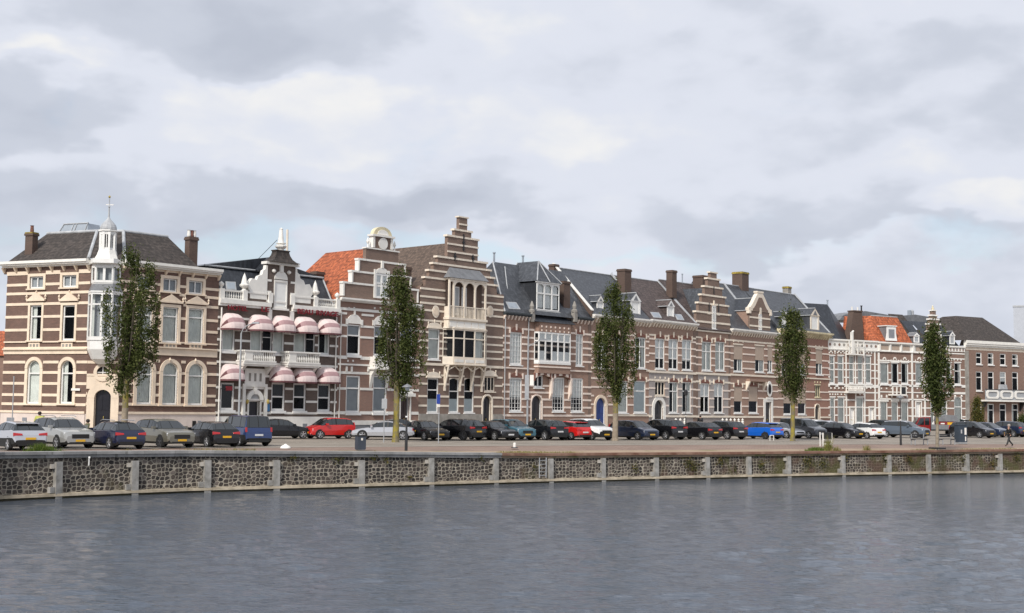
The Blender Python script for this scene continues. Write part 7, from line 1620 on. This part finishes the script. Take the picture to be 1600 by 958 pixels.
        if kind in ('van',): patch('tail_light', [(xr + .02, s * hw * .84, .85), (xr + .03, s * hw * .965, .85), (xr + .05, s * hw * .965, 1.12), (xr + .04, s * hw * .84, 1.12)], M['tail'], .05)
        elif kind == 'mpv': patch('tail_light', [(xr + .035, s * hw * .74, .85), (xr + .06, s * hw * .95, .85), (xr + .14, s * hw * .90, 1.22), (xr + .12, s * hw * .74, 1.22)], M['tail'], .06)
        else: patch('tail_light', [(xr + .03, s * hw * .46, hr - .02), (xr + .07, s * hw * .955, hr - .05), (xr + .10, s * hw * .955, hr + .11), (xr + .07, s * hw * .46, hr + .06)], M['tail'], .05)
        mm = MB(); mm.box(-.09, .07, 0, s * .20, 0, .15, body); mo = mm.build('wing_mirror', root); mo.location = (L / 2 - L * .33, s * hw * .93, skin(.33)[2] * hi + .02)
        if rails: m = MB(); z = skin(.6)[1] * hi; m.tube((L / 2 - L * .40, s * hw * .60, z + .02), (L / 2 - L * .46, s * hw * .62, z + .08), .02, M['chrome'], seg=5); m.tube((L / 2 - L * .46, s * hw * .62, z + .08), (L / 2 - L * .80, s * hw * .62, z + .06), .02, M['chrome'], seg=5); m.build('roof_rail', root)
    gr = MB(); a = skin(.015); zf = a[2] * hi; gr.box(L / 2 - .03, L / 2 + .014, -hw * .50, hw * .50, zf - (.20 if kind == 'suv' else .10), zf + .02, M['trim']); gr.box(L / 2 - .02, L / 2 + .015, -hw * .64, hw * .64, .27, .38, M['trim']); gr.build('grille', root)
    gr = MB(); gr.box(-L / 2 - .008, -L / 2 + .05, -hw * .72, hw * .72, .26, .42, M['trim']); gr.build('bumper_insert', root)
    if plate_f: MB().box(L / 2 + .012, L / 2 + .03, -.26, .26, .40, .51, M[plate]).build('number_plate', root)
    zr = .62 if kind != 'hatch' else .56
    MB().box(-L / 2 - .022, -L / 2 + .02, -.26, .26, zr, zr + .11, M[plate]).build('number_plate', root)
    bd = MB(); z = st[-3][1] * hi; 
    if spoiler: m = MB(); s8 = skin(.86); m.box(-L * .36 - .16, -L * .36 + .05, -hw * .62, hw * .62, s8[1] * hi - .03, s8[1] * hi + .01, body); m.build('roof_spoiler', root)
    return root
ncar = 0
def car(px, py, head, label, kind, col, cat='car', **kw):
    """head: compass heading in degrees of the nose, measured from +X towards +Y"""
    r = make_car(kind, col, **kw); g = ground(px, py); r.location = (g.x, g.y, ZS); r.rotation_euler = (0, 0, R(head)); tag(r, label, cat, 'cars parked in rows on the quay'); return r
# left group, nose-in and nose-out along the quay
car(24, 702.5, 131, 'silver hatchback at the left edge of the photo showing its tail', 'hatch', 'silver', lowtrim=True, spoiler=True)
car(95, 700, -46, 'light grey off-road car facing the water next to the silver hatchback', 'suv', 'lgrey', rails=True, plate='plate')
car(176, 700.5, 132, 'navy blue estate car with pale roof rails showing its tail', 'hatch', 'navy', scale=1.08, rails=True)
car(254, 699, -47, 'olive grey car facing the water between the navy estate and the black hatchback', 'suv', 'olive', scale=.96, hi=.96, dark_rims=True)
car(327, 698, 131, 'black hatchback showing its tail beside the blue van', 'hatch', 'black', lowtrim=False)
car(378, 696, 128, 'royal blue high van showing its upright tail', 'van', 'blue', 'van', plate='platew', lowtrim=True)
car(437, 685.3, 30, 'black saloon partly hidden behind the royal blue van', 'sedan', 'black')
car(514, 685.5, 216, 'small red car parked side-on below the hotel awnings', 'mpv', 'red', scale=.84, wide=.92, hi=.95)
# second group
car(600, 687, 177, 'silver coupe parked side-on in front of the second tree', 'sedan', 'silver', hi=.95)
car(625, 682, 25, 'dark saloon whose roof shows behind the silver coupe', 'sedan', 'grey')
fr, bk = -52, 128
car(663, 687.5, fr - 3, 'black saloon facing the water right of the silver coupe', 'sedan', 'black')
car(712, 687.5, bk + 12, 'black estate car showing its tail, with black rims, by the blue parking sign', 'suv', 'black', dark_rims=True, hi=.95, scale=1.02)
car(692, 678, fr, 'dark car hidden behind the black estate', 'suv', 'grey')
car(769, 687.5, fr, 'black saloon with bright headlights beside the teal car', 'sedan', 'black', plate='platew')
car(797, 687.3, fr, 'teal car facing the water', 'suv', 'teal', scale=.95, hi=.95)
car(808, 675, fr - 4, 'mid blue people carrier standing behind the teal car', 'mpv', 'mblue', hi=1.03)
car(846, 687.2, bk, 'black crossover showing its tail between the teal car and the red hatchback', 'suv', 'black', plate='platew', hi=.95)
car(888, 687, bk, 'red hatchback showing its tail beside the white off-road car', 'hatch', 'red', plate='platew', spoiler=True)
car(920, 687.2, fr, 'white off-road car facing the water beside the third tree', 'suv', 'white', scale=.92, lowtrim=True)
car(868, 672.5, fr, 'dark saloon in the back row behind the red hatchback', 'sedan', 'black')
car(892, 673, bk, 'dark grey car in the back row behind the white off-road car', 'hatch', 'grey')
car(944, 674, bk, 'dark blue car in the back row near the royal blue door', 'hatch', 'dblue')
car(990, 687, fr, 'dark blue people carrier facing the water right of the third tree', 'mpv', 'dblue', hi=.96)
car(1032, 686.5, bk, 'black estate with bright tail lamps right of the dark blue people carrier', 'suv', 'black', plate='platew')
car(982, 673, bk, 'green grey car in the back row behind the dark blue people carrier', 'hatch', 'grey')
car(1087, 686.5, bk + 2, 'long black hatchback with silver wheel behind the thin black lamp post', 'hatch', 'black', scale=1.08, hi=1.02)
car(1127, 686, bk, 'black car showing its tail left of the bright blue hatchback', 'suv', 'black', plate='platew', hi=.94)
car(1112, 673, fr, 'grey car in the back row behind the long black hatchback', 'sedan', 'grey')
car(1186, 685.8, bk + 2, 'bright blue hatchback showing its tail', 'hatch', 'bright', spoiler=True, dark_rims=True)
car(1160, 672, bk, 'black car in the back row behind the bright blue hatchback', 'suv', 'black')
car(1219, 684.5, fr, 'silver saloon squeezed between the bright blue hatchback and the fourth tree', 'sedan', 'silver', plate='platew', plate_f=False)
car(1254, 684.8, fr, 'dark grey high van facing the water behind the fourth tree', 'van', 'grey', 'van', plate='platew')
car(1276, 681, fr, 'white roofed car just right of the dark grey van', 'mpv', 'white', plate='platew')
car(1293, 671, fr, 'dark red car in the back row in front of the white trimmed houses', 'hatch', 'darkred')
car(1296, 683, fr, 'pale silver car behind the white framed sign on the grass', 'suv', 'silver', scale=.9, hi=.95)
car(1316, 685, fr, 'small black car with yellow plate left of the white hybrid', 'hatch', 'black')
car(1347, 685.3, bk - 6, 'white fastback car showing its tail', 'hatch', 'white', scale=1.02)
car(1372, 677, bk, 'dark car in the back row behind the white fastback', 'suv', 'black', hi=.95)
car(1413, 684, fr + 12, 'steel blue off-road car with pale roof beside the thin lamp post', 'suv', 'steel', two_tone=CP['silver'])
car(1519, 684, fr, 'black people carrier with bright headlamps beside the dark cabinet', 'mpv', 'black')
car(1541, 683, fr, 'dark blue people carrier between the black one and the dark estate', 'mpv', 'dblue', hi=.95)
car(1506, 673, fr, 'white car in the back row behind the black people carrier', 'suv', 'white')
car(1540, 672, bk, 'silver car in the back row near the small yellowing tree', 'hatch', 'silver')
car(1570, 682.5, bk, 'dark navy off-road car behind the walking person', 'suv', 'dblue')
car(1607, 683, bk + 20, 'red car at the right edge of the photo', 'hatch', 'red')
def pickup():
    e = empty('pickup_truck'); g = ground(1460, 681); e.location = (g.x, g.y, ZS); e.rotation_euler = (0, 0, R(176)); tag(e, 'red pickup truck with grey flatbed and a covered red load', 'pickup truck')
    c = CP['darkred']; b = MB()
    b.prismx([(0, 0)] * 3, 0, 0, c) if 0 else None
    def side(pts, y0, y1, m): b.prism(pts, y0, y1, m)
    side([(2.7, .45), (2.72, .85), (2.25, 1.1), (1.75, 1.95), (.65, 2.0), (.62, .45)][::-1], -.92, .92, c); b.box(-2.7, .6, -.9, .9, .55, .68, M['trim']); b.box(2.6, 2.76, -.85, .85, .42, .6, M['trim']); b.build('cab', e)
    gl = MB()
    for s in (-1, 1): gl.prism([(2.05, 1.15), (1.68, 1.85), (1.3, 1.87), (1.3, 1.15)][::-1], s * .93 - .008, s * .93 + .008, M['carglass']); gl.prism([(1.2, 1.15), (1.2, 1.87), (.75, 1.88), (.75, 1.15)][::-1], s * .93 - .008, s * .93 + .008, M['carglass'])
    gl.poly([(2.27, -.8, 1.13), (2.27, .8, 1.13), (1.80, .76, 1.9), (1.80, -.76, 1.9)], M['carglass']); gl.build('glass', e)
    m = MB(); m.box(-2.75, .55, -1.0, 1.0, .7, .8, M['grey']); m.box(-2.75, .55, -1.02, -.98, .8, 1.2, M['lead']); m.box(-2.75, .55, .98, 1.02, .8, 1.2, M['lead']); m.box(-2.77, -2.72, -1, 1, .8, 1.2, M['lead']); m.box(.5, .56, -1, 1, .8, 2.0, M['lead']); m.build('flatbed', e)
    for X in (1.85, -1.7):
        for s in (-1, 1):
            w = MB(); w.tube((0, -.11, 0), (0, .11, 0), .35, M['tyre'], seg=18); w.tube((0, s * .10, 0), (0, s * .125, 0), .2, M['alloy'], seg=12); o = w.build('wheel', e); o.location = (X, s * .82, .35)
    for s in (-1, 1): MB().box(2.6, 2.74, s * .8 - .12, s * .8 + .12, .7, .88, M['lamp']).build('headlight', e)
    l = empty('load_on_flatbed'); l.location = e.location; l.rotation_euler = e.rotation_euler; tag(l, 'red box with yellow panel under a grey cover standing on the pickup flatbed', 'machine')
    MB().box(-2.3, -.2, -.7, .7, .81, 1.55, CP['darkred']).build('case', l); k = MB(); k.prism([(-2.35, 1.56), (-.1, 1.56), (-.25, 2.1), (-1.2, 2.25), (-2.2, 2.2)], -.75, .75, M['lead']); k.build('cover', l); k = MB(); k.box(-1.9, -1.2, .7, .715, 1.1, 1.45, M['plate']); k.box(-1.9, -1.2, -.715, -.7, 1.1, 1.45, M['plate']); k.box(-.9, -.5, .7, .712, 1.25, 1.38, M['white']); k.build('panel', l)
pickup()
# ------------------------------------------------------------------ street furniture
def put(name, px, py, label, cat, rz=0.0, group=None, z=ZS):
    g = ground(px, py, z); e = empty(name, (g.x, g.y, z), R(rz)); tag(e, label, cat, group); return e, F / (g.y * math.cos(R(PITCH)))
e, k = put('street_lamp', 372, 690, 'tall grey street lamp with curved arm in front of the hotel', 'street lamp', group='street lamps')
MB().tube((0, 0, 0), (0, 0, 3.5), .085, M['steel'], .07, seg=10).tube((0, 0, 3.5), (0, 0, 7.2), .07, M['steel'], .05, seg=10).tube((0, 0, 0), (0, 0, .9), .11, M['steel'], seg=10).build('post', e, smooth=True)
a = MB(); pts = [(0, 0, 7.15), (.12, -.02, 7.45), (.4, -.06, 7.68), (.8, -.12, 7.85)]
for p, q in zip(pts, pts[1:]): a.tube(p, q, .035, M['steel'], seg=6)
a.build('arm', e); MB().prismx([(-.13, -.05), (.13, -.05), (.08, .06), (-.08, .06)], .75, 1.2, M['grey']).build('lamp_head', e).location = (0, -.12, 7.86)
e, k = put('street_lamp', 823.5, 687, 'tall grey street lamp with side arm before the five-light bay', 'street lamp', group='street lamps')
MB().tube((0, 0, 0), (0, 0, 8.1), .09, M['steel'], .05, seg=10).build('post', e, smooth=True)
MB().tube((0, 0, 7.2), (.95, -.1, 7.75), .03, M['steel'], seg=6).build('arm', e); MB().box(.85, 1.45, -.22, .02, 7.7, 7.82, M['grey']).build('lamp_head', e)
MB().box(-.22, .1, -.16, .1, 3.1, 5.0, M['steel']).build('control_box', e); MB().box(.16, .46, -.1, .16, 4.2, 5.0, M['white']).build('speaker_box', e)
def lantern(px, py, H, label, disc=True):
    e, k = put('street_lamp', px, py, label, 'street lamp', group='street lamps')
    m = MB(); m.lathe([(.085, 0), (.08, .9), (.06, 1.0), (.05, 1.7), (.03, 1.8), (.025, H - .3)], (0, 0, 0), M['iron'], 12); m.lathe([(.075, 0), (.075, .08)], (0, 0, 1.85), M['frame'], 10); m.build('post', e, smooth=True, angle=50)
    if disc: MB().lathe([(.04, 0), (.11, .05), (.13, .2), (.03, .22)], (0, 0, H - .32), M['frost'], 12).build('glass', e); MB().lathe([(.30, 0), (.28, .04), (.10, .14), (0, .2)], (0, 0, H - .12), M['lead'], 14).build('hood', e)
    else: MB().lathe([(.05, 0), (.16, .05), (.20, .4), (.04, .55)], (0, 0, H - .45), M['iron'], 8).build('lantern', e)
lantern(634.5, 704.5, 3.65, 'black lamp post with flat round hood near the water edge by the second tree')
lantern(1071.5, 682, 4.2, 'thin black lamp post before the grey painted ground floor', False)
lantern(1407.5, 695.5, 3.7, 'black lamp post in front of the steel blue off-road car', True)
def signpost(px, py, ybot, ytop, w, mat, label, rz=-25, white=False, ny='traffic_sign'):
    e, k = put(ny, px, py, label, 'traffic sign', rz); H = hor(px); z = lambda y: (CAMZ - ZS) + (H - y) / k
    MB().tube((0, 0, 0), (0, 0, z(ytop) + .05), .035, M['steel'], seg=8).build('post', e); MB().box(-w / 2, w / 2, -.065, -.04, z(ybot), z(ytop), mat).build('sign_plate', e)
    if white: MB().box(-w / 2, w / 2, -.065, -.04, z(ybot) - .22, z(ybot) - .03, M['white']).build('sub_plate', e)
    return e, z
signpost(599.5, 691.5, 638.5, 623, .36, M['steel'], 'grey backed sign on a pole in front of the silver coupe', 0)
e, z = signpost(685, 693, 631, 616, .5, paint('sign_blue', (.02, .06, .35), .4, 0), 'narrow blue sign on a pole before the black estate', -62, True)
e, k = put('pole', 17.5, 692, 'thin grey pole rising behind the silver hatchback', 'pole'); MB().tube((0, 0, 0), (0, 0, 3.9), .035, M['steel'], seg=8).build('post', e); MB().lathe([(.05, 0), (.05, .06)], (0, 0, 3.9), M['steel'], 8).build('cap', e)
e, k = put('litter_bin', 563, 703.5, 'dark blue grey litter bin standing at the quay edge', 'bin', 30)
b = MB(); b.box(-.24, .24, -.22, .22, .05, .78, paint('bin_grey', (.045, .055, .075), .45, .1)); b.box(-.26, .26, -.24, .24, .78, .84, M['trim']); b.build('body', e); MB().box(-.06, .05, -.225, -.219, .55, .68, M['white']).build('sticker', e); MB().box(-.2, .2, -.2, .2, 0, .05, M['grey']).build('foot', e)
e, k = put('bollard', 446, 701, 'low white domed mooring bollard near the hotel', 'bollard'); MB().lathe([(.30, 0), (.29, .06), (.24, .12), (.12, .18), (.04, .24), (0, .25)], (0, 0, .02), M['white'], 16).build('cap', e, smooth=True); MB().lathe([(.22, -.02), (.22, .04)], (0, 0, 0), M['grey'], 16).build('base', e)
e, k = put('bollard', 804, 700, 'small white post bollard in the worn grass where the coping turns brown', 'bollard'); MB().lathe([(.09, 0), (.09, .28), (.05, .32)], (0, 0, 0), M['white'], 12).build('post', e); MB().lathe([(.24, 0), (.18, .05)], (0, 0, 0), M['iron'], 12).build('foot', e)
e, k = put('barrier_hoop', 1206, 688.5, 'short white hoop barrier beside the tail of the bright blue hatchback', 'barrier', 30); MB().tube((-.2, 0, 0), (-.2, 0, .42), .03, M['white']).tube((.2, 0, 0), (.2, 0, .42), .03, M['white']).build('posts', e); MB().tube((-.2, 0, .42), (.2, 0, .42), .03, M['white']).build('rail', e)
e, k = put('life_ring_stand', 1292, 697.5, 'white framed black box on posts standing in a grass tuft', 'rescue stand', 12)
m = MB(); 
for x in (-.30, .36): m.box(x - .04, x + .04, -.04, .04, 0, .95, M['white'])
m.box(-.55, -.49, -.03, .03, 0, 1.0, M['white']); m.box(-.26, .32, -.035, .035, .12, .2, M['white']); m.box(-.26, .32, -.035, .035, .44, .52, M['white']); m.build('frame', e); MB().box(-.25, .31, -.12, .1, .53, 1.0, M['black']).build('box', e); MB().box(-.2, .26, -.03, .03, .26, .34, M['black']).build('slat', e)
def bench(px, py, label, L=1.5):
    e, k = put('bench', px, py, label, 'bench', 27, 'benches facing the water'); s = MB()
    for i in range(3): s.box(-L / 2, L / 2, -.22 + i * .15, -.10 + i * .15, .43, .47, M['iron'])
    s.build('seat', e); s = MB()
    for i in range(2): s.box(-L / 2, L / 2, .24, .27, .58 + i * .15, .68 + i * .15, M['iron'])
    s.build('backrest', e)
    for x in (-L / 2 + .12, L / 2 - .12):
        l = MB(); l.box(x - .03, x + .03, -.2, -.14, 0, .43, M['steel']); l.box(x - .03, x + .03, .2, .26, 0, .85, M['steel']); l.box(x - .03, x + .03, -.14, .2, .37, .43, M['steel']); l.build('leg', e)
bench(1437, 695.5, 'dark bench left of the thin street tree by the lamp post'); bench(1480, 695, 'dark bench between the thin street tree and the dark cabinet')
e, k = put('electrical_cabinet', 1501.5, 694, 'dark blue grey street cabinet with white stickers on a grey foot', 'cabinet', 20)
cb = paint('cabinet_blue_grey', (.035, .05, .07), .45, .1)
MB().box(-.42, .42, -.25, .25, .16, 1.48, cb).box(-.45, .45, -.28, .28, 1.48, 1.55, cb).build('body', e); MB().box(-.40, .40, -.23, .23, 0, .16, M['steel']).build('foot', e); MB().box(.16, .34, -.262, -.25, .75, 1.3, M['white']).box(-.2, -.08, -.262, -.25, .85, 1.15, M['leadlt']).box(.2, .3, -.262, -.25, .25, .6, M['white']).build('stickers', e)
e, k = put('utility_box', 575, 676, 'small white utility box at the pavement behind the silver coupe bonnet', 'cabinet', 40); MB().box(-.2, .2, -.15, .15, 0, .95, M['white']).build('body', e); MB().box(-.23, .23, -.18, .18, .95, 1.0, M['leadlt']).build('lid', e)
def front_fence(px, f, n, label):
    u = f.X(px, 650, -2.0); P = f.L.pt(u + f.u0, -2.0); e = empty('front_fence', (P.x, P.y, ZS), f.L.a); tag(e, label, 'fence'); w = M['white']; m = MB()
    for i in range(n): m.lathe([(.14, 0), (.14, 1.1), (.19, 1.15), (.08, 1.25), (.15, 1.4), (0, 1.55)], (i * .85, 0, 0), w, 8)
    m.build('posts', e); r = MB(); r.box(0, (n - 1) * .85, -.05, .05, .35, .43, w); r.box(0, (n - 1) * .85, -.05, .05, .95, 1.03, w)
    for i in range((n - 1) * 5): r.box(.1 + i * .17, .14 + i * .17, -.02, .02, .43, .95, M['iron'])
    r.build('railing', e)
front_fence(1129, H9.f, 6, 'white post railing before the house with beige screens, above the black car'); front_fence(1056, H7.f, 3, 'short white post railing by the white arched porch')
e, k = put('tree_grate', 1464.5, 701.5, 'dark iron tree grate around the foot of the thin tree', 'tree grate', 27); MB().box(-.4, .4, -.4, .4, 0.0, .10, M['iron']).build('grate', e)
e, k = put('quay_sign', 135, 704.0, 'small white marker fixed on the coping below the navy estate car', 'marker')
q = quay_at(135); n = min(DQ, key=lambda d: abs(d[1] - 135))[3]; e.location = (q.x - n.x * .12, q.y - n.y * .12, 1.45); MB().box(-.02, .02, -.02, .02, 0, .34, M['frame']).build('post', e); MB().box(-.03, .06, -.03, -.01, .34, .42, M['frame']).build('plate', e)

# ------------------------------------------------------------------ people
def skinned(name, verts, edges, radii, mat, parent, root=0, sub=1):
    me = bpy.data.meshes.new(name); me.from_pydata(verts, edges, []); me.materials.append(mat); o = bpy.data.objects.new(name, me); COL.objects.link(o); o.parent = parent
    md = o.modifiers.new('skin', 'SKIN'); md.use_smooth_shade = True
    for v, r in zip(me.skin_vertices[0].data, radii): v.radius = r if isinstance(r, tuple) else (r, r)
    me.skin_vertices[0].data[root].use_root = True; s = o.modifiers.new('sub', 'SUBSURF'); s.levels = s.render_levels = sub; return o
M['skin'] = paint('skin', (.45, .25, .18), .6, 0); M['hair'] = paint('dark_hair', (.018, .012, .010), .7, 0)
def person(px, py, rz, label, coat, trous, H=1.72, walk=0.0, lean=0.0, hairc=None, bag=False):
    e, k = put('person', px, py, label, 'person', rz); s = H / 1.75; W_ = walk
    J = dict(pel=(0, 0, .93), abd=(.02 + lean * .2, 0, 1.10), che=(.03 + lean * .5, 0, 1.34), nk=(.03 + lean * .8, 0, 1.50), hd=(.05 + lean, 0, 1.60), top=(.045 + lean, 0, 1.70),
             hL=(0, .10, .88), kL=(.12 * W_ + .03, .11, .48), aL=(.30 * W_, .11, .08), fL=(.30 * W_ + .16, .12, .04), hR=(0, -.10, .88), kR=(-.04 * W_ + .03, -.11, .48), aR=(-.34 * W_, -.11, .11), fR=(-.34 * W_ + .14, -.12, .04),
             sL=(.02 + lean * .6, .19, 1.42), eL=(-.10 * W_ + lean * .5, .25, 1.14), wL=(-.06 * W_ + .08 + lean * .5, .26, .90), gL=(.02 + .05 + lean * .5, .26, .82), sR=(.02 + lean * .6, -.19, 1.42), eR=(.10 * W_ + lean * .5, -.25, 1.14), wR=(.22 * W_ + .05 + lean * .5, -.24, .91), gR=(.26 * W_ + .06 + lean * .5, -.24, .83))
    names = list(J); V = [tuple(c * s for c in J[n]) for n in names]; ix = {n: i for i, n in enumerate(names)}
    E = [('pel', 'abd'), ('abd', 'che'), ('che', 'nk'), ('nk', 'hd'), ('hd', 'top'), ('pel', 'hL'), ('hL', 'kL'), ('kL', 'aL'), ('aL', 'fL'), ('pel', 'hR'), ('hR', 'kR'), ('kR', 'aR'), ('aR', 'fR'), ('che', 'sL'), ('sL', 'eL'), ('eL', 'wL'), ('wL', 'gL'), ('che', 'sR'), ('sR', 'eR'), ('eR', 'wR'), ('wR', 'gR')]
    rad = dict(pel=.12, abd=.115, che=.125, nk=.055, hd=.095, top=.075, hL=.085, kL=.055, aL=.04, fL=.035, hR=.085, kR=.055, aR=.04, fR=.035, sL=.055, eL=.04, wL=.03, gL=.035, sR=.055, eR=.04, wR=.03, gR=.035)
    skinned('body', V, [(ix[a], ix[b]) for a, b in E], [rad[n] * s for n in names], M['skin'], e)
    def part(nm, ns, ed, g, mat):
        jx = {n: i for i, n in enumerate(ns)}; skinned(nm, [tuple(c * s for c in J[n]) for n in ns], [(jx[a], jx[b]) for a, b in ed], [(rad[n] + g) * s for n in ns], mat, e)
    part('trousers', ['pel', 'hL', 'kL', 'aL', 'hR', 'kR', 'aR'], [('pel', 'hL'), ('hL', 'kL'), ('kL', 'aL'), ('pel', 'hR'), ('hR', 'kR'), ('kR', 'aR')], .022, trous)
    part('coat', ['pel', 'abd', 'che', 'sL', 'eL', 'wL', 'sR', 'eR', 'wR'], [('pel', 'abd'), ('abd', 'che'), ('che', 'sL'), ('sL', 'eL'), ('eL', 'wL'), ('che', 'sR'), ('sR', 'eR'), ('eR', 'wR')], .045, coat)
    for nm in ('L', 'R'): part('shoe', ['a' + nm, 'f' + nm], [('a' + nm, 'f' + nm)], .014, M['black'])
    h = MB(); c = [q * s for q in J['hd']]; h.lathe([(.07, -.06), (.112, .0), (.118, .06), (.10, .12), (.05, .155), (0, .16)], (c[0] - .025, 0, c[2] + .01), hairc or M['hair'], 12); h.build('hair', e, smooth=True)
    fc = MB(); fc.lathe([(0, -.01), (.016, 0), (0, .025)], (c[0] + .095, 0, c[2] + .02), M['skin'], 6)
    for q in (-.033, .033): fc.lathe([(0, -.01), (.011, 0), (0, .01)], (c[0] + .085, q, c[2] + .055), M['black'], 6)
    fc.build('face', e)
    if bag: m = MB(); m.box(-.17, .17, -.32, -.26, .45, .78, M['black']); m.build('bag', e)
    return e
person(1577.5, 697.5, 185, 'person in a long black coat walking left along the quay', M['black'], M['iron'], 1.66, walk=1.0, hairc=paint('grey_hair', (.35, .30, .27), .7, 0))
person(60, 690, 90, 'person with dark hair and a yellow green jacket behind the light grey car', paint('yellow_green_jacket', (.42, .42, .10), .8, .1, 4), M['iron'], 1.86)
person(134, 693, 40, 'stooping person with dark hair and olive jacket between two parked cars', paint('olive_jacket', (.10, .10, .05), .8, .1, 4), M['iron'], 1.42, lean=.08)
person(1094, 677, 60, 'person with dark hair half hidden behind the long black hatchback', M['black'], M['iron'], 1.88)

# ------------------------------------------------------------------ grass and weeds
M['grass'] = leafmat('grass_blades', (.05, .09, .012), (.09, .15, .02), (.20, .22, .06)); M['weed'] = leafmat('dry_weeds', (.10, .12, .03), (.22, .22, .06), (.40, .30, .14))
def tuft_mesh(name, specs, mat, label, cat, seed, parent=None, kind='stuff'):
    rs = np.random.RandomState(seed); V, Fc, T = [], [], []
    for (c, rx, ry, ang, n, h) in specs:
        for i in range(n):
            u, v = rs.normal(0, .45, 2); x = c[0] + u * rx * math.cos(ang) - v * ry * math.sin(ang); y = c[1] + u * rx * math.sin(ang) + v * ry * math.cos(ang); a = rs.rand() * 6.28; w = .018; hh = h * rs.uniform(.4, 1.1) * math.exp(-(u * u) * .6); l = rs.normal(0, .12, 2)
            b = len(V); V += [(x - w * math.cos(a), y - w * math.sin(a), c[2]), (x + w * math.cos(a), y + w * math.sin(a), c[2]), (x + l[0] * hh * 2, y + l[1] * hh * 2, c[2] + hh)]; Fc.append((b, b + 1, b + 2)); T.append(rs.rand())
    me = bpy.data.meshes.new(name); me.from_pydata(V, [], Fc); me.materials.append(mat); at = me.attributes.new('tone', 'FLOAT', 'FACE'); at.data.foreach_set('value', np.array(T, dtype=np.float32)); o = bpy.data.objects.new(name, me); COL.objects.link(o); tag(o, label, cat, kind=kind); return o
def qp(px, inl):
    q = quay_at(px); d = min(DQ, key=lambda d: abs(d[1] - px)); n = d[3]; z = min(ZS, lerp(COPE, px) - .06) + (ZS - min(ZS, lerp(COPE, px) - .06)) * min(1, max(0, (inl - .5) / 5.5)); return (q.x + n.x * inl, q.y + n.y * inl, z)
A_ = R(36)
tuft_mesh('grass', [(qp(84, 1.2), .75, .35, A_, 900, .62), (qp(106, 1.3), .7, .3, A_, 350, .40), (qp(64, 1.1), .5, .3, A_, 250, .28)], M['grass'], 'green grass clump on the quay below the light grey car', 'grass', 1)
tuft_mesh('grass', [(qp(1292, 1.0), .8, .5, R(28), 1100, .3), (qp(1284, .9), .5, .4, R(28), 300, .22)], M['grass'], 'bright green grass tuft under the white framed box', 'grass', 2)
tuft_mesh('weeds', [(qp(1308, .8), .25, .25, 0, 160, 1.2), (qp(1302, .6), .3, .2, 0, 120, .8), (qp(1366, .7), .3, .2, 0, 120, .5), (qp(1312, .3), .5, .15, R(28), 200, .4)], M['weed'], 'tall dry weeds growing on the quay edge right of the white framed box', 'weeds', 3)
tuft_mesh('grass', [(qp(x, 1.0 + (x % 5) * .2), 1.0, .4, A_, 150, .12) for x in (800, 812, 826, 838, 850, 862, 880, 905)], M['weed'], 'worn yellow grass strip around the small white bollard', 'grass', 4)
tuft_mesh('weeds', [(qp(x, .9), .5, .15, A_, 90, .28) for x in (300, 316, 330, 345, 360, 374, 388, 402, 250, 210)], M['weed'], 'sparse pinkish weeds along the coping below the blue van', 'weeds', 5)
tuft_mesh('grass', [(qp(x, 1.0), 1.1, .4, R(27), 120, .13) for x in (1455, 1475, 1530, 1548, 1562, 1580, 1596)], M['weed'], 'yellow green grass along the quay edge at the right', 'grass', 6)
def wall_plants():
    rs = np.random.RandomState(5); pts, sz, tn = [], [], []
    for px, z, w, h in [(457, 1.7, .22, .2), (527, 1.55, .3, .3), (583, 1.65, .22, .3), (602, 1.45, .16, .25), (751, 1.6, .15, .2), (833, .95, .18, .3), (992, .8, .22, .35), (1075, 1.05, .5, .4), (1085, .8, .4, .3), (1125, 1.1, .35, .35), (1148, .6, .15, .3), (1190, .85, .3, .4), (1262, 1.1, .55, .4), (1285, .9, .4, .35), (940, .45, .18, .3), (1320, 1.3, .4, .3), (1383, 1.2, .3, .3), (1420, 1.1, .3, .3), (1505, 1.2, .25, .4), (1550, .9, .3, .4), (1588, 1.2, .3, .4), (640, .5, .12, .1)]:
        q = quay_at(px); n = min(DQ, key=lambda d: abs(d[1] - px))[3]; t = Vector((n.y, -n.x, 0)); k = int(330 * w)
        for i in range(k):
            a, b = rs.normal(0, .5, 2); P = Vector((q.x, q.y, z)) + t * a * w - n * (.02 + abs(rs.normal(0, .05))) + Vector((0, 0, b * h)); pts.append(tuple(P)); sz.append(rs.uniform(.03, .07)); tn.append(rs.rand())
    o = leaf_mesh('wall_plants', None, pts, sz, tn, 9, M['leaf2']); tag(o, 'small weeds and moss tufts growing out of the quay wall joints', 'plants', kind='stuff')
wall_plants()
